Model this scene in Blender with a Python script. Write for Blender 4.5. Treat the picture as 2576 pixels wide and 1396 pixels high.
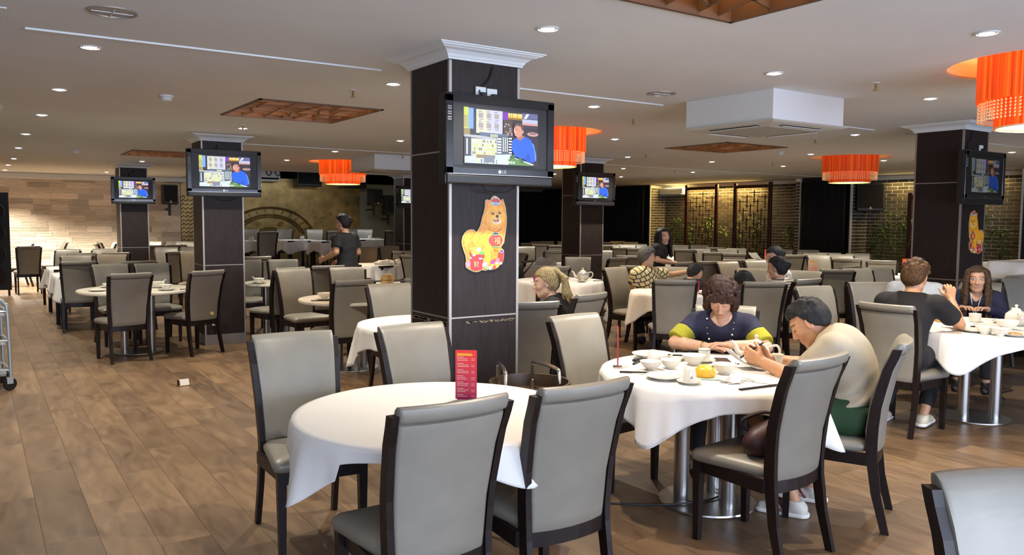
import bpy, bmesh, math, random
import numpy as np
from mathutils import Vector, Matrix, Euler
for o in list(bpy.data.objects): bpy.data.objects.remove(o)
sc = bpy.context.scene; COL = sc.collection
# ---------------------------------------------------------------- camera
cd = bpy.data.cameras.new('camera'); cam = bpy.data.objects.new('camera', cd); COL.objects.link(cam)
cd.sensor_width = 36.0; cd.lens = 2005.3/2576*36; cd.clip_start = .05; cd.clip_end = 80
_r = Vector((.8289, -.55937, .00627)); _f = Vector((.55826, .82642, -.0733)); _u = _r.cross(_f)
cam.matrix_world = Matrix(((_r.x, _u.x, -_f.x, 0), (_r.y, _u.y, -_f.y, 0), (_r.z, _u.z, -_f.z, 1.6), (0, 0, 0, 1)))
sc.camera = cam
# ---------------------------------------------------------------- world, exposure
w = bpy.data.worlds.new('world'); sc.world = w; w.use_nodes = True
w.node_tree.nodes['Background'].inputs[0].default_value = (.55, .68, .9, 1); w.node_tree.nodes['Background'].inputs[1].default_value = .8
vs = sc.view_settings; vs.view_transform = 'Standard'; vs.look = 'None'; vs.gamma = 1; vs.use_curve_mapping = False; vs.exposure = 0.35
try:
    sc.cycles.use_denoising = True; sc.cycles.max_bounces = 7; sc.cycles.diffuse_bounces = 4; sc.cycles.glossy_bounces = 3
    sc.cycles.transmission_bounces = 4; sc.cycles.transparent_max_bounces = 6; sc.cycles.sample_clamp_indirect = 4; sc.cycles.caustics_reflective = False; sc.cycles.caustics_refractive = False
except Exception: pass
def arealight(name, loc, rot, sx, sy, power, color):
    l = bpy.data.lights.new(name, 'AREA'); l.shape = 'RECTANGLE'; l.size = sx; l.size_y = sy; l.energy = power; l.color = color
    o = bpy.data.objects.new(name, l); o.location = loc; o.rotation_euler = rot; COL.objects.link(o); return o
# daylight entering through the windows behind the viewer
DAY = 560
arealight('daylight', (2.6, -3.2, 1.35), (math.radians(90), 0, 0), 10.5, 2.0, DAY, (.66, .76, 1.0))
SPOT_W = 135; SPOT_COL = (1.0, .92, .80)
# warm strip lights above the brick recesses
arealight('recess_light', (16.78, 15.2, 2.55), (0, math.radians(20), 0), 0.12, 3.2, 95, (1, .66, .22))
arealight('recess_light', (16.78, 8.9, 2.55), (0, math.radians(20), 0), .12, 2.4, 30, (1, .7, .3))
CEIL = 2.61
arealight('stage_fill', (7.6, 19.6, 2.95), (0, 0, 0), 3.0, .5, 40, (.9, .95, 1))  # unseen fill light, added to brighten the gold wall and stage
# ---------------------------------------------------------------- materials
def mat(name, color, rough=.5, metal=0, noise=0, nscale=8, bump=0, bscale=60, emit=None, estr=0, spec=None, sheen=0, rnd=0, coat=0, stretch=None, alpha=None, trans=0):
    m = bpy.data.materials.new(name); m.use_nodes = True; nt = m.node_tree; b = nt.nodes['Principled BSDF']
    b.inputs['Base Color'].default_value = (*color, 1); b.inputs['Roughness'].default_value = rough; b.inputs['Metallic'].default_value = metal
    if spec is not None: b.inputs['Specular IOR Level'].default_value = spec
    if sheen: b.inputs['Sheen Weight'].default_value = sheen
    if coat: b.inputs['Coat Weight'].default_value = coat
    if trans: b.inputs['Transmission Weight'].default_value = trans
    if alpha is not None: b.inputs['Alpha'].default_value = alpha
    if emit: b.inputs['Emission Color'].default_value = (*emit, 1); b.inputs['Emission Strength'].default_value = estr
    src = None
    tc = nt.nodes.new('ShaderNodeTexCoord'); co = tc.outputs['Object']
    if stretch:
        mp = nt.nodes.new('ShaderNodeMapping'); mp.inputs['Scale'].default_value = stretch; nt.links.new(co, mp.inputs[0]); co = mp.outputs[0]
    if noise:
        n = nt.nodes.new('ShaderNodeTexNoise'); n.inputs['Scale'].default_value = nscale; n.inputs['Detail'].default_value = 5; nt.links.new(co, n.inputs[0])
        mr = nt.nodes.new('ShaderNodeMapRange'); mr.inputs[3].default_value = 1-noise; mr.inputs[4].default_value = 1+noise; mr.inputs[1].default_value = .3; mr.inputs[2].default_value = .7
        nt.links.new(n.outputs[0], mr.inputs[0]); src = mr.outputs[0]
    if rnd:
        oi = nt.nodes.new('ShaderNodeObjectInfo'); mr = nt.nodes.new('ShaderNodeMapRange'); mr.inputs[3].default_value = 1-rnd; mr.inputs[4].default_value = 1+rnd
        nt.links.new(oi.outputs['Random'], mr.inputs[0])
        if src:
            mu = nt.nodes.new('ShaderNodeMath'); mu.operation = 'MULTIPLY'; nt.links.new(src, mu.inputs[0]); nt.links.new(mr.outputs[0], mu.inputs[1]); src = mu.outputs[0]
        else: src = mr.outputs[0]
    if src:
        vm = nt.nodes.new('ShaderNodeVectorMath'); vm.operation = 'SCALE'; vm.inputs[0].default_value = color
        nt.links.new(src, vm.inputs['Scale']); nt.links.new(vm.outputs[0], b.inputs['Base Color'])
    if bump:
        n = nt.nodes.new('ShaderNodeTexNoise'); n.inputs['Scale'].default_value = bscale; n.inputs['Detail'].default_value = 4; nt.links.new(co, n.inputs[0])
        bp = nt.nodes.new('ShaderNodeBump'); bp.inputs['Strength'].default_value = bump; bp.inputs['Distance'].default_value = .01; nt.links.new(n.outputs[0], bp.inputs['Height']); nt.links.new(bp.outputs[0], b.inputs['Normal'])
    return m
def attr_mat(name, rough=.5, estr=0, attr='Col', bump=0, bscale=200, tex=0, tscale=400, sheen=0, aniso=None):
    m = bpy.data.materials.new(name); m.use_nodes = True; nt = m.node_tree; b = nt.nodes['Principled BSDF']
    a = nt.nodes.new('ShaderNodeVertexColor'); a.layer_name = attr; out = a.outputs[0]
    if tex:
        tc = nt.nodes.new('ShaderNodeTexCoord'); n = nt.nodes.new('ShaderNodeTexNoise'); n.inputs['Scale'].default_value = tscale; nt.links.new(tc.outputs['Object'], n.inputs[0])
        mr = nt.nodes.new('ShaderNodeMapRange'); mr.inputs[1].default_value = .3; mr.inputs[2].default_value = .7; mr.inputs[3].default_value = 1-tex; mr.inputs[4].default_value = 1+tex; nt.links.new(n.outputs[0], mr.inputs[0])
        vm = nt.nodes.new('ShaderNodeVectorMath'); vm.operation = 'SCALE'; nt.links.new(out, vm.inputs[0]); nt.links.new(mr.outputs[0], vm.inputs['Scale']); out = vm.outputs[0]
    if not estr: nt.links.new(out, b.inputs['Base Color'])
    else: b.inputs['Base Color'].default_value = (.004, .004, .005, 1)
    b.inputs['Roughness'].default_value = rough
    if sheen: b.inputs['Sheen Weight'].default_value = sheen
    if estr:
        nt.links.new(out, b.inputs['Emission Color']); b.inputs['Emission Strength'].default_value = estr
    return m
M = {}
M['ceil'] = mat('ceiling_paint', (.74, .75, .74), .9, noise=.03, nscale=1.5)
M['white_paint'] = mat('white_trim_paint', (.72, .74, .73), .55)
M['soffit'] = mat('soffit_paint', (.62, .62, .60), .8)
M['laminate'] = mat('dark_laminate', (.020, .0125, .0105), .5, noise=.35, nscale=30, stretch=(3, 3, .25), spec=.3)
M['metal_trim'] = mat('metal_trim', (.40, .37, .33), .45, .7)
M['kick'] = mat('brushed_kick_plate', (.36, .34, .31), .35, .85)
M['black_matte'] = mat('black_cloth', (.004, .004, .005), .9)
M['black_gloss'] = mat('black_plastic', (.006, .006, .007), .18, coat=.3)
M['black_satin'] = mat('black_satin_plastic', (.008, .008, .009), .45)
M['wood_dark'] = mat('dark_stained_wood', (.010, .0052, .0045), .42, noise=.3, nscale=20, stretch=(4, 4, .6), spec=.35)
M['wood_red'] = mat('red_brown_wood', (.045, .010, .007), .45, noise=.25, nscale=20)
M['chrome'] = mat('chrome', (.62, .60, .57), .16, 1)
M['steel'] = mat('brushed_steel', (.45, .44, .42), .3, 1)
M['glass'] = None
M['china'] = mat('white_china', (.74, .72, .64), .22, coat=.3)
M['cloth'] = mat('white_tablecloth', (.80, .78, .73), .8, bump=.12, bscale=500)
M['tabletop'] = mat('cream_tabletop', (.62, .58, .47), .3)
M['mortar'] = mat('pale_mortar', (.90, .86, .72), .9)
M['brick'] = mat('dark_brick', (.095, .08, .05), .8, noise=.25, nscale=30, rnd=.35)
M['bamboo'] = mat('bamboo_cane', (.12, .17, .03), .5, noise=.2)
M['leaf'] = mat('bamboo_leaf', (.045, .12, .018), .5, noise=.5, nscale=4)
M['gold'] = mat('gold_relief', (.40, .29, .12), .32, .85, noise=.35, nscale=3, bump=.3, bscale=25)
M['wall_green'] = mat('pale_green_wall', (.22, .21, .14), .85)
M['stone'] = mat('ledger_stone', (.72, .59, .44), .85, noise=.2, nscale=25, bump=.9, bscale=30, rnd=.30, stretch=(.35, 1, 3.2))
M['bambooware'] = mat('steamer_bamboo', (.55, .32, .09), .5, noise=.15, nscale=30)
M['red_card'] = mat('red_card', (.62, .03, .03), .45)
M['white_print'] = mat('white_print', (.8, .7, .6), .6)
M['orange_bun'] = mat('yellow_bun', (.80, .42, .03), .35, noise=.12, nscale=40, bump=.3, bscale=50)
M['paper'] = mat('paper', (.78, .75, .70), .7)
M['mint'] = mat('mint_plastic', (.50, .62, .52), .5)
M['brass'] = mat('brass', (.55, .40, .15), .3, 1)
M['lens'] = mat('lamp_lens', (1, 1, 1), .3, emit=(1, .96, .88), estr=25)
M['panel_glow'] = mat('warm_diffuser', (1, .7, .4), .6, emit=(1, .62, .28), estr=8)
M['fin'] = mat('brown_fin', (.11, .055, .026), .5)
M['recess'] = mat('recess_paint', (.95, .88, .62), .7, emit=(1, .56, .13), estr=.95)
M['crystal'] = mat('crystal_bead', (.95, .75, .45), .1, emit=(1, .6, .2), estr=.12, coat=.5)
M['mic'] = mat('lamp_bottom', (1, .9, .6), .5, emit=(1, .78, .32), estr=1.3)
def fabric_mat():
    m = bpy.data.materials.new('champagne_upholstery'); m.use_nodes = True; nt = m.node_tree; b = nt.nodes['Principled BSDF']; L = nt.links.new
    tc = nt.nodes.new('ShaderNodeTexCoord'); n = nt.nodes.new('ShaderNodeTexNoise'); n.inputs['Scale'].default_value = 7; n.inputs['Detail'].default_value = 6; L(tc.outputs['Object'], n.inputs[0])
    oi = nt.nodes.new('ShaderNodeObjectInfo'); mr = nt.nodes.new('ShaderNodeMapRange'); mr.inputs[3].default_value = .86; mr.inputs[4].default_value = 1.12; L(oi.outputs['Random'], mr.inputs[0])
    m2 = nt.nodes.new('ShaderNodeMapRange'); m2.inputs[1].default_value = .3; m2.inputs[2].default_value = .7; m2.inputs[3].default_value = .93; m2.inputs[4].default_value = 1.06; L(n.outputs[0], m2.inputs[0])
    mu = nt.nodes.new('ShaderNodeMath'); mu.operation = 'MULTIPLY'; L(mr.outputs[0], mu.inputs[0]); L(m2.outputs[0], mu.inputs[1])
    vm = nt.nodes.new('ShaderNodeVectorMath'); vm.operation = 'SCALE'; vm.inputs[0].default_value = (.256, .236, .190); L(mu.outputs[0], vm.inputs['Scale']); L(vm.outputs[0], b.inputs['Base Color'])
    b.inputs['Roughness'].default_value = .42; b.inputs['Metallic'].default_value = .12
    # embossed curls and fine weave
    wv = nt.nodes.new('ShaderNodeTexWave'); wv.wave_type = 'RINGS'; wv.inputs['Scale'].default_value = 9; wv.inputs['Distortion'].default_value = 9; wv.inputs['Detail'].default_value = 1; wv.inputs['Detail Scale'].default_value = 1.6; L(tc.outputs['Object'], wv.inputs[0])
    bp = nt.nodes.new('ShaderNodeBump'); bp.inputs['Strength'].default_value = .035; bp.inputs['Distance'].default_value = .003; L(wv.outputs[1], bp.inputs['Height'])
    n2 = nt.nodes.new('ShaderNodeTexNoise'); n2.inputs['Scale'].default_value = 5; L(tc.outputs['Object'], n2.inputs[0])
    b2 = nt.nodes.new('ShaderNodeBump'); b2.inputs['Strength'].default_value = .25; b2.inputs['Distance'].default_value = .012; L(n2.outputs[0], b2.inputs['Height']); L(bp.outputs[0], b2.inputs['Normal']); L(b2.outputs[0], b.inputs['Normal'])
    return m
M['fabric'] = fabric_mat()
PW = .2353; PL_ = 1.3
def wood_floor():
    m = bpy.data.materials.new('oak_plank'); m.use_nodes = True; nt = m.node_tree; b = nt.nodes['Principled BSDF']; L = nt.links.new
    N = nt.nodes.new
    g = N('ShaderNodeNewGeometry'); sx = N('ShaderNodeSeparateXYZ'); L(g.outputs['Position'], sx.inputs[0])
    def math_(op, a, b_=None):
        n = N('ShaderNodeMath'); n.operation = op
        for i, v in enumerate((a, b_)):
            if v is None: continue
            if isinstance(v, (int, float)): n.inputs[i].default_value = v
            else: L(v, n.inputs[i])
        return n.outputs[0]
    ix = math_('FLOOR', math_('DIVIDE', sx.outputs[0], PW)); off = math_('MULTIPLY', math_('FRACT', math_('MULTIPLY', ix, .618034)), PL_)
    iy = math_('FLOOR', math_('DIVIDE', math_('ADD', sx.outputs[1], off), PL_))
    cx = N('ShaderNodeCombineXYZ'); L(ix, cx.inputs[0]); L(iy, cx.inputs[1]); wn = N('ShaderNodeTexWhiteNoise'); wn.noise_dimensions = '3D'; L(cx.outputs[0], wn.inputs[0])
    # grain coordinates: stretched along the plank and shifted per plank
    sh = N('ShaderNodeVectorMath'); sh.operation = 'SCALE'; sh.inputs['Scale'].default_value = 37; L(wn.outputs['Color'], sh.inputs[0])
    ad = N('ShaderNodeVectorMath'); L(g.outputs['Position'], ad.inputs[0]); L(sh.outputs[0], ad.inputs[1])
    mp = N('ShaderNodeMapping'); mp.inputs['Scale'].default_value = (7, 1.5, 1); L(ad.outputs[0], mp.inputs[0])
    n1 = N('ShaderNodeTexNoise'); n1.inputs['Scale'].default_value = 1.5; n1.inputs['Detail'].default_value = 7; n1.inputs['Roughness'].default_value = .6; n1.inputs['Distortion'].default_value = 1.2; L(mp.outputs[0], n1.inputs[0])
    mp2 = N('ShaderNodeMapping'); mp2.inputs['Scale'].default_value = (2.2, .7, 1); L(ad.outputs[0], mp2.inputs[0])
    n2 = N('ShaderNodeTexNoise'); n2.inputs['Scale'].default_value = 2.2; n2.inputs['Detail'].default_value = 5; n2.inputs['Distortion'].default_value = .8; L(mp2.outputs[0], n2.inputs[0])
    cr = N('ShaderNodeValToRGB'); e = cr.color_ramp.elements
    e[0].position = .27; e[0].color = (.062, .034, .019, 1); e[1].position = .72; e[1].color = (.265, .172, .092, 1)
    x = cr.color_ramp.elements.new(.45); x.color = (.146, .090, .048, 1); x = cr.color_ramp.elements.new(.58); x.color = (.195, .122, .065, 1)
    mix = math_('ADD', math_('MULTIPLY', n1.outputs[0], .55), math_('MULTIPLY', n2.outputs[0], .45)); L(mix, cr.inputs[0])
    tone = N('ShaderNodeMapRange'); tone.inputs[3].default_value = .74; tone.inputs[4].default_value = 1.16; L(wn.outputs['Value'], tone.inputs[0])
    vm = N('ShaderNodeVectorMath'); vm.operation = 'SCALE'; L(cr.outputs[0], vm.inputs[0]); L(tone.outputs[0], vm.inputs['Scale']); L(vm.outputs[0], b.inputs['Base Color'])
    rr = N('ShaderNodeMapRange'); rr.inputs[3].default_value = .28; rr.inputs[4].default_value = .48; L(n1.outputs[0], rr.inputs[0]); L(rr.outputs[0], b.inputs['Roughness'])
    bp = N('ShaderNodeBump'); bp.inputs['Strength'].default_value = .12; bp.inputs['Distance'].default_value = .003; L(n1.outputs[0], bp.inputs['Height']); L(bp.outputs[0], b.inputs['Normal'])
    return m
M['floor'] = wood_floor(); M['gap'] = mat('floor_gap', (.05, .03, .018), .8)
def shade_mat(es=.55):      # pleated red lampshade, lit from inside
    m = bpy.data.materials.new('pleated_red_shade'); m.use_nodes = True; nt = m.node_tree; b = nt.nodes['Principled BSDF']; L = nt.links.new; N = nt.nodes.new
    tc = N('ShaderNodeTexCoord'); sx = N('ShaderNodeSeparateXYZ'); L(tc.outputs['Object'], sx.inputs[0])
    at = N('ShaderNodeMath'); at.operation = 'ARCTAN2'; L(sx.outputs[1], at.inputs[0]); L(sx.outputs[0], at.inputs[1])
    cx = N('ShaderNodeCombineXYZ'); L(at.outputs[0], cx.inputs[0]); n = N('ShaderNodeTexNoise'); n.inputs['Scale'].default_value = 9; n.inputs['Detail'].default_value = 6; n.inputs['Roughness'].default_value = .7; L(cx.outputs[0], n.inputs[0])
    cr = N('ShaderNodeValToRGB'); e = cr.color_ramp.elements; e[0].position = .36; e[0].color = (.42, .008, .002, 1); e[1].position = .66; e[1].color = (1, .24, .01, 1)
    x = cr.color_ramp.elements.new(.5); x.color = (.85, .07, .004, 1)
    L(n.outputs[0], cr.inputs[0]); L(cr.outputs[0], b.inputs['Base Color']); L(cr.outputs[0], b.inputs['Emission Color']); b.inputs['Emission Strength'].default_value = es; b.inputs['Roughness'].default_value = .7
    return m
M['shade'] = shade_mat(); M['shade_dim'] = shade_mat(.16)
g = bpy.data.materials.new('clear_glass'); g.use_nodes = True; gb = g.node_tree.nodes['Principled BSDF']; gb.inputs['Transmission Weight'].default_value = 1; gb.inputs['Roughness'].default_value = .03; gb.inputs['Base Color'].default_value = (.95, .97, .97, 1); M['glass'] = g
M['print'] = attr_mat('printed_surface', .5)
M['screen'] = attr_mat('lit_screen', .4, 1.05)
# ---------------------------------------------------------------- helpers
def link(o, parent=None):
    COL.objects.link(o)
    if parent is not None: o.parent = parent
    return o
def obj(name, me, m=None, parent=None, smooth=None, loc=None, rot=None):
    if isinstance(me, bmesh.types.BMesh):
        bm = me; bmesh.ops.recalc_face_normals(bm, faces=bm.faces); me = bpy.data.meshes.new(name); bm.to_mesh(me); bm.free()
    if m is not None and not me.materials:
        for q in (m if isinstance(m, (list, tuple)) else [m]): me.materials.append(q)
    if smooth is not None:
        me.polygons.foreach_set('use_smooth', [True]*len(me.polygons))
        if smooth < 180:
            try: me.set_sharp_from_angle(angle=math.radians(smooth))
            except Exception: pass
    o = bpy.data.objects.new(name, me)
    if loc is not None: o.location = loc
    if rot is not None: o.rotation_euler = (0, 0, rot) if isinstance(rot, (int, float)) else rot
    return link(o, parent)
def tag(o, label, cat, group=None):
    o['label'] = label; o['category'] = cat
    if group: o['group'] = group
    return o
def thing(name, label, cat, loc=(0, 0, 0), rotz=0, group=None):
    o = bpy.data.objects.new(name, None); o.empty_display_size = .1; o.location = loc; o.rotation_euler = (0, 0, rotz); COL.objects.link(o)
    return tag(o, label, cat, group)
def struct(o): o['kind'] = 'structure'; return o
def BM(): return bmesh.new()
def box(bm, c, s, rot=None, bev=0, seg=2):
    r = bmesh.ops.create_cube(bm, size=1); v = r['verts']
    bmesh.ops.scale(bm, vec=s, verts=v)
    if bev:
        es = list({e for q in v for e in q.link_edges}); rb = bmesh.ops.bevel(bm, geom=es, offset=bev, segments=seg, affect='EDGES', profile=.6); v = list({q for f in rb['faces'] for q in f.verts} | {q for q in v if q.is_valid})
    if rot is not None: bmesh.ops.rotate(bm, cent=(0, 0, 0), matrix=rot if isinstance(rot, Matrix) else Euler(rot).to_matrix(), verts=v)
    bmesh.ops.translate(bm, vec=c, verts=v); return bm
def B(c, s, rot=None, bev=0, seg=2): return box(BM(), c, s, rot, bev, seg)
def rings(bm, rs, cap0=True, cap1=True, closed=True):
    vs_ = [[bm.verts.new(p) for p in r] for r in rs]
    for a, b in zip(vs_[:-1], vs_[1:]):
        n = len(a)
        for i in range(n if closed else n-1):
            j = (i+1) % n; bm.faces.new((a[i], a[j], b[j], b[i]))
    if cap0: bm.faces.new(list(reversed(vs_[0])))
    if cap1: bm.faces.new(vs_[-1])
    return bm
def circ(r, z, n=24, cx=0, cy=0, a0=0): return [(cx+r*math.cos(a0+2*math.pi*i/n), cy+r*math.sin(a0+2*math.pi*i/n), z) for i in range(n)]
def lathe(prof, n=24, c=(0, 0, 0), bm=None, cap0=True, cap1=True):
    bm = bm or BM(); return rings(bm, [circ(max(r, 1e-4), z+c[2], n, c[0], c[1]) for r, z in prof], cap0, cap1)
def tube(bm, pts, r, n=8):
    pts = [Vector(p) for p in pts]; rs = []
    t0 = (pts[1]-pts[0]).normalized(); up = Vector((0, 0, 1)) if abs(t0.z) < .9 else Vector((1, 0, 0)); nrm = t0.cross(up).normalized()
    for i, p in enumerate(pts):
        t = (pts[min(i+1, len(pts)-1)]-pts[max(i-1, 0)]).normalized(); nrm = (nrm-t*nrm.dot(t)).normalized(); b = t.cross(nrm)
        rr = r[i] if isinstance(r, (list, tuple)) else r
        rs.append([p+rr*(math.cos(2*math.pi*k/n)*nrm+math.sin(2*math.pi*k/n)*b) for k in range(n)])
    return rings(bm, rs)
def smoothpath(pts, n=6):
    P = [Vector(p) for p in pts]; out = []
    for i in range(len(P)-1):
        p0, p1, p2, p3 = P[max(i-1, 0)], P[i], P[i+1], P[min(i+2, len(P)-1)]
        for k in range(n):
            t = k/n; out.append(.5*((2*p1)+(p2-p0)*t+(2*p0-5*p1+4*p2-p3)*t*t+(3*p1-p0-3*p2+p3)*t**3))
    return out+[P[-1]]
def poly_extrude(bm, pts, z0, z1):
    a = [bm.verts.new((p[0], p[1], z0)) for p in pts]; b = [bm.verts.new((p[0], p[1], z1)) for p in pts]; n = len(pts)
    for i in range(n): bm.faces.new((a[i], a[(i+1) % n], b[(i+1) % n], b[i]))
    fs = [bm.faces.new(b), bm.faces.new(list(reversed(a)))]
    return bm
def copy_tree(o, parent=None):
    c = o.copy(); COL.objects.link(c)
    if parent is not None: c.parent = parent
    for ch in o.children: copy_tree(ch, c)
    return c
def pix_mesh(name, polys, m, parent=None, dz=.0004, base=0, extr=0):
    """flat print: polys = [(points, colour)] in the x-z plane facing -y, each a hair in front of the last"""
    vs_, fs, cols = [], [], []
    for k, (pts, c) in enumerate(polys):
        i0 = len(vs_); y = -base-k*dz
        vs_ += [(p[0], y, p[1]) for p in pts]; fs.append(list(range(i0, i0+len(pts)))); cols.append(c)
    me = bpy.data.meshes.new(name); me.from_pydata(vs_, [], fs); ca = me.color_attributes.new('Col', 'FLOAT_COLOR', 'CORNER'); d = []
    for f, c in zip(fs, cols): d += [*c, 1]*len(f)
    ca.data.foreach_set('color', d); me.materials.append(m)
    return obj(name, me, None, parent)
def text_mesh(name, s, size, m, parent, loc, rot, extrude=.0006, align='CENTER'):
    cu = bpy.data.curves.new(name, 'FONT'); cu.body = s; cu.size = size; cu.extrude = extrude; cu.align_x = align; cu.align_y = 'CENTER'
    t = bpy.data.objects.new(name, cu); COL.objects.link(t); dg = bpy.context.evaluated_depsgraph_get(); me = bpy.data.meshes.new_from_object(t.evaluated_get(dg)); bpy.data.objects.remove(t)
    me.name = name; me.materials.clear(); me.materials.append(m)
    o = obj(name, me, None, parent, loc=loc, rot=rot); return o
rng = random.Random(7)
# ================================================================ THE SETTING
X0, X1, Y0, Y1 = -4.0, 17.0, -3.0, 22.4
def project(p):
    d = Vector(p)-Vector((0, 0, 1.6)); zc = d.dot(_f)
    return (1288+2005.3*d.dot(_r)/zc, 698-2005.3*d.dot(_u)/zc, zc) if zc > .1 else (-9e3, 0, -1)
floor = struct(obj('floor', B(((X0+X1)/2, (Y0+Y1)/2, -.06), (X1-X0, Y1-Y0, .09)), M['gap']))
def floor_planks():
    allp = []
    for ix in range(math.floor(X0/PW), math.ceil(X1/PW)):
        off = ((ix*.618034) % 1)*PL_
        for iy in range(math.floor((Y0+off)/PL_), math.ceil((Y1+off)/PL_)):
            x, y = ix*PW, iy*PL_-off
            best = 0
            for fx in (0, .5, 1):
                for fy in (0, .5, 1):
                    u, v, zc = project((x+fx*PW, y+fy*PL_, 0))
                    if zc > 0 and -40 < u < 2620 and v < 1440: best = max(best, 1/zc)
            allp.append((best, x, y))
    allp.sort(reverse=True); near = allp[:296]; far = allp[296:]
    bm = B((PW/2, PL_/2, -.008), (PW-.0016, PL_-.0016, .016)); me = bpy.data.meshes.new('plank'); bm.to_mesh(me); bm.free(); me.materials.append(M['floor'])
    for _, x, y in near:
        o = bpy.data.objects.new('plank', me); o.location = (x, y, 0); link(o, floor)
    v, f = [], []
    for _, x, y in far:
        i = len(v); a, b, c, d = x+.0008, x+PW-.0008, y+.0008, y+PL_-.0008
        v += [(a, c, 0), (b, c, 0), (b, d, 0), (a, d, 0), (a, c, -.015), (b, c, -.015), (b, d, -.015), (a, d, -.015)]
        f += [(i, i+1, i+2, i+3)]+[(i+k, i+4+k, i+4+(k+1) % 4, i+(k+1) % 4) for k in range(4)]
    me = bpy.data.meshes.new('planks_beyond'); me.from_pydata(v, [], f); me.materials.append(M['floor']); o = obj('planks_beyond', me, None, floor); o['kind'] = 'stuff'
floor_planks()
# ---- ceiling with openings for lattice lights and lamp recesses
LATT = [(2.08, 1.52, 3.24, 2.82), (2.06, 6.9, 3.21, 8.2), (2.04, 13.3, 3.2, 14.5), (8.12, 7.06, 9.34, 8.2)]
LAMPS = [(5.75, 2.36), (5.6, 7.52), (5.6, 13.8), (11.62, 7.6)]
RR = .6; RS = .64
STAGE = (4.42, 17.45, 10.95, 22.4)
holes = [r for r in LATT]+[STAGE]+[(x-RS, y-RS, x+RS, y+RS) for x, y in LAMPS]
def make_ceiling():
    xs = sorted({X0, X1, *[h[0] for h in holes], *[h[2] for h in holes]}); ys = sorted({Y0, Y1, *[h[1] for h in holes], *[h[3] for h in holes]})
    bm = BM()
    for a, b in zip(xs[:-1], xs[1:]):
        for c, d in zip(ys[:-1], ys[1:]):
            mx, my = (a+b)/2, (c+d)/2
            if any(h[0] < mx < h[2] and h[1] < my < h[3] for h in holes): continue
            vs_ = [bm.verts.new((x, y, CEIL)) for x, y in ((a, c), (a, d), (b, d), (b, c))]; bm.faces.new(vs_)
    n = 48
    for cx, cy in LAMPS:   # square-to-circle collar, then the cylinder of the recess
        sq, ci, tp = [], [], []
        for i in range(n):
            t = 2*math.pi*i/n; c, s = math.cos(t), math.sin(t); k = RS/max(abs(c), abs(s))
            sq.append(bm.verts.new((cx+k*c, cy+k*s, CEIL))); ci.append(bm.verts.new((cx+RR*c, cy+RR*s, CEIL)))
        for i in range(n):
            j = (i+1) % n; bm.faces.new((sq[i], ci[i], ci[j], sq[j]))
    bmesh.ops.remove_doubles(bm, verts=bm.verts, dist=1e-4)
    o = struct(obj('ceiling', bm, M['ceil']))
    md = o.modifiers.new('thick', 'SOLIDIFY'); md.thickness = .012; md.offset = 1
    for cx, cy in LAMPS:
        bm = BM(); rings(bm, [circ(RR, CEIL+.002, n, cx, cy), circ(RR, CEIL+.16, n, cx, cy)], cap0=False)
        obj('lamp_recess', bm, M['recess'], o, smooth=30)
    # slab above everything
    s = struct(obj('ceiling_slab', B(((X0+X1)/2, (Y0+Y1)/2, CEIL+.47), (X1-X0+.4, Y1-Y0+.4, .06)), M['soffit']))
    bm = BM(); a, b, c, d = STAGE; rings(bm, [[(a, b, CEIL+.0), (c, b, CEIL), (c, d, CEIL), (a, d, CEIL)], [(a, b, CEIL+.38), (c, b, CEIL+.38), (c, d, CEIL+.38), (a, d, CEIL+.38)]], False, True)
    struct(obj('ceiling_stage', bm, M['soffit']))
make_ceiling()
M['recess'].node_tree.nodes['Principled BSDF'].inputs['Emission Strength'].default_value = 0  # plain pale recess paint, no emission; the pendant's bulb lights it
# ---- walls
wall_back = struct(obj('wall_back', B(((X0+X1)/2, Y1+.1, 1.5), (X1-X0+.4, .2, 3.15)), M['wall_green']))
wall_right = struct(obj('wall_right', B((X1+.1, (Y0+Y1)/2, 1.3), (.2, Y1-Y0, 2.75)), M['mortar']))
wall_left = struct(obj('wall_left', B((X0-.1, (Y0+Y1)/2, 1.3), (.2, Y1-Y0, 2.75)), M['soffit']))
def wall_front():
    bm = BM(); y = Y0-.1
    box(bm, (-3.35, y, 1.3), (1.3, .2, 2.75)); box(bm, (12.5, y, 1.3), (9.2, .2, 2.75)); box(bm, (2.6, y, .15), (10.6, .2, .45)); box(bm, (2.6, y, 2.52), (10.6, .2, .3))
    struct(obj('wall_front', bm, M['soffit']))
    for k in range(4):
        bm = BM(); a = -2.7+k*2.65; b = a+2.65
        for x in (a+.03, b-.03): box(bm, (x, y, 1.37), (.06, .08, 2.0))
        for z in (.4, 2.34): box(bm, ((a+b)/2, y, z), (2.53, .08, .06))
        struct(obj('window_%d' % (k+1), bm, M['metal_trim']))
wall_front()
# bulkheads and ceiling strips
struct(obj('trim_1', B((-1.9, 15.6, 2.52), (4.1, 13.5, .18), bev=.01), M['soffit']))
def cornice_run():
    bm = BM(); pr = [(0, 2.53), (.015, 2.53), (.02, 2.545), (.05, 2.575), (.09, 2.59), (.1, 2.6), (.12, 2.609)]
    rings(bm, [[(.15+o, 8.85-o, z) for o, z in pr], [(-4+.0, 8.85, z) if False else (-4, 8.85-o, z) for o, z in pr]], False, False, False)
    rings(bm, [[(.15+o, 8.85-o, z) for o, z in pr], [(.15+o, 22.3, z) for o, z in pr]], False, False, False)
    struct(obj('trim_2', bm, M['white_paint'], smooth=40))
cornice_run()
struct(obj('trim_3', B((2.4, 22.1, 2.545), (4.4, .58, .13), bev=.03), M['soffit']))
struct(obj('trim_4', B((1.31, 5.1, 2.6055), (2.08, .035, .011)), M['white_paint']))
struct(obj('trim_5', B((3.97, 5.16, 2.6055), (2.2, .03, .011)), M['white_paint']))
struct(obj('trim_6', B((7.2, 5.16, 2.6055), (2.2, .03, .011)), M['white_paint']))
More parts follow.
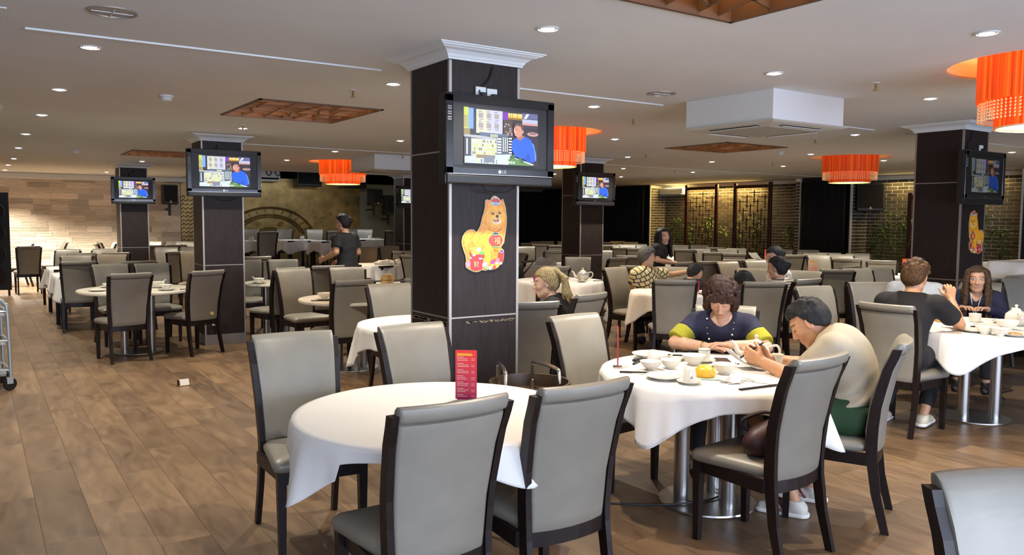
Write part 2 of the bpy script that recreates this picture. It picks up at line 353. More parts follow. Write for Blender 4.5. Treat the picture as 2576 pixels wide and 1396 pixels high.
struct(obj('trim_7', B((12.5, 5.16, 2.6055), (7.2, .03, .011)), M['white_paint']))
struct(obj('trim_8', B((12.8, 11.3, 2.606), (7.4, .02, .010)), M['white_paint']))
struct(obj('trim_9', B((5.6, 11.25, 2.606), (5.2, .02, .010)), M['white_paint']))
# ---- pillars
_pan = {}
def pillar(cx, cy, scuff=False):
    p = struct(obj('pillar', B((0, 0, 1.28), (.474, .474, 2.56)), M['black_matte'], loc=(cx, cy, 0)))
    if not _pan:
        for k, (a, b) in enumerate(((.135, .996), (1.006, 1.996), (2.006, 2.54))):
            me = bpy.data.meshes.new('laminate_panel'); bm = B((0, -.244, (a+b)/2), (.474, .012, b-a), bev=.001, seg=1); bm.to_mesh(me); bm.free(); me.materials.append(M['laminate']); _pan[k] = me
        me = bpy.data.meshes.new('kick_plate'); bm = B((0, -.247, .066), (.505, .008, .13)); bm.to_mesh(me); bm.free(); me.materials.append(M['kick']); _pan['k'] = me
        me = bpy.data.meshes.new('seam_strip'); bm = B((0, -.2452, 0), (.48, .0105, .009)); bm.to_mesh(me); bm.free(); me.materials.append(M['metal_trim']); _pan['s'] = me
        me = bpy.data.meshes.new('corner_strip'); bm = BM(); box(bm, (-.2425, -.2505, 1.33), (.017, .003, 2.4)); box(bm, (-.2505, -.2425, 1.33), (.003, .017, 2.4)); bm.to_mesh(me); bm.free(); me.materials.append(M['metal_trim']); _pan['c'] = me
    for q in range(4):
        r = q*math.pi/2
        for k in range(3): obj('laminate_panel', _pan[k], None, p, rot=r)
        obj('kick_plate', _pan['k'], None, p, rot=r); obj('corner_strip', _pan['c'], None, p, rot=r)
        for z in (1.001, 2.001): obj('seam_strip', _pan['s'], None, p, loc=(0, 0, z), rot=r)
    bm = BM(); pr = [(.0, 2.534), (.014, 2.534), (.014, 2.543), (.02, 2.548), (.028, 2.562), (.05, 2.58), (.08, 2.588), (.084, 2.592), (.09, 2.592), (.1, 2.597), (.105, 2.597), (.105, 2.602), (.12, 2.604), (.12, 2.61)]
    rings(bm, [[(s*(.25+o), t*(.25+o), z) for s, t in ((-1, -1), (1, -1), (1, 1), (-1, 1))] for o, z in pr])
    obj('cornice', bm, M['white_paint'], p)
    if scuff:
        bm = BM(); r_ = random.Random(3)
        for k in range(70):
            y = -.23+.46*r_.random(); l = .01+.03*r_.random(); box(bm, (-.2505, y, .966+r_.uniform(-.006, .006)), (.003, l, .006+.006*r_.random()))
        for k in range(46):
            x = -.23+.46*r_.random()**.6; l = .006+.016*r_.random(); box(bm, (x, -.2505, .968+r_.uniform(-.005, .005)), (l, .003, .003+.005*r_.random()))
        o = obj('worn_edge', bm, mat('bare_chipboard', (.32, .25, .15), .9), p); o['label'] = 'tan chipped wear line below the lower seam'
    return p
PIL = [(2.6, 4.4), (2.6, 10.55), (2.6, 17.15), (8.6, 4.45), (8.6, 10.6), (8.6, 17.15)]
pillars = [pillar(x, y, i == 0) for i, (x, y) in enumerate(PIL)]
# ---- back wall: split-face stone, then the gold relief panel
def stone_wall():
    v = []; z = 0.0; r_ = random.Random(11); row = 0
    base = B((1.9, Y1-.02, 1.27), (5.3, .04, 2.54)); o = struct(obj('wall_back_facing', base, M['mortar'])); o.parent = wall_back
    meshes = {}
    for row in range(19):
        h = .1345; x = -.75-r_.random()*.5
        while x < 4.52:
            l = r_.choice((.36, .46, .56)); x2 = min(x+l, 4.54)
            if x2-x > .06 and x2 > -.7:
                key = (round(x2-x, 2), r_.randrange(3))
                if key not in meshes:
                    bm = BM(); rows = 4   # one ledger panel: four rough strips of different depth
                    for k in range(rows):
                        d = .012+.016*((k*7+key[1]*3) % 5)/5; box(bm, (key[0]/2, -d/2, (k+.5)*h/rows), (key[0]-.004, d, h/rows-.003))
                    me = bpy.data.meshes.new('stone_panel'); bm.to_mesh(me); bm.free(); me.materials.append(M['stone']); meshes[key] = me
                q = bpy.data.objects.new('stone_panel', meshes[key]); q.location = (x, Y1-.04, row*h); link(q, wall_back)
            x = x2+.003
stone_wall()
def gold_relief():
    p = obj('relief_panel', B((7.07, Y1-.03, 1.345), (5.02, .06, 2.69)), M['gold'], wall_back)
    y = Y1-.075
    def arc(cx, cz, r, a, b, th=.022, n=26, squash=.72): return [(cx+r*math.cos(math.radians(a+(b-a)*i/n)), y, cz+squash*r*math.sin(math.radians(a+(b-a)*i/n))) for i in range(n+1)]
    bm = BM(); cx, cz = 6.9, .95
    for r, a, b, th in ((1.28, 20, 175, .035), (1.0, 15, 178, .03), (.92, 20, 170, .022), (.5, 12, 168, .03), (.42, 10, 170, .022), (.34, 8, 172, .022)):
        tube(bm, arc(cx, cz, r, a, b), th, 6)
    obj('relief_arcs', bm, M['gold'], p, smooth=60)
    bm = BM()
    for k, (x, z, r) in enumerate(((6.25, 1.22, .13), (7.55, 1.24, .13), (6.6, 1.42, .09), (7.2, 1.42, .09), (5.2, 1.5, .12), (8.0, 1.1, .1))):
        pts = [(x+r*(1-t/26)*math.cos(t*.55+k), y, z+r*(1-t/26)*math.sin(t*.55+k)) for t in range(24)]; tube(bm, pts, .014, 5)
    for a in range(24, 172, 12):
        c, s = math.cos(math.radians(a)), math.sin(math.radians(a)); tube(bm, [(cx+1.05*c, y, cz+.74*1.05*s), (cx+1.22*c, y, cz+.72*1.22*s)], .016, 5)
    for k in range(40):   # dragon-scale border at the left edge
        x, z = 4.62+(k % 3)*.11, .75+(k//3)*.105; tube(bm, [(x-.05, y, z), (x, y, z+.05), (x+.05, y, z)], .012, 4)
    obj('relief_scrolls', bm, M['gold'], p, smooth=60)
    # columns of brush-stroke characters
    bm = BM(); r_ = random.Random(5)
    for c in range(6):
        for k in range(7 if c % 2 else 6):
            x, z = 8.2+c*.235, 2.02-k*.2-(c % 3)*.05
            for s in range(6):
                a = r_.choice((0, 0, math.pi/2, math.pi/4, -math.pi/4)); l = .03+.05*r_.random(); dx, dz = r_.uniform(-.05, .05), r_.uniform(-.06, .06)
                box(bm, (x+dx, y, z+dz), (2*l*.7, .02, .013), rot=(0, a, 0))
    obj('relief_characters', bm, M['gold'], p)
gold_relief()
# stage
stage = struct(obj('floor_stage', B((8.0, 19.95, .15), (7.0, 4.7, .3), bev=.01), M['gap']))
struct(obj('trim_10', B((8.0, 17.59, .285), (7.0, .03, .05)), M['metal_trim']))
# black-draped end of the back wall and the piers on the right
def drape(name, pts, z0, z1, m):   # softly folded cloth hung along a polyline
    bm = BM(); col = []
    P = [Vector((*p, 0)) for p in pts]; out = []
    for a, b in zip(P[:-1], P[1:]):
        n = max(4, int((b-a).length/.05)); t = (b-a).normalized(); nr = Vector((-t.y, t.x, 0))
        for i in range(n): out.append(a+(b-a)*i/n+nr*.014*math.sin(i*1.9))
    out.append(P[-1])
    rings(bm, [[(p.x, p.y, z) for p in out] for z in (z0, z1)], False, False, False)
    o = obj(name, bm, m, smooth=60); md = o.modifiers.new('t', 'SOLIDIFY'); md.thickness = .01; return o
struct(obj('wall_pier', B((16.7, 19.75, 1.3), (.6, 5.3, 2.62)), M['black_satin']))
struct(obj('wall_pier', B((16.7, 11.32, 1.3), (.6, 1.3, 2.62)), M['black_satin']))
struct(obj('wall_pier', B((16.7, 5.6, 1.3), (.6, 3.0, 2.62)), M['black_satin']))
c1 = drape('stage_curtain', [(11.1, 22.25), (16.3, 22.25), (16.3, 17.25)], .02, 2.52, M['black_matte']); tag(c1, 'long black curtain covering the dark far corner wall', 'curtain')
c2 = drape('pier_curtain', [(16.3, 11.9), (16.3, 10.74)], .02, 2.5, M['black_matte']); tag(c2, 'black cloth hung over the pier between two brick recesses', 'curtain')
for k, (x, y) in enumerate(((16.39, 17.09), (16.39, 11.98), (16.39, 10.66), (16.39, 7.12))): struct(obj('trim_%d' % (11+k), B((x, y, 1.3), (.03, .03, 2.6)), M['white_paint']))
def bricks(parent, fixed, a0, a1, axis, seen, zmin=0.0, zmax=2.6):
    """brick courses on a wall plane; the upper (visible) ones are single objects"""
    h, l, gap, d = .0765, .252, .013, .006; items = []
    nrow = int((zmax-zmin)/h)
    for r in range(nrow):
        a = a0-(l/2 if r % 2 else 0)
        while a < a1-.02:
            s, e = max(a, a0), min(a+l, a1)
            if e-s > .03: items.append((zmin+r*h, s, e))
            a += l
    items.sort(key=lambda t: -t[0]); cache = {}; rest = BM()
    for k, (z, s, e) in enumerate(items):
        ln = round(e-s-gap, 3)
        if axis == 'y': c, sz = (fixed-d/2, (s+e)/2, z+h/2), (d, ln, h-gap)
        else: c, sz = ((s+e)/2, fixed-d/2, z+h/2), (ln, d, h-gap)
        if k < seen:
            if ln not in cache:
                me = bpy.data.meshes.new('brick'); bm = B((0, 0, 0), sz); bm.to_mesh(me); bm.free(); me.materials.append(M['brick']); cache[ln] = me
            o = bpy.data.objects.new('brick', cache[ln]); o.location = c; link(o, parent)
        else: box(rest, c, sz)
    if len(items) > seen: o = obj('bricks_below', rest, M['brick'], parent); o['kind'] = 'stuff'
    else: rest.free()
n1 = struct(obj('wall_right_recess', B((16.985, 14.53, 1.3), (.03, 5.1, 2.6)), M['mortar']))
bricks(n1, 16.97, 11.99, 17.08, 'y', 296)
r1 = struct(obj('wall_right_return', B((16.68, 17.085, 1.3), (.58, .03, 2.6)), M['mortar'])); bricks(r1, 17.07, 16.4, 16.96, 'x', 60)
n2 = struct(obj('wall_right_recess', B((16.985, 8.88, 1.3), (.03, 3.52, 2.6)), M['mortar'])); bricks(n2, 16.97, 7.14, 10.63, 'y', 290)
r2 = struct(obj('wall_right_return', B((16.68, 10.645, 1.3), (.58, .03, 2.6)), M['mortar'])); bricks(r2, 10.63, 16.4, 16.96, 'x', 60)
r3 = struct(obj('wall_right_return', B((16.385, 12.06, 1.3), (.02, .12, 2.6)), M['mortar'])); bricks(r3, 16.375, 12.0, 12.12, 'y', 40)
# ---- lattice screens standing in the brick recesses
def lattice(name, y0, y1, label, x=16.46, z1=2.56):
    t = thing(name, label, 'screen', (x, (y0+y1)/2, 0), 0, 'red brown lattice screens in the brick recesses'); w = y1-y0
    for s in (-1, 1): obj('frame_post', B((0, s*(w/2-.045), z1/2), (.06, .09, z1), bev=.004, seg=1), M['wood_red'], t)
    for z in (z1-.1, .12): obj('frame_rail', B((0, 0, z), (.055, w-.18, .08), bev=.004, seg=1), M['wood_red'], t)
    iw, ih, z0 = w-.18, z1-.3, .16; nx = 9; c = iw/nx; nz = int(ih/c); c2 = ih/nz; ma = {}
    for k, (sy, sz) in enumerate(((.016, 3*c2), (3*c, .016))):
        me = bpy.data.meshes.new('lattice_bar'); bm = B((0, 0, 0), (.02, sy, sz)); bm.to_mesh(me); bm.free(); me.materials.append(M['wood_red']); ma[k] = me
    for i in range(nx+1):
        for j in range(nz+1):
            q = (i+2*j) % 5; y, z = -iw/2+i*c, z0+j*c2
            if q not in (0, 2): continue
            k = 0 if q == 0 else 1
            if k == 0 and (j <= 1 or j >= nz-1 or i in (0, nx)): continue
            if k == 1 and (i <= 0 or i >= nx or j in (0, nz)): continue
            if k == 1: y = max(-iw/2+1.5*c, min(iw/2-1.5*c, y))
            o = bpy.data.objects.new('lattice_bar', ma[k]); o.location = (0, y, z); link(o, t)
lattice('lattice_screen', 14.6, 15.77, 'tall red brown fretwork screen beside the warmly lit brick corner')
lattice('lattice_screen', 12.87, 14.06, 'tall red brown fretwork screen nearer the black draped pier')
lattice('lattice_screen', 8.2, 9.37, 'red brown fretwork screen half hidden behind the dark pillar on the right', z1=2.2)
# ---- bamboo
def bamboo(x, y, h, label, seed):
    r_ = random.Random(seed); t = thing('bamboo_plant', label, 'plant', (x, y, 0), 0, 'bamboo plants along the brick wall')
    obj('planter', B((0, 0, .17), (.2, .26, .34), bev=.02), M['black_satin'], t)
    v, f = [], []
    for s in range(3):
        bx, by = r_.uniform(-.05, .05), r_.uniform(-.09, .09); tx, ty = r_.uniform(-.1, .06), r_.uniform(-.25, .25); hh = h*r_.uniform(.8, 1)
        obj('cane', tube(BM(), smoothpath([(bx, by, .3), (bx+tx*.4, by+ty*.4, .3+(hh-.3)*.55), (bx+tx, by+ty, hh)], 4), [.011-.0008*k for k in range(9)], 6), M['bamboo'], t, smooth=60)
        for k in range(72):
            q = r_.random()**.8; z = .75+(hh-.72)*q; px, py = bx+tx*(z-.3)/(hh-.3), by+ty*(z-.3)/(hh-.3)
            if math.sin(z*9+s*2+seed) < -.2: continue
            a = r_.uniform(0, 6.28); d = Vector((math.cos(a)*.55, math.sin(a), r_.uniform(-.7, .35))).normalized(); l = r_.uniform(.1, .2); wv = d.cross(Vector((0, 0, 1))).normalized()*l*.11
            o = Vector((px, py, z))+d*.05*r_.random()+Vector((r_.uniform(-.04, .04), r_.uniform(-.09, .09), 0)); i = len(v)
            v += [o, o+d*l*.4+wv, o+d*l+Vector((0, 0, -.03)), o+d*l*.4-wv, o+d*l*.45+Vector((0, 0, .006))]; f += [(i, i+1, i+4), (i+1, i+2, i+4), (i+2, i+3, i+4), (i+3, i, i+4)]
    me = bpy.data.meshes.new('leaves'); me.from_pydata([tuple(p) for p in v], [], f); me.materials.append(M['leaf']); o = obj('leaves', me, None, t); o['kind'] = 'stuff'
for k, (x, y, h, lb) in enumerate(((16.75, 16.55, 1.75, 'leafy bamboo in the warmly lit brick corner behind the waitress'), (16.72, 15.95, 1.6, 'bamboo clump left of the first fretwork screen'), (16.74, 15.2, 1.8, 'bamboo showing through the first fretwork screen'),
     (16.72, 14.3, 1.7, 'bamboo between the two fretwork screens'), (16.74, 13.4, 1.85, 'bamboo showing through the second fretwork screen'), (16.72, 12.4, 1.75, 'dim bamboo right of the second fretwork screen'),
     (16.66, 10.2, 1.72, 'bamboo under the black loudspeaker on the brick recess'), (16.62, 9.75, 1.8, 'tall bamboo beside the brick recess loudspeaker'), (16.6, 9.2, 1.75, 'bamboo just left of the dark pillar with the small dog picture'),
     (16.65, 8.0, 1.95, 'tall bamboo right of the pillar with the small dog picture'), (16.6, 7.5, 1.7, 'bamboo at the right end of the brick recess'))): bamboo(x, y, h, lb, k+1)
# ================================================================ CHAIRS
def ys(z):
    pts = ((0, -.295), (.2, -.245), (.42, -.215), (.6, -.222), (.8, -.262), (.965, -.322), (1.0, -.337))
    for (a, p), (b, q) in zip(pts[:-1], pts[1:]):
        if z <= b:
            t = (z-a)/(b-a); t = t*t*(3-2*t)*.35+t*.65; return p+(q-p)*t
    return pts[-1][1]
def xs_(z): return .205-.012*min(z/.42, 1)+(.032*max(0, (z-.42)/.55) if z > .42 else 0)
def stile(s):
    bm = BM(); rs = []
    for z in (0, .1, .2, .3, .38, .46, .55, .65, .75, .85, .92, .958):
        x, y = s*xs_(z), ys(z); a = .0135; b = .019+.009*min(z/.42, 1)-.006*max(0, z-.5)/.46
        rs.append([(x-a, y-b, z), (x+a, y-b, z), (x+a, y+b, z), (x-a, y+b, z)])
    rings(bm, rs); bmesh.ops.bevel(bm, geom=[e for e in bm.edges if len(e.link_faces) == 2 and e.calc_face_angle(0) > .8], offset=.003, segments=1, affect='EDGES'); return bm
def backloft(loop, grow=0):
    bm = BM(); rs = []
    for u, k in ((-1, .7), (-.985, .88), (-.93, .97), (-.6, 1), (-.3, 1), (0, 1), (.3, 1), (.6, 1), (.93, .97), (.985, .88), (1, .7)):
        r = []
        for off, z in loop:
            hw = xs_(z)-.0145+grow; r.append((u*hw, ys(z)-.030*(1-u*u)+.004+off*k, z))
        rs.append(r)
    rings(bm, rs); return bm
FRONT = [(.016, .452), (.030, .462), (.036, .52), (.038, .7), (.033, .88), (.028, .95), (.019, .974), (.004, .987), (-.014, .9885), (-.030, .981), (-.038, .965), (-.037, .945), (-.031, .934), (-.021, .929), (-.006, .922), (-.004, .7), (-.004, .47)]
REAR = [(-.006, .405), (-.02, .405), (-.026, .415), (-.029, .45), (-.031, .6), (-.031, .8), (-.029, .9), (-.024, .921), (-.012, .925), (-.006, .92), (-.006, .7)]
def outline(ins, z, y0=-.195, y1=.225, hf=.232, hr=.196, rad=.035, n=5):
    y0 += ins; y1 -= ins; hf -= ins; hr -= ins; pts = []
    for (cx, cy, a0) in ((hf-rad, y1-rad, 0), (-hf+rad, y1-rad, 90), (-hr+rad, y0+rad, 180), (hr-rad, y0+rad, 270)):
        for i in range(n): a = math.radians(a0+90*i/(n-1)); pts.append((cx+rad*math.cos(a), cy+rad*math.sin(a), z))
    return pts
def seat_bm():
    return rings(BM(), [outline(i, z) for i, z in ((.014, .405), (.002, .412), (-.004, .43), (-.002, .447), (.012, .463), (.05, .474), (.11, .479), (.17, .48))])
def frame_bm():
    bm = BM(); box(bm, (0, .2, .378), (.40, .024, .062)); 
    for s in (-1, 1): box(bm, (s*.2, 0, .378), (.022, .40, .062), rot=(0, 0, s*.07))
    rs = []
    for u in (-1, -.6, -.2, .2, .6, 1): y = ys(.37)-.026*(1-u*u); rs.append([(u*.182, y-.012, .345), (u*.182, y+.012, .345), (u*.182, y+.012, .405), (u*.182, y-.012, .405)])
    rings(bm, rs); return bm
def leg_bm(s):
    bm = BM(); rs = []
    for z, a in ((0, .0155), (.2, .0185), (.408, .022)): rs.append([(s*.198+dx*a, .192+dy*a, z) for dx, dy in ((-1, -1), (1, -1), (1, 1), (-1, 1))])
    rings(bm, rs); bmesh.ops.bevel(bm, geom=[e for e in bm.edges if e.calc_face_angle(0) > .8], offset=.003, segments=1, affect='EDGES'); return bm
def mesh_of(bm, name, m, smooth=None):
    o = obj(name, bm, m, None, smooth); me = o.data; bpy.data.objects.remove(o); return me
CH = [('seat', mesh_of(seat_bm(), 'seat', M['fabric'], 50)), ('backrest', mesh_of(backloft(FRONT), 'backrest', M['fabric'], 50)), ('rear_panel', mesh_of(backloft(REAR, -.002), 'rear_panel', M['fabric'], 50)),
      ('seat_frame', mesh_of(frame_bm(), 'seat_frame', M['wood_dark'])), ('rear_leg', mesh_of(stile(-1), 'rear_leg', M['wood_dark'])), ('rear_leg', mesh_of(stile(1), 'rear_leg', M['wood_dark'])),
      ('leg', mesh_of(leg_bm(-1), 'leg', M['wood_dark'])), ('leg', mesh_of(leg_bm(1), 'leg', M['wood_dark']))]
def one_mesh_chair():
    bm = BM(); mats = [M['fabric'], M['wood_dark']]
    for n, me in CH:
        k = len(bm.faces); bm.from_mesh(me); bm.faces.ensure_lookup_table()
        for f in bm.faces[k:]: f.material_index = 1 if n in ('seat_frame', 'rear_leg', 'leg') else 0
    me = bpy.data.meshes.new('dining_chair'); bm.to_mesh(me); bm.free()
    for m in mats: me.materials.append(m)
    me.polygons.foreach_set('use_smooth', [True]*len(me.polygons)); me.set_sharp_from_angle(angle=.8); return me
FARCHAIR = one_mesh_chair()
CHAIRS = [
('A', 1.332, 2.647, 0, 'large grey chair back nearest the camera, left one of the front pair'),
('B', 1.900, 2.642, 0, 'large grey chair back nearest the camera, right one of the front pair'),
('L', 1.369, 3.818, 176, 'pale front-facing chair at the left end of the bare white clothed table'),
('M', 2.110, 3.805, 184, 'pale front-facing chair between clothed table and the big pillar'),
('R', 3.223, 3.676, 186, 'pale front-facing chair between trolley and the occupied table'),
('C', 3.175, 2.533, 4, 'grey chair with maroon bag on its seat, turned side-on'),
('G', 4.211, 3.666, 128, 'pale chair the curly haired woman sits on'),
('H', 6.209, 6.117, -40, "taupe chair back behind the curly haired woman's right shoulder"),
('E', 5.961, 3.355, -88, 'brown chair back of the man in the black t-shirt'),
('F', 1.940, 0.607, 150, 'cropped silver chair in the lower right corner of the frame'),
('K', 3.548, 5.140, -18, 'chair back just right of the big pillar beside the blonde woman'),
('L1', 0.906, 19.313, 4, 'taupe chair back beside the black carved folding screen'),
('L2', 0.759, 21.170, 100, 'small chair top peeping over the chair by the folding screen'),
('L3', 1.293, 16.632, 150, 'beige chair facing out by the stone wall, seat toward the folding screen'),
('L4', 1.521, 21.962, 92, 'dark edge-on chair against the middle of the stone wall'),
('L5a', 2.893, 21.955, -88, 'taller of two edge-on chairs left of the farthest left pillar'),
('L5b', 2.647, 20.417, -88, 'shorter of two edge-on chairs left of the farthest left pillar'),
('L6', 2.443, 20.866, 90, 'sliver of an edge-on chair touching the farthest left pillar'),
('L7', 2.015, 16.529, 172, 'beige front-facing chair left of the farthest left pillar'),
('L8', 1.298, 13.953, 172, 'honey coloured front-facing chair above the draped cloth corners'),
('L9', 1.504, 15.475, 0, 'dark topped chair back directly behind the left honey coloured chair'),
('L10', 1.785, 13.869, 172, 'honey coloured front-facing chair in front of the farthest left pillar'),
('L11', 2.009, 15.409, 0, 'dark topped chair back directly behind the right honey coloured chair'),
('L12', 1.195, 12.674, -2, 'tall taupe chair back at the left side of the bare round table'),
('L13', 1.482, 11.050, 187, 'pale front-facing chair across the bare round table, left one'),
('L14', 1.886, 12.417, 4, 'dark curved chair top between the two pale chairs across the bare table'),
('L15', 1.953, 10.998, 184, 'pale front-facing chair across the bare round table, right one'),
('L16', 1.349, 9.814, 10, 'grey chair back centred before the bare round table'),
('L17', 2.107, 9.883, 22, 'chair with torn yellow patch on its back, side-on before the second pillar'),
('L18', 3.129, 15.459, -14, 'narrow brown chair back left of the second pillar'),
('L19', 3.166, 16.913, 170, 'cream front-facing chair right of the farthest left pillar'),
('L20', 3.714, 18.936, -6, 'dark chair top behind the cream chair right of the farthest left pillar'),
('L21', 3.214, 18.856, 0, 'brown chair back partly hidden by the farthest left pillar'),
('L22', 3.637, 16.961, 165, 'cream chair partly hidden by the left edge of the second pillar'),
('L22b', 3.142, 14.578, 165, 'yellowish chair partly hidden by the left edge of the second pillar'),
('L23', 3.587, 20.896, 170, 'pale chair top low against the stone wall right of the farthest left pillar'),
('L24', 3.987, 21.519, 130, "pale chair top under the gold panel's lower left corner"),
('L25a', 4.273, 20.990, 150, 'left of two small far chair tops before the gold panel'),
('L25b', 4.132, 19.636, 150, 'right of two small far chair tops before the gold panel'),
('M1', 3.197, 11.325, 172, 'pale chair facing out right of the second pillar, at the bare table edge'),
('M2', 3.691, 12.964, 2, 'dark topped chair back just behind the pale chair right of the second pillar'),
('M3', 3.679, 11.223, 168, 'pale chair facing out below the stage tables'),
('M5', 3.116, 9.958, 18, 'brown chair back tucked behind the large cream chair'),
('M6', 3.188, 9.025, 186, 'large cream chair facing out with its seat showing'),
('M7', 3.799, 10.147, -4, 'brown chair back behind the table with the single bowl'),
('M8', 3.765, 9.021, 168, 'pale chair facing out in front of the standing waiter'),
('M9', 3.100, 7.749, 4, 'large taupe chair back before the left face of the big pillar'),
('M10', 3.199, 6.506, 176, 'pale grey chair facing out touching the big pillar'),
('M11', 3.848, 7.657, -2, 'dark chair top emerging left of the big pillar beside the steamers'),
('M12', 6.959, 15.753, 160, 'tan chair facing out left of two beyond the crumpled napkin table'),
('M13', 7.495, 15.791, 160, 'tan chair facing out right of two beyond the crumpled napkin table'),
('M14', 6.781, 13.936, -10, 'brown chair back right of the crumpled napkin table'),
('M15', 6.397, 12.229, -62, 'brown chair back with curled corner beside the big pillar'),
('M16', 6.744, 13.068, 160, 'olive chair top behind the brown chair with curled corner'),
('M17', 6.061, 14.901, -8, 'brown chair back half hidden by the standing waiter'),
('R1', 11.895, 17.133, -8, 'brown chair top against the black curtain just right of the big pillar'),
('R2', 12.678, 17.293, 170, 'grey chair top against the black curtain'),
('R3', 13.107, 17.557, 160, 'pale grey chair facing out against the black curtain'),
('R4', 13.567, 17.342, 160, 'pale chair top touching the farthest middle pillar'),
('R5', 11.661, 16.203, -18, 'brown chair back below the black curtain'),
('R6', 11.693, 15.547, -20, 'brown chair back left of the farthest middle pillar'),
('R7', 10.137, 14.356, 158, "pale chair facing out beside the big pillar's right edge"),
('R8', 9.609, 12.836, -22, 'dark grey chair back touching the farthest middle pillar'),
('R9', 7.810, 11.773, 95, "edge-on chair sliver at the big pillar's right edge"),
('R10', 7.952, 9.887, 143, 'beige chair facing out behind the teapot'),
('R11', 6.307, 8.618, -4, "brown chair back over the blonde woman's hair"),
('R12', 10.197, 11.869, 150, 'bluish chair facing out right of the farthest middle pillar'),
('R13', 14.319, 16.912, -14, 'grey chair top against the black curtain right of the middle pillar'),
('R14', 12.543, 14.869, -14, 'dark brown chair top below the grey one right of the middle pillar'),
('R15', 12.741, 14.437, 160, 'cream chair facing out with a long slanting post'),
('R16', 14.969, 16.797, 150, 'small cream chair top under the black curtain, left of two'),
('R17', 14.787, 16.053, 150, 'small cream chair top under the black curtain, right of two'),
('R18', 13.199, 14.568, 135, 'cream chair facing out behind two brown chair backs, left of two'),
('R19', 13.681, 14.711, 130, 'tan chair facing out behind two brown chair backs, right of two'),
('R20', 12.136, 13.609, -34, 'brown chair back in the far row, left of an adjoining pair'),
('R21', 12.122, 13.089, -36, 'brown chair back in the far row, right of an adjoining pair'),
('R22', 8.613, 10.069, 8, "grey chair turned side-on above the elderly woman's chair"),
('R23', 9.532, 10.402, -48, "dark chair back with curled edge left of the elderly woman's head"),
('J', 6.866, 7.416, 188, 'pale chair with its seat showing, left of the elderly woman'),
('R25', 7.570, 8.173, -40, "dark chair back directly behind the elderly woman's neck"),
('R26', 7.344, 7.196, 140, "beige chair facing out behind the elderly woman's stretched arm"),
('R28', 12.631, 12.106, -42, 'dark chair back right of the waitress'),
('R29', 14.019, 13.621, 128, "pale yellow chair top in front of the first fretwork screen's left post"),
('R30', 14.239, 13.191, 128, 'pale yellow chair top in front of the first fretwork screen'),
('R31', 8.581, 8.597, 6, "small bluish chair turned side-on below the waitress's hands"),
('R32', 12.692, 11.409, 168, 'silver chair facing out in the far row before the first fretwork screen'),
('R33', 14.209, 12.671, -44, 'dark chair top before the gap between the fretwork screens'),
('R34', 13.182, 11.267, 150, 'grey chair facing out before the gap between the fretwork screens'),
('R35', 13.634, 11.478, 140, 'dark grey chair top before the second fretwork screen'),
('R36', 12.097, 10.809, -44, 'brown chair back in the middle far row, left of an adjoining pair'),
('R37', 12.020, 10.252, -46, 'brown chair back in the middle far row, right of an adjoining pair'),
('R38', 9.307, 8.527, -28, "tall dark chair back above the child's head"),
('R39', 9.290, 7.731, 176, "silver chair with slanting dark post facing out across the group's table"),
('R40', 10.096, 8.644, -36, 'dark chair back with pale top behind the silver chair with the slanting post'),
('R41', 9.903, 7.772, 158, 'pale grey chair facing out below the white folded napkins'),
('R42', 7.976, 6.519, 122, 'olive tan chair facing out left of the woman with glasses'),
('I', 6.778, 5.501, -32, "silver grey chair back hiding the long haired girl's body"),
('R44', 13.995, 10.688, 120, 'beige chair top right of the second fretwork screen'),
('R45', 14.275, 10.267, 118, 'pale chair top before the black draped pier'),
('R46a', 13.427, 9.516, -44, 'dark chair top at the black pier, left of two'),
('R46b', 13.929, 9.514, -52, 'dark chair top at the black pier, right of two'),
('R47', 12.459, 9.386, -34, 'dark brown chair back with thick dark post, left of two'),
('R48', 12.948, 9.264, -34, 'dark brown chair back with thick dark post, right of two'),
('R49', 12.334, 8.410, 156, 'beige chair facing out left of the tan menu card'),
('R50', 13.032, 8.540, 138, 'beige chair facing out before the right brick recess, left of two'),
('R51', 13.637, 8.630, 132, 'tan chair facing out before the right brick recess, right of two'),
('R52', 12.188, 7.961, -58, 'brown chair back above the bluish pair of chairs'),
('R53', 12.128, 7.267, -64, 'wide brown chair back with red card standing on its right'),
('R54', 8.108, 5.972, 108, 'tan chair with curled corner right of the woman with glasses'),
('R55', 7.339, 5.571, 0, 'blue grey chair back beside the person in the striped shirt'),
('R56', 6.445, 4.274, 168, "pale chair turned side-on just above the man's black hair"),
('R57', 9.335, 6.359, -38, 'tall dark chair back beside the tan menu card'),
('R58', 9.945, 6.771, 2, 'curled chair top just behind the tall dark chair back'),
('R59', 9.367, 5.730, 162, 'bluish white chair facing out, left of a matching pair'),
('R60', 9.845, 5.758, 160, 'bluish white chair facing out, right of a matching pair'),
('R61', 7.275, 4.322, 150, 'pale chair facing out behind the man in the black t-shirt'),
('R63', 12.650, 5.833, 150, 'bluish chair facing out right of the pillar, left of two'),
('R64', 13.110, 5.730, 146, 'bluish chair facing out right of the pillar, right of two'),
('R65', 9.529, 4.494, -40, "slate chair back just above the long haired woman's chair"),
('R66', 10.000, 4.710, 2, 'slate chair turned edge-on beside the white draped table'),
('R67', 8.197, 3.922, 116, 'beige chair the long haired woman sits on'),
('R68', 9.154, 3.750, 146, 'cropped pale chair at the right border beside the white drape'),
('R72', 4.155, 5.421, 16, 'small grey chair turned side-on right of the blonde woman'),
('S1', 5.713, 20.063, 165, 'grey chair on the stage touching the second pillar'),
('S2', 5.497, 18.308, 2, 'tan chair back on the stage before the gold arcs'),
('S3', 6.922, 21.357, 150, 'grey chair facing out on the stage left of the draped tables'),
('S4', 7.520, 20.495, 160, 'pale grey chair facing out on the stage behind the middle draped table'),
('S5', 7.224, 18.522, -4, 'tan chair back on the stage half hidden by the waiter'),
('S6', 9.219, 21.999, 160, "grey chair facing out on the stage just right of the waiter's head"),
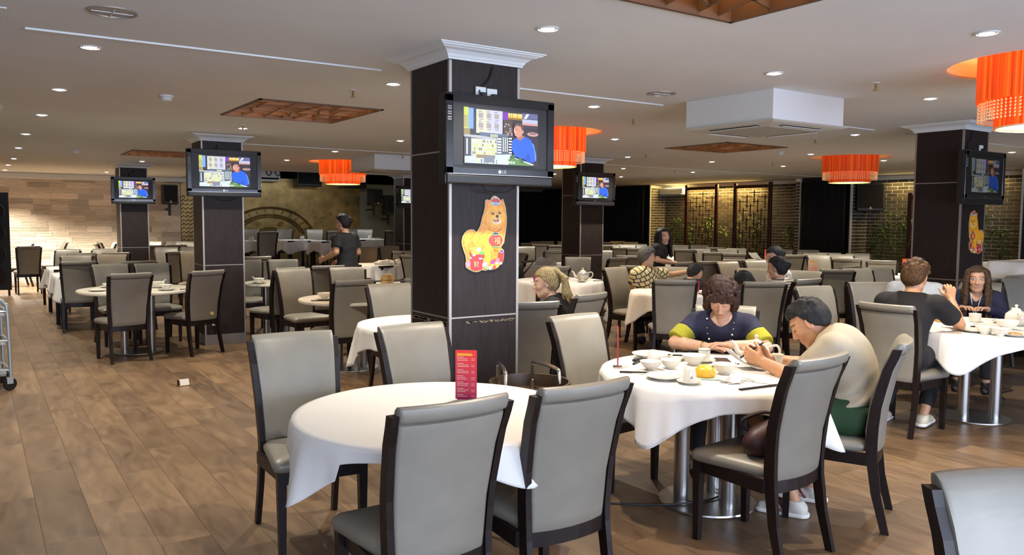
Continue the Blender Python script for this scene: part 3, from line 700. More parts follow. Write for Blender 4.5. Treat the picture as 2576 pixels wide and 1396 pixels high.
('S7', 8.854, 20.304, 155, 'grey chair facing out on the stage under the wall loudspeaker'),
('S8', 8.900, 18.815, -8, 'dark chair back on the stage touching the far pillar'),
('D', 3.859, 2.580, 28, 'pale chair the man in the beige t-shirt sits on'),
]

GRP = 'dining chairs around the restaurant tables'
chair_of = {}
for cid, x, y, yaw, lab in CHAIRS:
    z = .3 if cid[0] == 'S' else 0
    if x*.558+y*.826 < 15.2:
        t = thing('dining_chair', lab, 'chair', (x, y, z), math.radians(yaw), GRP)
        for n, me in CH: obj(n, me, None, t)
    else:
        t = obj('dining_chair', FARCHAIR, None, None, None, (x, y, z), math.radians(yaw)); tag(t, lab, 'chair', GRP)
    chair_of[cid] = t
# wear on three of the near chairs
o = obj('torn_patch', B((.08, ys(.47)-.058, .475), (.045, .003, .035), rot=(0, .3, 0)), mat('yellow_foam', (.62, .46, .12), .9), chair_of['L17']); o['label'] = 'torn yellow foam patch'
# ================================================================ TABLES AND CLOTHS
def table(cx, cy, label, r=.6, h=.75, top='tabletop', posts=3, rot=0, z0=0, group='round restaurant tables', wood=False):
    t = thing('round_table', label, 'table', (cx, cy, z0), rot, group)
    obj('tabletop', lathe([(r-.012, h-.034), (r-.002, h-.03), (r, h-.02), (r, h-.008), (r-.006, h)], 56), M[top], t, smooth=40)
    m = M['wood_dark'] if wood else M['steel']
    for k in range(posts):
        a = 2*math.pi*k/posts; q = .15 if posts > 1 else 0
        obj('post', lathe([(.043, .012), (.043, h-.04)], 20, (q*math.cos(a), q*math.sin(a), 0)), m, t, smooth=40)
    obj('base_plate', lathe([(.272, 0), (.275, .004), (.272, .012), (.10, .016)], 40), m, t, smooth=30)
    obj('support_plate', lathe([(.3, h-.05), (.3, h-.036)], 24), M['black_satin'], t)
    return t
def square_table(cx, cy, label, s=.8, h=.75, rot=0, z0=0):
    t = thing('square_table', label, 'table', (cx, cy, z0), rot, 'square tables under cloths')
    obj('tabletop', B((0, 0, h-.02), (s, s, .035), bev=.004, seg=1), M['wood_dark'], t)
    for a in (-1, 1):
        for b in (-1, 1): obj('leg', B((a*(s/2-.06), b*(s/2-.06), (h-.038)/2), (.05, .05, h-.038)), M['wood_dark'], t)
    for a in (-1, 1): obj('brace', B((0, a*(s/2-.06), h-.14), (.05, .03, .3), rot=(0, .7*a, 0)), M['wood_dark'], t)
    return t
def cloth(cx, cy, label, r=.6, h=.752, half=.8, rot=0, seed=1, z0=0, amp=.13, nf=13, square=False, group='white tablecloths', n=176, cut=None):
    """square cloth over a round (or square) top: flat disc, rounded edge, then folds that hang down"""
    r_ = random.Random(seed); ph = [r_.uniform(0, 6.28) for _ in range(4)]; verts, faces = [], []
    rr = [0, .3*r, .6*r, .85*r, .96*r, r]; S = 12
    def edge(a):
        if not square: return r
        c, s = abs(math.cos(a)), abs(math.sin(a)); return r/((c**10+s**10)**.1)
    for k, q in enumerate(rr):
        for i in range(n):
            a = 2*math.pi*i/n; e = edge(a)*q/r; verts.append((e*math.cos(a), e*math.sin(a), h+.0035-(.002 if k == 5 else 0)))
    for k in range(1, S+1):
        for i in range(n):
            a = 2*math.pi*i/n; d = a-rot; c, s = abs(math.cos(d)), abs(math.sin(d)); e = edge(a); ext = half/((c**9+s**9)**(1/9)); L = max(.06, ext-e)*(1+.03*math.sin(3*a+ph[3]))
            if cut: L *= cut(a)
            sd = L*k/S; dc = (d % (math.pi/2))-math.pi/4; corner = (1-(dc/.17)**2)*math.exp(-(dc/.24)**2)
            w_ = math.sin(nf*a+ph[0]+.8*math.sin(2*a+ph[1]))+.5*math.sin(2.3*nf*a+ph[2])+.3*math.sin(4.1*nf*a+ph[3]); ro = e+.010*min(1, k/2)+sd*(.07+amp*w_*.6+.20*corner)
            zz = h+.002-sd*.965-.006*min(1, k)
            verts.append((ro*math.cos(a), ro*math.sin(a), zz))
    R = len(rr)+S
    for k in range(R-1):
        for i in range(n):
            j = (i+1) % n; q = (k*n+i, k*n+j, (k+1)*n+j, (k+1)*n+i)
            if k == 0: faces.append((n+j, n+i, i))
            else: faces.append(q)
    me = bpy.data.meshes.new('tablecloth'); me.from_pydata(verts, [], faces); bm = BM(); bm.from_mesh(me); bmesh.ops.remove_doubles(bm, verts=[v for v in bm.verts if v.co.xy.length < 1e-4], dist=1e-3); bm.to_mesh(me); bm.free()
    o = obj('tablecloth', me, M['cloth'], None, 180, (cx, cy, z0)); tag(o, label, 'tablecloth', group)
    md = o.modifiers.new('t', 'SOLIDIFY'); md.thickness = .0018; md.offset = 1
    return o
T1 = (1.67, 3.06); T2 = (3.42, 3.06); T3 = (6.75, 3.22); T4 = (1.58, 10.25); T10 = (3.05, 5.72); T11 = (6.72, 8.78); T12 = (6.98, 6.62)
table(*T1, 'round table hidden under the bare white cloth in front', r=.61, posts=4, rot=.4, wood=True)
cloth(*T1, 'empty white tablecloth with one red menu card in front', r=.62, half=.70, rot=math.radians(138), seed=4, nf=9, amp=.09, cut=lambda a: .55 if 3.6 < a < 5.6 else 1)
table(*T2, 'round table on three steel posts where two people sit', r=.6, rot=.5)
cloth(*T2, 'white tablecloth crowded with bowls where two people sit', r=.61, half=.705, rot=math.radians(149), seed=9, nf=10, amp=.16)
table(*T3, 'round table with steel post at the right edge of the picture', r=.68, rot=1.0)
cloth(*T3, 'white tablecloth at the right edge with a folded corner hanging', r=.69, half=.755, rot=math.radians(152), seed=13, nf=8, amp=.1)
table(*T4, 'bare cream round table with bowls left of the second pillar', r=.64, posts=2, rot=.05)
table(3.3, 10.45, 'bare round table cut by the second pillar with one bowl', r=.42, rot=.3)
table(3.32, 7.95, 'bare round table behind the taupe chair with one bowl and spoon', r=.56, rot=.3)
table(*T10, 'round table hidden behind the big pillar beside the blonde woman', r=.56, rot=.3)
cloth(*T10, 'white cloth edge peeping out left of the big pillar', r=.57, half=.72, rot=.3, seed=21)
table(*T11, 'round table under the long white cloth with teapot', r=.6)
cloth(*T11, 'long white tablecloth with patterned teapot behind the blonde woman', r=.61, half=1.0, rot=.5, seed=23, nf=15, amp=.1)
table(*T12, 'round table of the family group in the middle', r=.66)
cloth(*T12, 'white tablecloth of the family group with basket and menu', r=.67, half=.84, rot=.35, seed=25)
square_table(6.3, 13.55, 'square table under the crumpled napkins', s=.85, rot=.25)
cloth(6.3, 13.55, 'cream lit tablecloth heaped with crumpled napkins', r=.44, half=.72, rot=.25, seed=27, square=True, amp=.16, n=128)
t9 = table(4.62, 9.55, 'dark wooden round table carrying bamboo steamers', r=.52, top='wood_dark', wood=True)
square_table(1.4, 15.0, 'farther of two square tables by the stone wall', rot=.1); cloth(1.4, 15.0, 'farther white cloth corner hanging by the stone wall', r=.42, half=.70, rot=.1, seed=31, square=True, amp=.16, n=112)
square_table(1.36, 13.2, 'nearer of two square tables by the stone wall', rot=.05); cloth(1.36, 13.2, 'nearer white cloth corner hanging behind the taupe chair', r=.42, half=.70, rot=.05, seed=33, square=True, amp=.16, n=112)
for k, (x, y, lb) in enumerate(((5.2, 18.9, 'touching the second pillar'), (6.55, 19.15, 'left of two on the stage'), (7.05, 18.25, 'right of two on the stage by the waiter'), (8.85, 21.2, 'behind the waiter\'s shoulder'), (8.5, 19.4, 'under the wall loudspeaker'))):
    square_table(x, y, 'square stage table %s' % lb, s=.75, z0=.3, rot=.1); cloth(x, y, 'white stage tablecloth %s' % lb, r=.39, half=.64, rot=.1, seed=40+k, z0=.3, square=True, amp=.17, n=96)
for k, (x, y, lb) in enumerate(((9.1, 12.3, 'with napkins beside the pram'), (12.0, 7.0, 'with glasses beside the standing red card'), (13.0, 12.75, 'beside the waitress\'s hands'), (9.75, 7.25, 'behind the tan menu card'), (13.7, 11.2, 'with the white folded napkins before the second fretwork screen'), (11.5, 4.9, 'beside the white drape at right'))):
    table(x, y, 'far round table %s' % lb, r=.58, posts=1); cloth(x, y, 'far white tablecloth %s' % lb, r=.59, half=.75, rot=k*.4, seed=50+k, n=96)
dr = cloth(10.75, 4.35, 'tall white cloth draped over a stack at the right border', r=.5, h=1.12, half=1.0, rot=.6, seed=61, square=True, amp=.05, nf=5, n=96)
st_ = thing('side_cabinet', 'cabinet hidden under the tall white drape at right', 'cabinet', (10.75, 4.35, 0)); obj('carcass', B((0, 0, .56), (.94, .94, 1.1)), M['wood_dark'], st_)
# ================================================================ TABLEWARE
def P_(t, z=.7565): return (t[0], t[1], z)
WARE = 'crockery on the tables'
def lath_thing(name, prof, label, cat, loc, m='china', n=28, rot=0, parent=None, group=WARE):
    o = obj(name, lathe(prof, n), M[m], parent, 50, loc, rot)
    if parent is None: tag(o, label, cat, group)
    return o
PLATE = [(.05, 0), (.055, .004), (.085, .012), (.098, .018), (.1, .021), (.096, .021), (.08, .016), (.05, .009), (.001, .009)]
BOWL = [(.026, 0), (.027, .008), (.04, .018), (.053, .034), (.06, .05), (.0615, .052), (.057, .05), (.048, .032), (.03, .016), (.001, .013)]
CUP = [(.026, 0), (.03, .002), (.033, .03), (.036, .07), (.036, .073), (.033, .07), (.03, .03), (.026, .006), (.001, .006)]
CUPD = [(.036, 0), (.0365, .003), (.034, .04), (.029, .07), (.026, .076), (.022, .078), (.022, .08), (.019, .08), (.018, .077), (.001, .077)]
SAUCER = [(.03, 0), (.032, .003), (.055, .010), (.066, .014), (.067, .016), (.05, .011), (.02, .006), (.001, .006)]
def plate(x, y, label, z=.7565, s=1.0): o = lath_thing('plate', [(r*s, q) for r, q in PLATE], label, 'plate', (x, y, z)); return o
def bowl(x, y, label, z=.7565, s=1.0, spoon=None):
    o = lath_thing('bowl', [(r*s, q*s) for r, q in BOWL], label, 'bowl', (x, y, z))
    if spoon is not None:
        sp = obj('spoon', spoon_bm(), M['china'], None, 60, (x, y, z+.022*s), spoon); tag(sp, 'china spoon standing in the '+label[:60], 'spoon', 'china spoons')
    return o
def spoon_bm():
    bm = BM(); tube(bm, smoothpath([(.0, 0, .0), (.03, 0, .012), (.062, 0, .045), (.085, 0, .056)], 3), [.012, .011, .009, .007, .006, .005, .005, .005, .006, .006], 6)
    return bm
def saucer_cup(x, y, label, z=.7565, down=False):
    s = lath_thing('saucer', SAUCER, 'white saucer under the '+label, 'saucer', (x, y, z)); c = lath_thing('cup', CUPD if down else CUP, label, 'cup', (x, y, z+.0065)); return c
def sticks(x, y, x2, y2, label, z=.7565):
    L = math.hypot(x2-x, y2-y); a = math.atan2(y2-y, x2-x); bm = BM()
    t = thing('chopsticks', label, 'chopsticks', (x, y, z), a, 'pairs of dark chopsticks')
    for k in (0, 1): obj('chopstick', tube(BM(), [(0, k*.012, .0045), (L, k*.012+(.012 if k else 0), .0035)], [.0045, .003], 6), M['wood_dark'], t)
def card(x, y, label, a, h=.21, w=.095, z=.7565, colors=((.78, .035, .03), (.45, .02, .10)), stand=True):
    t = thing('menu_card', label, 'menu card', (x, y, z), a, 'upright menu cards'); k0, k1 = colors; n = 8
    obj('card', B((0, 0, h/2+.004), (w, .0022, h)), M['red_card'], t)
    polys = [([(-w/2, .004+h*i/n), (w/2, .004+h*i/n), (w/2, .004+h*(i+1)/n), (-w/2, .004+h*(i+1)/n)], [k1[c]+(k0[c]-k1[c])*(i/(n-1)) for c in range(3)]) for i in range(n)]
    polys.append(([(-w*.42, h*.90), (w*.32, h*.90), (w*.26, h*.95), (-w*.42, h*.955)], (.85, .38, .02)))
    r_ = random.Random(5)
    for i in range(26):
        zz = h*.87-i*h*.032
        if i % 4 == 3: continue
        l = w*(.30 if i % 4 == 0 else r_.uniform(.38, .56)); polys.append(([(-w*.42, zz), (-w*.42+l, zz), (-w*.42+l, zz+h*.011), (-w*.42, zz+h*.011)], (.85, .55, .45)))
        if i % 4: polys.append(([(w*.24, zz), (w*.40, zz), (w*.40, zz+h*.009), (w*.24, zz+h*.009)], (.85, .5, .42)))
    for q in (0, math.pi): 
        o = pix_mesh('card_print', polys, M['print'], t, dz=.00006, base=.0014); o.rotation_euler = (0, 0, q)
    if stand: obj('stand', B((0, 0, .003), (w*.8, .05, .006)), M['chrome'], t)
    return t
def steamer(x, y, label, z, n=2, r=.08, lid=True):
    t = thing('bamboo_steamer', label, 'steamer', (x, y, z), 0, 'bamboo steamers')
    for k in range(n):
        obj('tier', lathe([(r, k*.055), (r, k*.055+.048), (r-.008, k*.055+.048), (r-.008, k*.055+.02), (.001, k*.055+.02)], 26), M['bambooware'], t, smooth=40)
        obj('band', lathe([(r+.003, k*.055+.005), (r+.003, k*.055+.02)], 26, cap0=False, cap1=False), M['bambooware'], t, smooth=40)
    if lid:
        zt = n*.055
        for k in range(4): obj('lid_slat', B((0, 0, zt+.006+.004*k), (r*1.7, .03, .004), rot=(0, 0, k*.8)), M['bambooware'], t)
    return t
def napkin(x, y, label, z=.7565, s=.1, seed=1, group='crumpled paper napkins'):
    r_ = random.Random(seed); bm = BM(); bmesh.ops.create_icosphere(bm, subdivisions=3, radius=1)
    for v in bm.verts:
        d = v.co.normalized(); k = 1+.28*math.sin(5*d.x+seed)*math.sin(6*d.y+2)+.16*math.sin(13*d.z+9*d.x); v.co = Vector((d.x*s*k, d.y*s*.8*k, max(0, (d.z+.35)*s*.32*k)))
    o = obj('napkin', bm, M['paper'], None, 40, (x, y, z)); return tag(o, label, 'napkin', group)
def teapot(x, y, label, z, rot, s=1.0, pattern=False):
    t = thing('teapot', label, 'teapot', (x, y, z), rot, 'white china teapots')
    obj('body', lathe([(r*s, q*s) for r, q in ((.045, 0), (.05, .004), (.075, .03), (.085, .065), (.078, .1), (.05, .125), (.035, .13))], 32), M['china'], t, smooth=50)
    obj('lid', lathe([(r*s, q*s) for r, q in ((.04, .128), (.04, .133), (.03, .145), (.012, .152), (.008, .158), (.014, .168), (.012, .178), (.002, .182))], 24), M['china'], t, smooth=50)
    obj('spout', tube(BM(), smoothpath([(.07*s, 0, .045*s), (.11*s, 0, .07*s), (.125*s, 0, .11*s), (.15*s, 0, .135*s)], 4), [s*(.022-.0011*k) for k in range(13)], 10), M['china'], t, smooth=60)
    obj('handle', tube(BM(), smoothpath([(-.072*s, 0, .105*s), (-.12*s, 0, .12*s), (-.14*s, 0, .08*s), (-.11*s, 0, .04*s), (-.078*s, 0, .035*s)], 4), .008*s, 8), M['china'], t, smooth=60)
    if pattern:
        o = obj('painted_band', lathe([(.0845*s, .078*s), (.0797*s, .1*s), (.0655*s, .115*s)], 32, cap0=False, cap1=False), mat('grey_flower_band', (.35, .36, .38), .3, noise=.9, nscale=45), t, smooth=50); o['label'] = 'grey flower pattern band'
    return t
# --- front table and the occupied table
card(1.88, 3.16, 'red price card standing alone on the front white tablecloth', math.radians(-38), h=.23, w=.1)
card(3.03, 3.40, 'red card seen edge-on at the left of the occupied table', math.radians(52), h=.23, w=.09)
Z = .7575
lath_thing('serving_dish', [(r*1.25, q*1.6) for r, q in PLATE], 'deep white oval dish at the far left of the occupied table', 'dish', (3.40, 3.50, Z))
bm = B((0, 0, .006), (.15, .012, .011), bev=.003); box(bm, (.06, .03, .006), (.05, .03, .012), bev=.004); tag(obj('key_bunch', bm, M['black_satin'], None, None, (3.22, 3.44, Z), .5), 'black key case lying left of the upturned cup', 'keys')
lath_thing('cup', CUPD, 'upturned white cup beside the black key case', 'cup', (3.285, 3.375, Z))
bowl(3.135, 3.24, 'small white bowl left of two in front of the upturned cup'); bowl(3.265, 3.215, 'small white bowl right of two in front of the upturned cup')
plate(3.49, 3.415, 'white plate with utensils before the curly haired woman', s=.9); sticks(3.46, 3.43, 3.56, 3.33, 'dark tongs leaning on the plate before the curly haired woman', Z+.022)
bowl(3.46, 3.22, 'larger white bowl right of the plate with utensils', s=1.15)
saucer_cup(3.585, 3.255, 'green rimmed white cup before the curly haired woman')
obj_ = obj('green_rim', lathe([(.0365, .066), (.0365, .069)], 28, cap0=False, cap1=False), mat('green_glaze', (.08, .16, .1), .3), None)
obj_.parent = [o for o in COL.objects if o.get('label') == 'green rimmed white cup before the curly haired woman'][0]
ph_ = thing('phone', 'dark phone lying face down near the curly haired woman', 'phone', (3.685, 3.2, Z), .9, 'phones'); obj('case', B((0, 0, .006), (.15, .078, .011), bev=.004), mat('brown_case', (.03, .015, .012), .4), ph_)
sticks(3.445, 3.10, 3.70, 3.09, 'chopsticks lying behind the yellow bun'); sticks(2.93, 3.27, 3.10, 3.125, 'chopsticks beside the empty front plate')
plate(3.02, 3.02, 'empty white plate at the near left of the occupied table', s=1.0)
cp = saucer_cup(3.045, 2.86, 'upturned white cup with a small black letter on its saucer', down=True)
text_mesh('letter_mark', 'A', .02, M['black_satin'], cp, (-.018, -.0305, .030), (math.radians(84), 0, math.radians(-31)))
bm = BM(); poly_extrude(bm, [(-.14, -.05), (.13, -.06), (.15, .0), (.12, .055), (-.12, .06), (-.155, .01)], 0, .006); o = obj('tray', bm, M['mint'], None, None, (3.245, 2.89, Z), -.75); tag(o, 'pale mint plastic tray under the yellow bun', 'tray')
bm = BM(); bmesh.ops.create_icosphere(bm, subdivisions=3, radius=.058)
for v in bm.verts: v.co.z = max(-.02, v.co.z*.78); v.co *= 1+.03*math.sin(40*v.co.x)*math.sin(37*v.co.y)
tag(obj('bun', bm, M['orange_bun'], None, 60, (3.23, 2.925, Z+.026)), 'round crackly yellow bun on the mint tray', 'bun')
bowl(3.395, 2.935, 'white bowl with a spoon right of the yellow bun', s=1.1, spoon=2.4)
napkin(3.27, 2.765, 'crumpled tissue beside the mint tray', s=.065, seed=3)
def sheet(x, y, a, w_, l, label, curl=0, z=Z):
    bm = BM(); n = 8; rs = []
    for i in range(n+1): t = i/n; rs.append([(-w_/2, l*(t-.5), curl*t*t*.12), (w_/2, l*(t-.5), curl*t*t*.10)])
    rings(bm, rs, False, False, False); o = obj('paper_sheet', bm, M['paper'], None, 60, (x, y, z+.001), a); md = o.modifiers.new('t', 'SOLIDIFY'); md.thickness = .001; tag(o, label, 'paper', 'loose paper sheets')
sheet(3.44, 2.70, .3, .17, .24, 'order sheet lying in front of the man\'s hands'); sheet(3.62, 2.98, 1.0, .14, .2, 'curled white paper by the man\'s phone', curl=1); sheet(3.05, 3.22, .4, .13, .18, 'white paper slip near the red card on the occupied table'); sheet(3.6, 3.5, .2, .12, .16, 'white paper slip behind the plate with utensils')
tag(obj('pen', tube(BM(), [(0, 0, .006), (.1, .02, .006)], .005, 8), M['paper'], None, None, (3.36, 2.7, Z+.002), 1.2), 'white pen on the order sheet', 'pen')
sticks(3.13, 2.60, 3.40, 2.565, 'chopsticks at the near edge before the man')
teapot(3.80, 3.05, 'plain white teapot beside the man\'s hands', Z, 2.2, .95); saucer_cup(3.80, 2.90, 'white cup in front of the plain teapot')
# --- right table
Z3 = .7575
for x, y, s, lb in ((6.36, 3.05, 1.1, 'plate of leftovers under the black t-shirt man\'s forearm'), (6.72, 3.12, 1.15, 'white plate behind the black t-shirt man\'s wrist'), (6.40, 2.78, 1.25, 'plate with brown food at the right border')): plate(x, y, lb, s=s)
bm = BM(); bmesh.ops.create_icosphere(bm, subdivisions=2, radius=.05)
for v in bm.verts: v.co.z = max(0, v.co.z*.3)
tag(obj('food', bm, mat('brown_food', (.45, .24, .10), .5, noise=.4), None, 50, (6.40, 2.78, Z3+.012)), 'brown leftovers on the plate at the right border', 'food')
steamer(6.78, 3.50, 'bamboo steamer behind the man\'s raised hand', Z3, n=2, lid=False); plate(6.78, 3.50, 'small white plate on top of the bamboo steamer', z=Z3+.11, s=.75)
lath_thing('cup', [(r*1.35, q*.95) for r, q in CUP], 'white cup in front of the long haired woman', 'cup', (7.0, 3.36, Z3))
bowl(6.30, 2.95, 'pale green bowl nearest the man\'s elbow', s=1.1); bowl(6.30, 2.84, 'white bowl nearest the hanging cloth corner', s=1.1); bowl(6.72, 2.98, 'wide white bowl in the middle of the right table', s=1.4)
bm = BM(); bmesh.ops.create_icosphere(bm, subdivisions=2, radius=.04)
for v in bm.verts: v.co.z = max(0, v.co.z*.6)
plate(7.1, 3.2, 'small plate holding the yellow bun on the right table', s=.7); tag(obj('bun', bm, M['orange_bun'], None, 50, (7.1, 3.2, Z3+.011)), 'yellow bun in front of the long haired woman', 'bun')
teapot(7.04, 3.06, 'white teapot on the right table, farther of two', Z3, .6, .95); teapot(6.86, 2.82, 'white teapot on the right table, nearer of two', Z3, .6, 1.0)
sticks(6.56, 2.95, 6.62, 2.72, 'chopsticks by the two teapots'); sticks(6.62, 3.2, 6.86, 3.12, 'chopsticks behind the wide bowl')
# --- other tables
ZT = .7505
plate(1.15, 10.12, 'flat white plate at the left rim of the bare table', z=ZT); plate(1.30, 10.58, 'plate under the small cup at the back of the bare table', z=ZT, s=.8); bowl(1.30, 10.58, 'small bowl at the back left of the bare table', z=ZT+.01, s=.8)
plate(1.82, 10.28, 'plate under the spouted bowl on the bare table', z=ZT, s=.9); bowl(1.82, 10.28, 'spouted bowl behind the grey chair on the bare table', z=ZT+.01, s=1.2, spoon=0)
plate(1.83, 9.86, 'plate under the bowl nearest the torn chair', z=ZT); bowl(1.83, 9.86, 'bowl with spoon nearest the torn chair', z=ZT+.01, s=1.1, spoon=1.8); sticks(1.98, 9.84, 2.14, 9.9, 'chopsticks beside the torn chair', ZT)
plate(3.02, 10.28, 'plate under the bowl right of the second pillar', z=ZT); bowl(3.02, 10.28, 'bowl with spoon right of the second pillar', z=ZT+.01, s=1.15, spoon=3.0); sticks(2.86, 10.2, 3.0, 10.15, 'chopsticks right of the second pillar', ZT)
plate(3.0, 7.92, 'plate under the lone bowl on the bare table', z=ZT); bowl(3.0, 7.92, 'lone bowl with spoon before the big pillar', z=ZT+.01, s=1.2, spoon=-.6); sticks(2.83, 7.85, 2.99, 7.75, 'chopsticks beside the lone bowl', ZT)
steamer(4.42, 9.42, 'two tier bamboo steamer left of the big pillar', ZT); steamer(4.66, 9.22, 'single bamboo steamer with crossed slats at the big pillar', ZT, n=1); plate(4.55, 9.33, 'white plate between the bamboo steamers', z=ZT); plate(4.28, 9.38, 'white plate left of the bamboo steamers', z=ZT)
for k, (x, y) in enumerate(((6.2, 13.35), (6.42, 13.3))): napkin(x, y, ('left' if k == 0 else 'right')+' heap of napkins on the cream lit cloth', z=.757, s=.17, seed=6+k)
teapot(6.93, 8.52, 'flower patterned white teapot on the long cloth', .757, math.radians(148), 1.0, True); saucer_cup(6.6, 8.55, 'white cup left of the flower patterned teapot', z=.757); saucer_cup(6.78, 8.35, 'low white cup before the flower patterned teapot', z=.757); napkin(6.9, 8.86, 'napkin left of the flower patterned teapot', z=.757, s=.06, seed=2); sticks(7.02, 8.4, 7.2, 8.33, 'chopsticks right of the flower patterned teapot', .757)
lath_thing('cup', [(r*1.3, q) for r, q in CUP], 'bright purple cup at the blonde woman\'s face', 'cup', (6.22, 8.62, .757), m='china'); COL.objects[-1].data = COL.objects[-1].data.copy(); COL.objects[-1].data.materials[0] = mat('purple_plastic', (.42, .04, .30), .4)
def fan(x, y, label, z, a, s=.16):   # napkin folded as an upright fan
    bm = BM(); n = 12; rs = []
    for i in range(n+1): t = math.pi*i/n; d = .012*(i % 2); rs.append([(0, d, .01), (s*.75*math.cos(t), d+.02, .01+s*math.sin(t))])
    rings(bm, rs, False, False, False); o = obj('napkin', bm, M['paper'], None, None, (x, y, z), a); o.modifiers.new('t', 'SOLIDIFY').thickness = .003; tag(o, label, 'napkin', 'fan folded napkins')
fan(8.47, 11.6, 'left fan folded napkin above the blonde woman', .757, -.6); fan(8.6, 11.5, 'right fan folded napkin above the blonde woman', .757, -.6)
table(8.55, 11.75, 'far round table under the two fan folded napkins', r=.5, posts=1); cloth(8.55, 11.75, 'white tablecloth under the two fan folded napkins', r=.51, half=.66, seed=71, n=96)
napkin(9.0, 12.2, 'napkin on the cloth beside the pram', z=.757, s=.1, seed=9)
for k, (x, y) in enumerate(((13.75, 11.1), (13.6, 10.95))): sheet(x, y, .5+k, .22, .3, ('larger' if k == 0 else 'smaller')+' white folded napkin before the second fretwork screen', curl=1.5, z=.757)
card(13.6, 10.75, 'thin red card before the second fretwork screen', 1.0, h=.24)
card(12.05, 6.85, 'red card standing right of the wide brown chair back', -.95, h=.26, w=.12); card(9.62, 6.80, 'tan and red menu card beside the tall dark chair back', -.8, h=.30, w=.13, colors=((.62, .45, .26), (.6, .05, .06)))
card(6.98, 6.5, 'red menu at the child\'s shoulder on the family table', -.3, h=.12, w=.1); steamer(7.22, 6.35, 'flat bamboo basket on the family table', .757, n=1, lid=False, r=.11); lath_thing('cup', CUP, 'white cup beside the bamboo basket', 'cup', (7.33, 6.5, .757)); plate(6.92, 6.3, 'white plate at the family table\'s near edge', z=.757)
for k, (x, y) in enumerate(((11.95, 6.75), (12.1, 6.7), (12.2, 6.8))):
    lath_thing('wine_glass', [(.03, 0), (.03, .003), (.004, .006), (.004, .07), (.03, .095), (.034, .13), (.028, .16), (.026, .16), (.03, .13), (.004, .078)], ('first', 'second', 'third')[k]+' stemmed glass from the left below the standing red card', 'glass', (x, y, .757), m='glass', n=16, group='stemmed glasses')
lath_thing('jug', [(.05, 0), (.06, .02), (.06, .12), (.05, .18), (.055, .19), (.05, .185), (.05, .12), (.05, .02), (.001, .02)], 'glass jug at the waitress\'s hands', 'jug', (12.9, 12.55, .757), m='glass', n=18); lath_thing('cup', CUP, 'white cup beyond the waitress\'s hands', 'cup', (13.05, 12.95, .757))
for k, (x, y) in enumerate(((5.1, 18.75), (5.35, 18.75), (6.65, 19.0), (7.1, 18.05), (8.55, 19.25))): lath_thing('cup', [(r*1.6, q*1.2) for r, q in CUPD], 'upturned white cup on the '+('far left', 'left', 'second', 'middle', 'right')[k]+' stage table', 'cup', (x, y, 1.055))
plate(8.75, 19.3, 'white plate on the right stage table', z=1.055)
# ================================================================ CEILING FITTINGS
DOWN = [(0.63, 20.9, 'last of the left-hand receding row near the stone wall'), (0.62, 5.44, 'first of the left-hand receding row of ceiling spots'), (0.61, 7.37, 'second of the left-hand receding row of ceiling spots'), (0.61, 9.31, 'third of the left-hand receding row of ceiling spots'), (0.58, 11.58, 'fourth of the left-hand receding row, beside the white bulkhead corner'), (0.6, 13.99, 'fifth of the left-hand receding row of ceiling spots'), (0.64, 16.64, 'sixth of the left-hand receding row of ceiling spots'), (0.62, 18.77, 'seventh of the left-hand receding row of ceiling spots'), (2.56, 20.26, 'ceiling spot low between the bulkhead and the farthest left pillar'), (2.57, 3.48, 'large ceiling spot between the big pillar and the top lattice light'), (4.54, 2.19, 'large ceiling spot at the upper right above the red lamp'), (4.59, 3.6, 'ceiling spot above the near air conditioner'), (4.64, 5.58, 'ceiling spot right of the big television'), (6.55, 3.58, "ceiling spot above the right pillar's cornice"), (2.66, 5.55, "ceiling spot just left of the big pillar's cornice"), (4.65, 9.5, 'ceiling spot left of the big pillar at television height'), (4.6, 11.63, 'ceiling spot above the far left red lamp'), (4.61, 13.91, "ceiling spot right of the second pillar's television"), (2.58, 9.3, "ceiling spot above the second pillar's cornice"), (2.6, 15.92, 'ceiling spot between far lattice light and farthest left pillar'), (6.71, 7.65, 'ceiling spot beside the glowing lamp recess in the middle'), (8.77, 9.68, "ceiling spot above the middle pillar's television"), (10.66, 11.89, 'upper of two ceiling spots right of the middle television'), (12.68, 14.21, 'lower of two ceiling spots right of the middle television'), (10.6, 9.56, 'ceiling spot below the right lattice light'), (12.56, 11.84, 'ceiling spot above the first fretwork screen'), (12.45, 9.5, 'small ceiling spot above the second fretwork screen'), (10.55, 7.56, 'ceiling spot left of the right red lamp'), (8.58, 5.56, 'ceiling spot above the right red lamp'), (12.57, 7.61, "ceiling spot touching the right red lamp's recess"), (12.47, 5.59, "ceiling spot right of the right pillar's television"), (10.79, 14.3, 'ceiling spot just under the middle red lamp')]
SPRINK = [(2.53, 6.01, 'sprinkler above the left lattice light'), (2.49, 8.98, 'sprinkler beside the spot over the second pillar'), (5.72, 11.6, 'sprinkler left of the big pillar'), (5.51, 3.42, 'sprinkler right of the near air conditioner'), (5.52, 6.02, 'sprinkler left of the near air conditioner'), (8.61, 9.1, 'sprinkler right of the middle pillar'), (11.78, 11.6, 'small sprinkler before the first fretwork screen'), (11.55, 9.04, 'small sprinkler before the second fretwork screen'), (8.62, 6.12, 'sprinkler right of the right lattice light')]

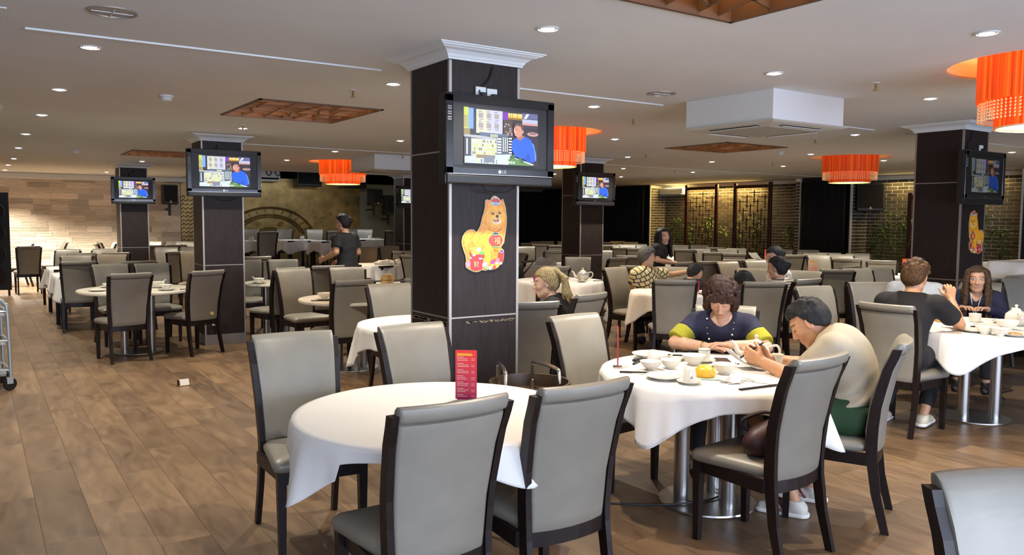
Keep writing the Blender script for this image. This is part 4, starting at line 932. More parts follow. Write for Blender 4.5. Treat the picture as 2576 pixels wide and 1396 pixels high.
def downlights():
    ring = mesh_of(lathe([(.062, 0), (.064, -.004), (.052, -.007), (.046, -.002), (.046, .03)], 28, cap0=False, cap1=False), 'trim_ring', M['white_paint'], 50)
    lens = mesh_of(lathe([(.040, .004), (.036, -.004), (.028, -.010), (.015, -.013), (.001, -.014)], 20), 'lens', M['lens'], 50)
    gim = mesh_of(lathe([(.045, .0), (.04, -.004), (.036, 0)], 24, cap0=False, cap1=False), 'gimbal', M['chrome'], 50)
    for k, (x, y, lb) in enumerate(DOWN):
        t = thing('downlight', lb, 'ceiling light', (x, y, CEIL-.0005), .6*k, 'recessed ceiling spots')
        obj('trim_ring', ring, None, t); obj('gimbal', gim, None, t); obj('lens', lens, None, t)
        l = bpy.data.lights.new('spot', 'SPOT'); l.energy = SPOT_W*(7 if y > 20 else 1); l.color = SPOT_COL; l.spot_size = math.radians(125); l.spot_blend = .8; l.shadow_soft_size = .03
        o = bpy.data.objects.new('spot_lamp', l); o.location = (0, 0, -.03); link(o, t)
downlights()
for x, y, lb in SPRINK:
    t = thing('sprinkler', lb, 'sprinkler', (x, y, CEIL), 0, 'ceiling sprinklers')
    obj('rose', lathe([(.03, 0), (.03, -.004), (.012, -.008)], 16), M['white_paint'], t, smooth=40); obj('stem', lathe([(.008, -.006), (.008, -.035), (.012, -.04), (.006, -.055)], 10), M['brass'], t, smooth=40); obj('deflector', lathe([(.02, -.056), (.02, -.059)], 12), M['brass'], t)
for x, y, lb in ((.61, 4.45, 'large round ceiling speaker grille at the upper left'), (4.61, 4.7, 'round ceiling speaker grille left of the near air conditioner')):
    t = thing('ceiling_speaker', lb, 'speaker', (x, y, CEIL), 0, 'round ceiling speakers'); obj('rim', lathe([(.115, 0), (.115, -.006), (.1, -.008), (.098, -.002)], 36, cap0=False, cap1=False), M['metal_trim'], t, smooth=40); obj('grille', lathe([(.098, -.002), (.05, -.004), (.001, -.005)], 32), mat('grey_grille', (.4, .39, .36), .6, noise=.4, nscale=120), t)
    for q in range(2): obj('grille_bar', B((0, 0, -.006), (.19, .006, .003), rot=(0, 0, q*1.57)), M['white_paint'], t)
for x, y, lb in ((1.38, 7.21, 'white smoke detector on the ceiling at left'), (9.9, 7.61, 'white smoke detector right of the right lattice light'), (1.36, 14.0, 'far smoke detector left of the far lattice light')):
    t = thing('smoke_detector', lb, 'smoke detector', (x, y, CEIL), 0, 'white smoke detectors'); obj('base', lathe([(.055, 0), (.055, -.012), (.05, -.016)], 24), M['white_paint'], t, smooth=40); obj('head', lathe([(.042, -.016), (.045, -.03), (.036, -.045), (.01, -.05)], 24), M['white_paint'], t, smooth=40)
t = obj('access_hatch', B((-.05, 4.87, CEIL-.003), (.45, .42, .006), bev=.002), M['white_paint']); tag(t, 'white ceiling access hatch cut by the upper left border', 'hatch')
def lattice_light(r, lb, seed):
    x0, y0, x1, y1 = r; cx, cy = (x0+x1)/2, (y0+y1)/2; w_, d = x1-x0, y1-y0; t = thing('lattice_light', lb, 'ceiling light', (cx, cy, CEIL), 0, 'square ceiling lattice lights'); H = .17
    for (c, s) in (((0, -d/2+.012, H/2), (w_, .024, H+.02)), ((0, d/2-.012, H/2), (w_, .024, H+.02)), ((-w_/2+.012, 0, H/2), (.024, d, H+.02)), ((w_/2-.012, 0, H/2), (.024, d, H+.02))): obj('frame', B(c, s), M['fin'], t)
    obj('diffuser', B((0, 0, H+.012), (w_-.01, d-.01, .01)), M['panel_glow'], t)
    r_ = random.Random(seed); cells = [[(-w_/2, -d/2), (w_/2, -d/2), (w_/2, d/2), (-w_/2, d/2)]]; fins = []
    while len(cells) < 40:
        cells.sort(key=lambda c: -abs(sum(c[i][0]*c[(i+1) % len(c)][1]-c[(i+1) % len(c)][0]*c[i][1] for i in range(len(c))))); c = cells.pop(0); n = len(c)
        L = [math.dist(c[i], c[(i+1) % n]) for i in range(n)]; i = L.index(max(L)); j = max((q for q in range(n) if q != i), key=lambda q: L[q]+r_.uniform(0, .3)+(.4 if (q-i) % n not in (1, n-1) else 0))
        if i > j: i, j = j, i
        def pt(k): s = r_.uniform(.3, .7); return tuple(c[k][q]+(c[(k+1) % n][q]-c[k][q])*s for q in (0, 1))
        p, q = pt(i), pt(j); fins.append((p, q)); cells += [[p]+[c[k % n] for k in range(i+1, j+1)]+[q], [q]+[c[k % n] for k in range(j+1, i+n+1)]+[p]]
    for p, q in fins: L = math.dist(p, q); obj('fin', B(((p[0]+q[0])/2, (p[1]+q[1])/2, H/2+.004), (L, .014, H-.008), rot=(0, 0, math.atan2(q[1]-p[1], q[0]-p[0]))), M['fin'], t)
for r, lb, s in zip(LATT, ('glowing lattice light cut by the top border', 'glowing lattice light above the second pillar', 'far glowing lattice light behind the second pillar\'s television', 'glowing lattice light below the near air conditioner'), (3, 8, 5, 12)): lattice_light(r, lb, s)
def red_lamp(x, y, lb, e=9):
    sh = M['shade'] if e > 2 else M['shade_dim']
    t = thing('pendant_lamp', lb, 'lamp', (x, y, CEIL), 0, 'red drum pendant lamps')
    obj('outer_shade', lathe([(.415, -.235), (.42, -.23), (.42, .085), (.415, .09), (.41, .085), (.41, -.23)], 64, cap0=False, cap1=False), sh, t, smooth=50)
    obj('inner_shade', lathe([(.31, -.40), (.312, -.395), (.312, -.10), (.302, -.10), (.302, -.395)], 56, cap0=False, cap1=False), sh, t, smooth=50)
    obj('shade_rim', lathe([(.314, -.405), (.314, -.396), (.300, -.396), (.300, -.405)], 48, cap0=False, cap1=False), M['recess'], t)
    obj('diffuser', lathe([(.3, -.392), (.001, -.392)], 40), M['mic'], t)
    for k in range(4): a = k*math.pi/2; obj('support_rod', tube(BM(), [(.3*math.cos(a), .3*math.sin(a), -.12), (.41*math.cos(a), .41*math.sin(a), -.1)], .005, 6), M['chrome'], t)
    for k in range(3): a = k*2.094; obj('hanger', tube(BM(), [(.28*math.cos(a), .28*math.sin(a), -.12), (.28*math.cos(a), .28*math.sin(a), .158)], .004, 6), M['chrome'], t)
    v, f = [], []   # crystal bead fringe
    for ring_, rad in enumerate((.405, .385)):
        for i in range(84):
            a = 2*math.pi*(i+.5*ring_)/84
            for k in range(6):
                c = Vector((rad*math.cos(a), rad*math.sin(a), -.245-k*.021)); i0 = len(v); q = .0065
                v += [c+Vector(d)*q for d in ((1, 0, 0), (-1, 0, 0), (0, 1, 0), (0, -1, 0), (0, 0, 1.3), (0, 0, -1.3))]
                f += [(i0+a_, i0+b_, i0+c_) for a_, b_, c_ in ((0, 2, 4), (2, 1, 4), (1, 3, 4), (3, 0, 4), (2, 0, 5), (1, 2, 5), (3, 1, 5), (0, 3, 5))]
    me = bpy.data.meshes.new('bead_fringe'); me.from_pydata([tuple(p) for p in v], [], f); me.materials.append(M['crystal']); o = obj('bead_fringe', me, None, t); o['kind'] = 'stuff'
    l = bpy.data.lights.new('bulb', 'POINT'); l.energy = e; l.color = (1, .74, .36); l.shadow_soft_size = .08; o = bpy.data.objects.new('bulb', l); o.location = (0, 0, .03); link(o, t)
    l = bpy.data.lights.new('bulb', 'SPOT'); l.energy = 3.4*e; l.color = (1, .66, .3); l.spot_size = math.radians(150); l.spot_blend = .8; l.shadow_soft_size = .2; o = bpy.data.objects.new('bulb_down', l); o.location = (0, 0, -.41); link(o, t)
for (x, y), lb, e in zip(LAMPS, ('large red drum lamp cut by the right border', 'red drum lamp half hidden by the big television', 'far red drum lamp over the stage tables', 'red drum lamp before the black draped pier'), (9, 9, 9, 1.2)): red_lamp(x, y, lb, e)
def aircon(x0, y0, x1, y1, z0, lb):
    cx, cy = (x0+x1)/2, (y0+y1)/2; w_, d = x1-x0, y1-y0; t = thing('air_conditioner', lb, 'air conditioner', (cx, cy, CEIL), 0, 'ceiling cassette air conditioners'); h = z0-CEIL
    obj('casing', B((0, 0, h/2), (w_, d, -h), bev=.004), M['white_paint'], t)
    obj('fascia', rings(BM(), [[(a*(w_/2+o), b*(d/2+o), z) for a, b in ((-1, -1), (1, -1), (1, 1), (-1, 1))] for o, z in ((.025, h+.001), (.03, h-.006), (.0, h-.016), (-.14, h-.03), (-.15, h-.026))]), mat('cassette_fascia', (.60, .60, .55), .5), t)
    obj('intake_grille', B((0, 0, h-.028), (w_-.32, d-.32, .008)), mat('intake_grey', (.42, .41, .36), .7), t)
    for k in range(4):
        a = k*math.pi/2; r = (d if k % 2 == 0 else w_)/2-.085; rot = Euler((0, 0, a)).to_matrix(); obj('air_slot', B(tuple(rot @ Vector((0, -r, h-.022))), (w_*.55, .035, .012), rot=(0, 0, a)), M['black_matte'], t); obj('louver', B(tuple(rot @ Vector((0, -r-.012, h-.029))), (w_*.55, .03, .003), rot=rot @ Euler((.35, 0, 0)).to_matrix()), M['white_paint'], t)
aircon(5.1, 4.0, 6.0, 4.9, 2.375, 'near white ceiling air conditioner box above the middle'); aircon(5.3, 11.75, 6.25, 12.7, 2.38, 'far white ceiling air conditioner behind the red lamp')
# ================================================================ TELEVISIONS
def ell(cx, cy, rx, ry, n=16, a0=0, a1=360): return [(cx+rx*math.cos(math.radians(a0+(a1-a0)*i/(n-1 if a1-a0 < 360 else n))), cy+ry*math.sin(math.radians(a0+(a1-a0)*i/(n-1 if a1-a0 < 360 else n)))) for i in range(n)]
def rc(x0, y0, x1, y1): return [(x0, y0), (x1, y0), (x1, y1), (x0, y1)]
def tv_polys():
    r_ = random.Random(2); p = []; a = p.append
    a((rc(0, 0, 100, 100), (.03, .02, .025))); a((rc(0, 0, 6, 38), (.55, .62, .08))); a((rc(0, 14, 5.5, 36), (.42, .40, .14))); a((rc(0, 38, 8, 52), (.30, .25, .10))); a((rc(6, 1, 12.5, 38), (.20, .36, .75))); a((rc(12.5, 1, 16, 50), (.03, .03, .06)))
    a((rc(16, 2, 33, 45), (.62, .62, .50))); a((rc(33, 2, 51, 45), (.55, .55, .72)))
    for i in range(3):
        for j in range(2): x, y = 19+i*10.5, 8+j*18; a((rc(x, y, x+6, y+9), (.36, .33, .32))); a((rc(x, y-3, x+4, y-2), (.1, .1, .12))); a((rc(x+1, y+11, x+6, y+12), (.15, .15, .2)))
    a((rc(51, 3, 58.5, 17), (.17, .03, .42))); a((rc(58.5, 4, 78, 15), (.9, .62, .2))); a((rc(58.5, 10, 78, 12.5), (.75, .42, .02))); a((rc(58.5, 12.5, 78, 16), (.25, .14, .01)))
    for x in (61, 64, 71): a((rc(x, 4, x+.7, 11), (.2, .12, .02)))
    a((rc(78, 2, 100, 12), (.12, .13, .28))); a(([(80, 12), (84, 3), (88, 3), (84, 12)], (.8, .75, .8))); a((rc(78, 13, 100, 22), (.45, .48, .78))); a((rc(78, 20, 100, 24), (.62, .30, .26))); a((rc(78, 24, 100, 30), (.05, .03, .05))); a((ell(93, 40, 8, 4), (.55, .36, .34))); a((ell(93, 39, 6, 2.4), (.3, .16, .14))); a((rc(52, 17, 64, 46), (.07, .04, .03)))
    for k in range(26): x, y = r_.uniform(53, 64), r_.uniform(20, 46); c = r_.choice(((.5, .5, .55), (.2, .13, .08), (.3, .22, .15))); a((ell(x, y, 1.1, 1.4, 6), c))
    a((rc(78, 46, 100, 72), (.03, .018, .03)))
    a(([(20, 43), (56, 44), (58, 49), (33, 52), (19, 48)], (.10, .15, .25))); a((rc(32, 48, 58.5, 86), (.08, .10, .15))); a(([(0, 49), (19, 49), (43, 52), (43, 56), (0, 53)], (.45, .48, .52)))
    a((rc(0, 53, 9, 88), (.05, .06, .09))); a((rc(2.8, 56, 4.6, 84), (.75, .85, .7))); a((rc(9, 55, 43, 86), (.60, .62, .56)))
    for j in range(4):
        y = 57+j*7.2
        for i in range(15): c = r_.choice(((.62, .66, .18), (.78, .70, .25), (.16, .17, .17), (.30, .30, .25), (.7, .75, .45))); a((rc(10.5+i*2.15, y, 12+i*2.15, y+4.6), c))
    for i in range(4): a((rc(34+i*2.6, 45.5, 35.7+i*2.6, 51), (.68, .75, .40)))
    for x in (50.5, 53.2, 56): a((rc(x, 50, x+1.2, 76), (.72, .85, .72)))
    for j in range(7): a((rc(43, 52+j*5, 48.5, 55+j*5), (.78, .84, .86))); a((rc(58.5, 50+j*5.2, 63, 52.6+j*5.2), (.74, .8, .9)))
    a(([(0, 88), (62, 80), (62, 90), (0, 100)], (.58, .66, .70))); a((rc(0, 91, 60, 100), (.62, .68, .70)))
    for i in range(14): a((rc(1+i*4, 92, 3+i*4, 99), r_.choice(((.65, .72, .25), (.2, .22, .25), (.5, .6, .68)))))
    a((rc(15, 84, 40, 90), (.32, .22, .10))); a(([(25, 87), (39, 84), (39, 97), (25, 98)], (.20, .23, .30))); a(([(58, 90), (64, 86), (92, 98), (88, 100), (58, 100)], (.12, .26, .06))); a(([(64, 86), (66, 86), (94, 97), (92, 99)], (.75, .82, .85)))
    for x, y in ((62, 86), (65, 84), (74, 88), (77, 92)): a((ell(x, y, 2.2, 4, 8), (.05, .14, .05)))
    for k in range(9): a((rc(39+k*3.2, 93.5, 41+k*3.2, 97.5), (.8, .88, .9)))
    bl = (.01, .11, .78); a(([(63, 55), (67, 50), (72, 47), (82, 46), (88, 50), (93, 60), (96.5, 78), (97, 88), (94, 93), (86, 94), (78, 87), (67, 84), (63, 72), (62, 62)], bl)); a(([(85, 76), (88, 80), (89, 92), (86, 93), (80, 87)], (.005, .07, .52))); a(([(90, 56), (93.5, 60), (97, 80), (97, 90), (95.5, 90), (94, 70)], (.12, .28, .95)))
    a(([(70, 44), (77, 43), (80, 46), (74, 54), (69, 50)], (.42, .16, .10))); a((ell(71.5, 36, 6, 12), (.62, .28, .20))); a(([(66, 30), (65, 36), (66.5, 44), (69, 47), (68, 36)], (.78, .42, .33))); a((ell(77.5, 37, 1.5, 3.6, 10), (.6, .25, .18))); a(([(65.5, 30), (66, 24), (70, 21.5), (75, 22), (78, 26), (78.5, 33), (76.5, 35), (75, 28), (70, 26)], (.10, .06, .05))); a((rc(67, 33, 69.5, 34.2), (.15, .07, .06))); a((rc(66.5, 42, 69.5, 43), (.4, .1, .1)))
    return p
TVP = tv_polys()
def television(cx, yf, w_, h, zc, lb, dim=False, stickers=True, pil=4.15):
    t = thing('television', lb, 'television', (cx, yf, zc), 0, 'televisions on the pillars'); b = .05
    obj('cabinet', B((0, .035, 0), (w_, .07, h), bev=.008), M['black_satin'], t); obj('rear_housing', B((0, .085, 0), (w_*.7, .05, h*.7), bev=.015), M['black_satin'], t)
    zl = -h/2+.095
    for c, s in (((0, -.004, h/2-b/2), (w_, .016, b)), ((-w_/2+b/2, -.004, .02), (b, .016, h-.06)), ((w_/2-b/2, -.004, .02), (b, .016, h-.06)), ((0, -.004, zl-.02), (w_, .016, .04))): obj('bezel', B(c, s, bev=.003, seg=1), M['black_gloss'], t)
    obj('speaker_bar', B((0, -.002, -h/2+.027), (w_-.02, .02, .052), bev=.008), M['black_satin'], t); obj('trim_line', B((0, -.013, -h/2+.056), (w_-.03, .002, .003)), M['steel'], t)
    sw, sh, sz = w_-2*b+.004, h-b-.115, (h/2-b+zl)/2; obj('screen', B((0, -.001, sz), (sw, .004, sh)), M['black_satin'], t)
    pw, ph = min(sw*.82, sh*1.5), sh*.92; u = pw/100; v = ph/100
    pix_mesh('picture', [([((x-50)*u, sz-(y-50)*v) for x, y in pts], c) for pts, c in TVP], M['screen_dim'] if dim else M['screen'], t, dz=.00006, base=.0035)
    obj('logo_disc', lathe([(.0105, 0), (.0105, .0012)], 20), M['steel'], t, loc=(-.018, -.0122, zl-.02), rot=(math.radians(90), 0, 0)); text_mesh('logo_letters', 'LG', .024, M['steel'], t, (.014, -.0125, zl-.02), (math.radians(90), 0, 0))
    if stickers: o = pix_mesh('spec_stickers', [(rc(-w_/2+.012, z, -w_/2+.036, z+.02), (.25, .25, .25)) for z in (.1, .13, .16)]+[(rc(-w_/2+.014, z, -w_/2+.034, z+.008), (.02, .02, .02)) for z in (.106, .136, .166)], M['print'], t, base=.0125)
    obj('bracket', B((0, (.11+pil-yf)/2, 0), (.2, pil-yf-.10, .25)), M['black_satin'], t)
    pk = yf+.03; obj('cable', tube(BM(), smoothpath([(-.06, .06, h/2-.01), (-.05, pil-yf-.012, h/2+.06), (.02, pil-yf-.012, (2.53-zc)*.6+h*.2), (.05, pil-yf-.012, 2.52-zc)], 5), .005, 6), M['black_satin'], t)
    obj('cable', tube(BM(), smoothpath([(-.1, .06, -h/2+.02), (-.04, .1, -h/2-.035), (.1, .1, -h/2-.04), (.18, .07, -h/2+.02)], 5), .004, 6), M['black_satin'], t)
M['screen_dim'] = attr_mat('dim_screen', .3, .16)
television(2.6, 3.97, .76, .51, 2.055, 'big television on the nearest pillar showing a man in a blue jumper')
television(2.585, 10.13, .88, .57, 2.135, 'television on the second pillar from the camera at left', pil=10.3)
television(2.57, 16.74, .77, .51, 2.095, 'small looking television on the farthest left pillar', pil=16.9)
television(8.51, 10.16, .84, .54, 2.10, 'television on the middle pillar right of the red lamp', pil=10.35)
television(8.45, 4.03, .80, .53, 2.04, 'dim television on the right pillar above the small dog picture', dim=True, pil=4.2)
television(8.47, 16.74, .77, .51, 2.09, 'television cut by the nearest pillar\'s left edge', pil=16.9)
for x, y, z, lb in ((2.56, 4.15, 2.345, 'left white socket above the big television'), (2.64, 4.15, 2.34, 'right white socket above the big television'), (8.68, 4.2, 2.345, 'white socket above the dim television'), (2.47, 10.298, .29, 'metal socket low on the second pillar')):
    t = thing('power_socket', lb, 'socket', (x, y-.004, z), 0, 'wall sockets'); obj('plate', B((0, -.006, 0), (.072, .012, .09), bev=.003), M['white_paint'], t); obj('plug', B((.005, -.028, -.01), (.04, .035, .04), bev=.006), M['black_satin'], t)
# ================================================================ DOG CUT-OUTS
def dog(cx, y, zt, w_, h, lb, flip=1):
    t = thing('dog_cutout', lb, 'wall decoration', (cx, y, zt), 0, 'dog cut-outs on the pillars')
    def q(pts): return [((x-525)/700*w_*flip, -(yy-145)/1160*h) for x, yy in pts]
    out = [(680, 145), (735, 172), (775, 215), (800, 185), (825, 240), (850, 320), (860, 400), (870, 480), (868, 560), (862, 640), (850, 720), (835, 800), (830, 860), (800, 905), (780, 940), (825, 980), (828, 1060), (815, 1150), (800, 1185), (770, 1200), (740, 1240), (700, 1265), (640, 1275), (600, 1270), (545, 1285), (480, 1275), (450, 1295), (400, 1303), (340, 1290), (290, 1260), (240, 1230), (232, 1180), (245, 1130), (235, 1050), (210, 980), (185, 900), (178, 840), (190, 770), (220, 710), (260, 670), (310, 655), (360, 660), (395, 695), (425, 660), (455, 600), (470, 540), (485, 470), (510, 390), (525, 320), (525, 260), (530, 215), (560, 205), (605, 215), (620, 180), (650, 150)]
    bm = BM(); pts = q(out); a = [bm.verts.new((p[0], 0, p[1])) for p in pts]; b = [bm.verts.new((p[0], -.006, p[1])) for p in pts]; n = len(pts)
    for i in range(n): bm.faces.new((a[i], a[(i+1) % n], b[(i+1) % n], b[i]))
    bm.faces.new(b); bm.faces.new(a[::-1]); obj('backing', bm, mat('cutout_rim', (.50, .42, .20), .5), t)
    P = []
    def add(pts, c): P.append((q(pts), c))
    O, Y, R = (.80, .27, .008), (.86, .40, .02), (.56, .03, .015)
    def inset(pts, k, c=(530, 760)):
        m = len(pts); r = []
        for i in range(m):
            (x0, y0), (x, y_), (x1, y1) = pts[i-1], pts[i], pts[(i+1) % m]; tx, ty = x1-x0, y1-y0; l = math.hypot(tx, ty) or 1; r.append((x-ty/l*k, y_+tx/l*k))
        return r
    add(inset(out, 13), O); add(inset(out, 40), (.85, .32, .012))
    add([(215, 800), (235, 730), (290, 690), (345, 695), (370, 730), (300, 800), (270, 880), (250, 960), (215, 880)], Y); add([(275, 860), (330, 800), (300, 850)], (.5, .6, .1)); add(ell(430, 800, 90, 110), Y); add(ell(600, 820, 110, 160), (.9, .42, .02)); add(ell(560, 1050, 60, 150), (.88, .42, .02))
    add(ell(690, 470, 150, 170), Y); add(ell(700, 520, 100, 70), (.88, .50, .08)); add(ell(560, 255, 22, 38), (.75, .25, .08)); add(ell(800, 235, 16, 40), (.75, .25, .08)); add(ell(715, 540, 62, 42), (.85, .68, .38))
    add([(545, 600), (600, 660), (690, 695), (770, 660), (800, 610), (775, 675), (690, 708), (600, 675)], (.45, .12, .01))
    for x, yy in ((648, 416), (754, 406)): add(ell(x, yy, 24, 20), (.10, .035, .01)); add(ell(x+5, yy-6, 6, 6, 8), (.7, .6, .5))
    add(ell(715, 460, 22, 26), (.015, .01, .012)); add([(635, 485), (665, 515), (705, 510), (745, 500), (740, 540), (705, 557), (665, 535)], (.12, .01, .01)); add([(670, 520), (735, 515), (725, 548), (700, 553)], (.75, .16, .14))
    add([(605, 245), (620, 205), (660, 180), (710, 180), (750, 205), (770, 255), (740, 285), (690, 297), (640, 290)], (.55, .52, .45)); add([(615, 240), (632, 205), (665, 188), (710, 188), (745, 210), (758, 245)], R); add([(622, 250), (760, 248), (745, 275), (690, 288), (645, 282)], (.12, .30, .48)); add(ell(683, 165, 22, 15), (.5, .48, .38))
    for k in range(5): add(ell(645+k*24, 265, 8, 8, 8), (.7, .75, .75))
    add(ell(692, 828, 118, 100), (.52, .50, .2)); add(ell(692, 828, 110, 95), R); add(ell(692, 728, 62, 24), (.20, .35, .22)); add(ell(692, 724, 42, 12), (.02, .04, .10)); add(ell(690, 925, 55, 16), (.16, .30, .08)); add(ell(640, 830, 40, 85), (.72, .06, .03))
    for x in (670, 690, 715): add(rc(x, 960, x+8, 1000), (.45, .05, .02))
    add([(290, 985), (400, 1010), (520, 1040), (520, 1080), (470, 1120), (380, 1115), (310, 1080)], R); add([(300, 1090), (500, 1110), (480, 1265), (400, 1280), (320, 1265)], (.50, .02, .03)); add(ell(270, 1180, 38, 48), (.80, .25, .35)); add(ell(400, 1000, 90, 34), (.85, .55, .04)); add(ell(360, 950, 70, 22), (.85, .62, .06)); add(ell(432, 962, 38, 36), (.85, .45, .45)); add(ell(480, 1015, 42, 26), (.14, .42, .08)); add(ell(360, 1040, 26, 22), (.85, .5, .4)); add(ell(460, 1100, 28, 14), (.35, .42, .6)); add(ell(305, 1085, 20, 18), (.35, .42, .6))
    add(ell(528, 1195, 46, 48), (.85, .36, .38)); add(ell(528, 1185, 26, 24), (.92, .6, .58)); add(ell(555, 1240, 30, 24), (.3, .5, .2))
    cx_, cy_ = 675, 1185
    for k, c in enumerate(((.9, .62, .05), (.75, .06, .03), (.9, .45, .06), (.42, .05, .30), (.75, .08, .04), (.9, .7, .5))): add([(cx_, cy_)]+ell(cx_, cy_, 66, 76, 6, k*60, k*60+60), c)
    add([(745, 1000), (822, 1000), (806, 1160), (735, 1140), (725, 1060)], R); add(ell(783, 1000, 40, 20), (.30, .30, .55)); add(ell(783, 994, 26, 10), (.03, .03, .10)); add(ell(605, 1248, 26, 28), (.8, .8, .62)); add(ell(770, 1180, 24, 20), (.7, .75, .55)); add(ell(722, 1130, 30, 40), (.8, .22, .25))
    pix_mesh('dog_print', P, M['cut'], t, dz=.00006, base=.0065)
    g_ = M['goldtext']; text_mesh('character', '福', h*.105, g_, t, ((712-525)/700*w_*flip, -.0125, -(840-145)/1160*h), (math.radians(90), 0, 0)); text_mesh('character', '财', h*.085, g_, t, ((390-525)/700*w_*flip, -.0125, -(1190-145)/1160*h), (math.radians(90), 0, 0))
M['cut'] = attr_mat('cutout_print', .35, tex=.16, tscale=60)
_dog = 0; M['goldtext'] = mat('pale_gold_print', (.75, .58, .25), .4)
dog(2.594, 4.147, 1.742, .33, .468, 'large orange dog cut-out holding a red lantern on the nearest pillar'); dog(8.675, 4.197, 1.718, .32, .455, 'small looking orange dog cut-out on the right pillar', flip=-1)
# ================================================================ LOUDSPEAKERS AND OTHER WALL THINGS
def loudspeaker(x, y, z, w_, h, d, lb, rot=0, arm=True, yel=True):
    t = thing('loudspeaker', lb, 'loudspeaker', (x, y, z), rot, 'black loudspeakers')
    obj('cabinet', B((0, 0, 0), (w_, d, h), bev=.02), M['black_satin'], t); obj('grille', B((0, -d/2-.003, .02), (w_-.05, .01, h-.1), bev=.004, seg=1), M['black_matte'], t)
    if yel: bm = BM(); rings(bm, [[(-.035, -d/2-.012, -h/2+.05), (.035, -d/2-.012, -h/2+.05), (0, -d/2-.012, -h/2+.11)], [(-.035, -d/2-.006, -h/2+.05), (.035, -d/2-.006, -h/2+.05), (0, -d/2-.006, -h/2+.11)]]); obj('badge', bm, mat('yellow_badge', (.5, .42, .08), .5), t)
    if arm: obj('mount_arm', B((0, d/2+.12, -h/2-.12), (.05, .3, .05)), M['black_satin'], t); obj('mount_pole', B((0, .05, -h/2-.13), (.06, .06, .3)), M['black_satin'], t)
loudspeaker(4.2, 21.9, 2.16, .36, .5, .3, 'black loudspeaker between stone wall and gold panel'); loudspeaker(9.75, 21.6, 2.2, .36, .48, .3, 'black loudspeaker on the pale green wall right of the gold panel', .2); loudspeaker(10.25, 21.7, 1.98, .33, .58, .3, 'black loudspeaker touching the far pillar', .1, True, False)
loudspeaker(16.62, 10.35, 2.13, .55, .62, .34, 'black loudspeaker on the brick recess by the pier', -.9, False)
loudspeaker(7.93, 22.15, 2.69, .72, .42, .36, 'wide black speaker box above the gold panel, left of the lamp', 0, False, False); loudspeaker(9.3, 22.15, 2.67, .72, .42, .36, 'wide black speaker box above the gold panel, right of the lamp', 0, False, False)
t = thing('wall_unit', 'white wall unit with coiled black cables above the gold panel', 'wall unit', (6.75, 22.2, 2.76)); obj('casing', B((0, 0, 0), (.75, .28, .34), bev=.02), M['white_paint'], t); obj('slot', B((0, -.143, -.09), (.66, .01, .05)), M['black_matte'], t)
for k in (0, 1): obj('cable_coil', tube(BM(), [(.05+k*.25+(.07+.015*math.sin(3*a))*math.cos(a), -.16, .06+(.07+.01*math.cos(4*a))*math.sin(a)) for a in [i*.42 for i in range(46)]], .012, 5), M['black_satin'], t)
t = thing('wall_unit', 'long wall air unit glowing in the warmly lit brick corner', 'wall unit', (16.83, 16.62, 2.42)); obj('casing', B((0, 0, 0), (.24, .98, .2), bev=.04), M['white_paint'], t); obj('vane', B((-.1, 0, -.09), (.08, .9, .012), rot=(0, .5, 0)), M['white_paint'], t)
t = thing('folding_screen', 'black carved folding screen with round medallions at the left border', 'screen', (.02, 18.9, 0))
for k in range(2):
    a = -.25 if k else .25; x = -.18+k*.52
    obj('screen_panel', B((x, .05*(-1)**k, 1.09), (.5, .04, 1.94), rot=(0, 0, a)), M['black_satin'], t)
    for s in (-1, 1): obj('screen_foot', B((x+s*.2, .05*(-1)**k+s*.05*(-1)**(k+1), .06), (.04, .04, .12)), M['wood_dark'], t)
    for j in range(4): o = obj('medallion', lathe([(.19, 0), (.19, .012), (.165, .016), (.16, .006), (.08, .006), (.075, .014), (.001, .016)], 28), M['wood_dark'], t, smooth=40, loc=(x, .05*(-1)**k-.022, .42+j*.42), rot=(math.radians(90), 0, a))
def cart():
    t = thing('service_trolley', 'pale grey tubular service trolley cut by the left border', 'trolley', (-.12, 8.75, 0), .1); m = mat('pale_blue_tube', (.42, .46, .47), .35, .5)
    for s in (-1, 1): obj('frame', tube(BM(), smoothpath([(.34*1, s*.22, .12), (.33, s*.22, .72), (.31, s*.22, .80), (.22, s*.22, .85), (-.22, s*.22, .85), (-.33, s*.22, .72), (-.34, s*.22, .12)], 5), .016, 8), m, t, smooth=60)
    for z in (.16, .43, .70):
        obj('shelf', B((0, 0, z), (.62, .42, .012)), m, t)
        for s in (-1, 1): obj('rail', tube(BM(), [(-.33, s*.22, z+.03), (.33, s*.22, z+.03)], .011, 6), m, t, smooth=60)
        obj('rail', tube(BM(), [(.335, -.22, z+.03), (.335, .22, z+.03)], .011, 6), m, t, smooth=60)
    for a in (-1, 1):
        for s in (-1, 1): obj('caster', lathe([(.055, -.014), (.06, -.008), (.06, .008), (.055, .014)], 18), M['black_satin'], t, smooth=40, loc=(a*.33, s*.22, .06), rot=(math.radians(90), 0, .4)); obj('fork', B((a*.33, s*.22, .095), (.05, .05, .06)), M['steel'], t)
    obj('tub', B((0, 0, .53), (.5, .36, .17), bev=.02), mat('pale_tub', (.5, .6, .66), .4), t); o = obj('bag', B((-.02, 0, .76), (.5, .36, .1), bev=.04), mat('pale_bag', (.6, .68, .72), .5), t)
cart()
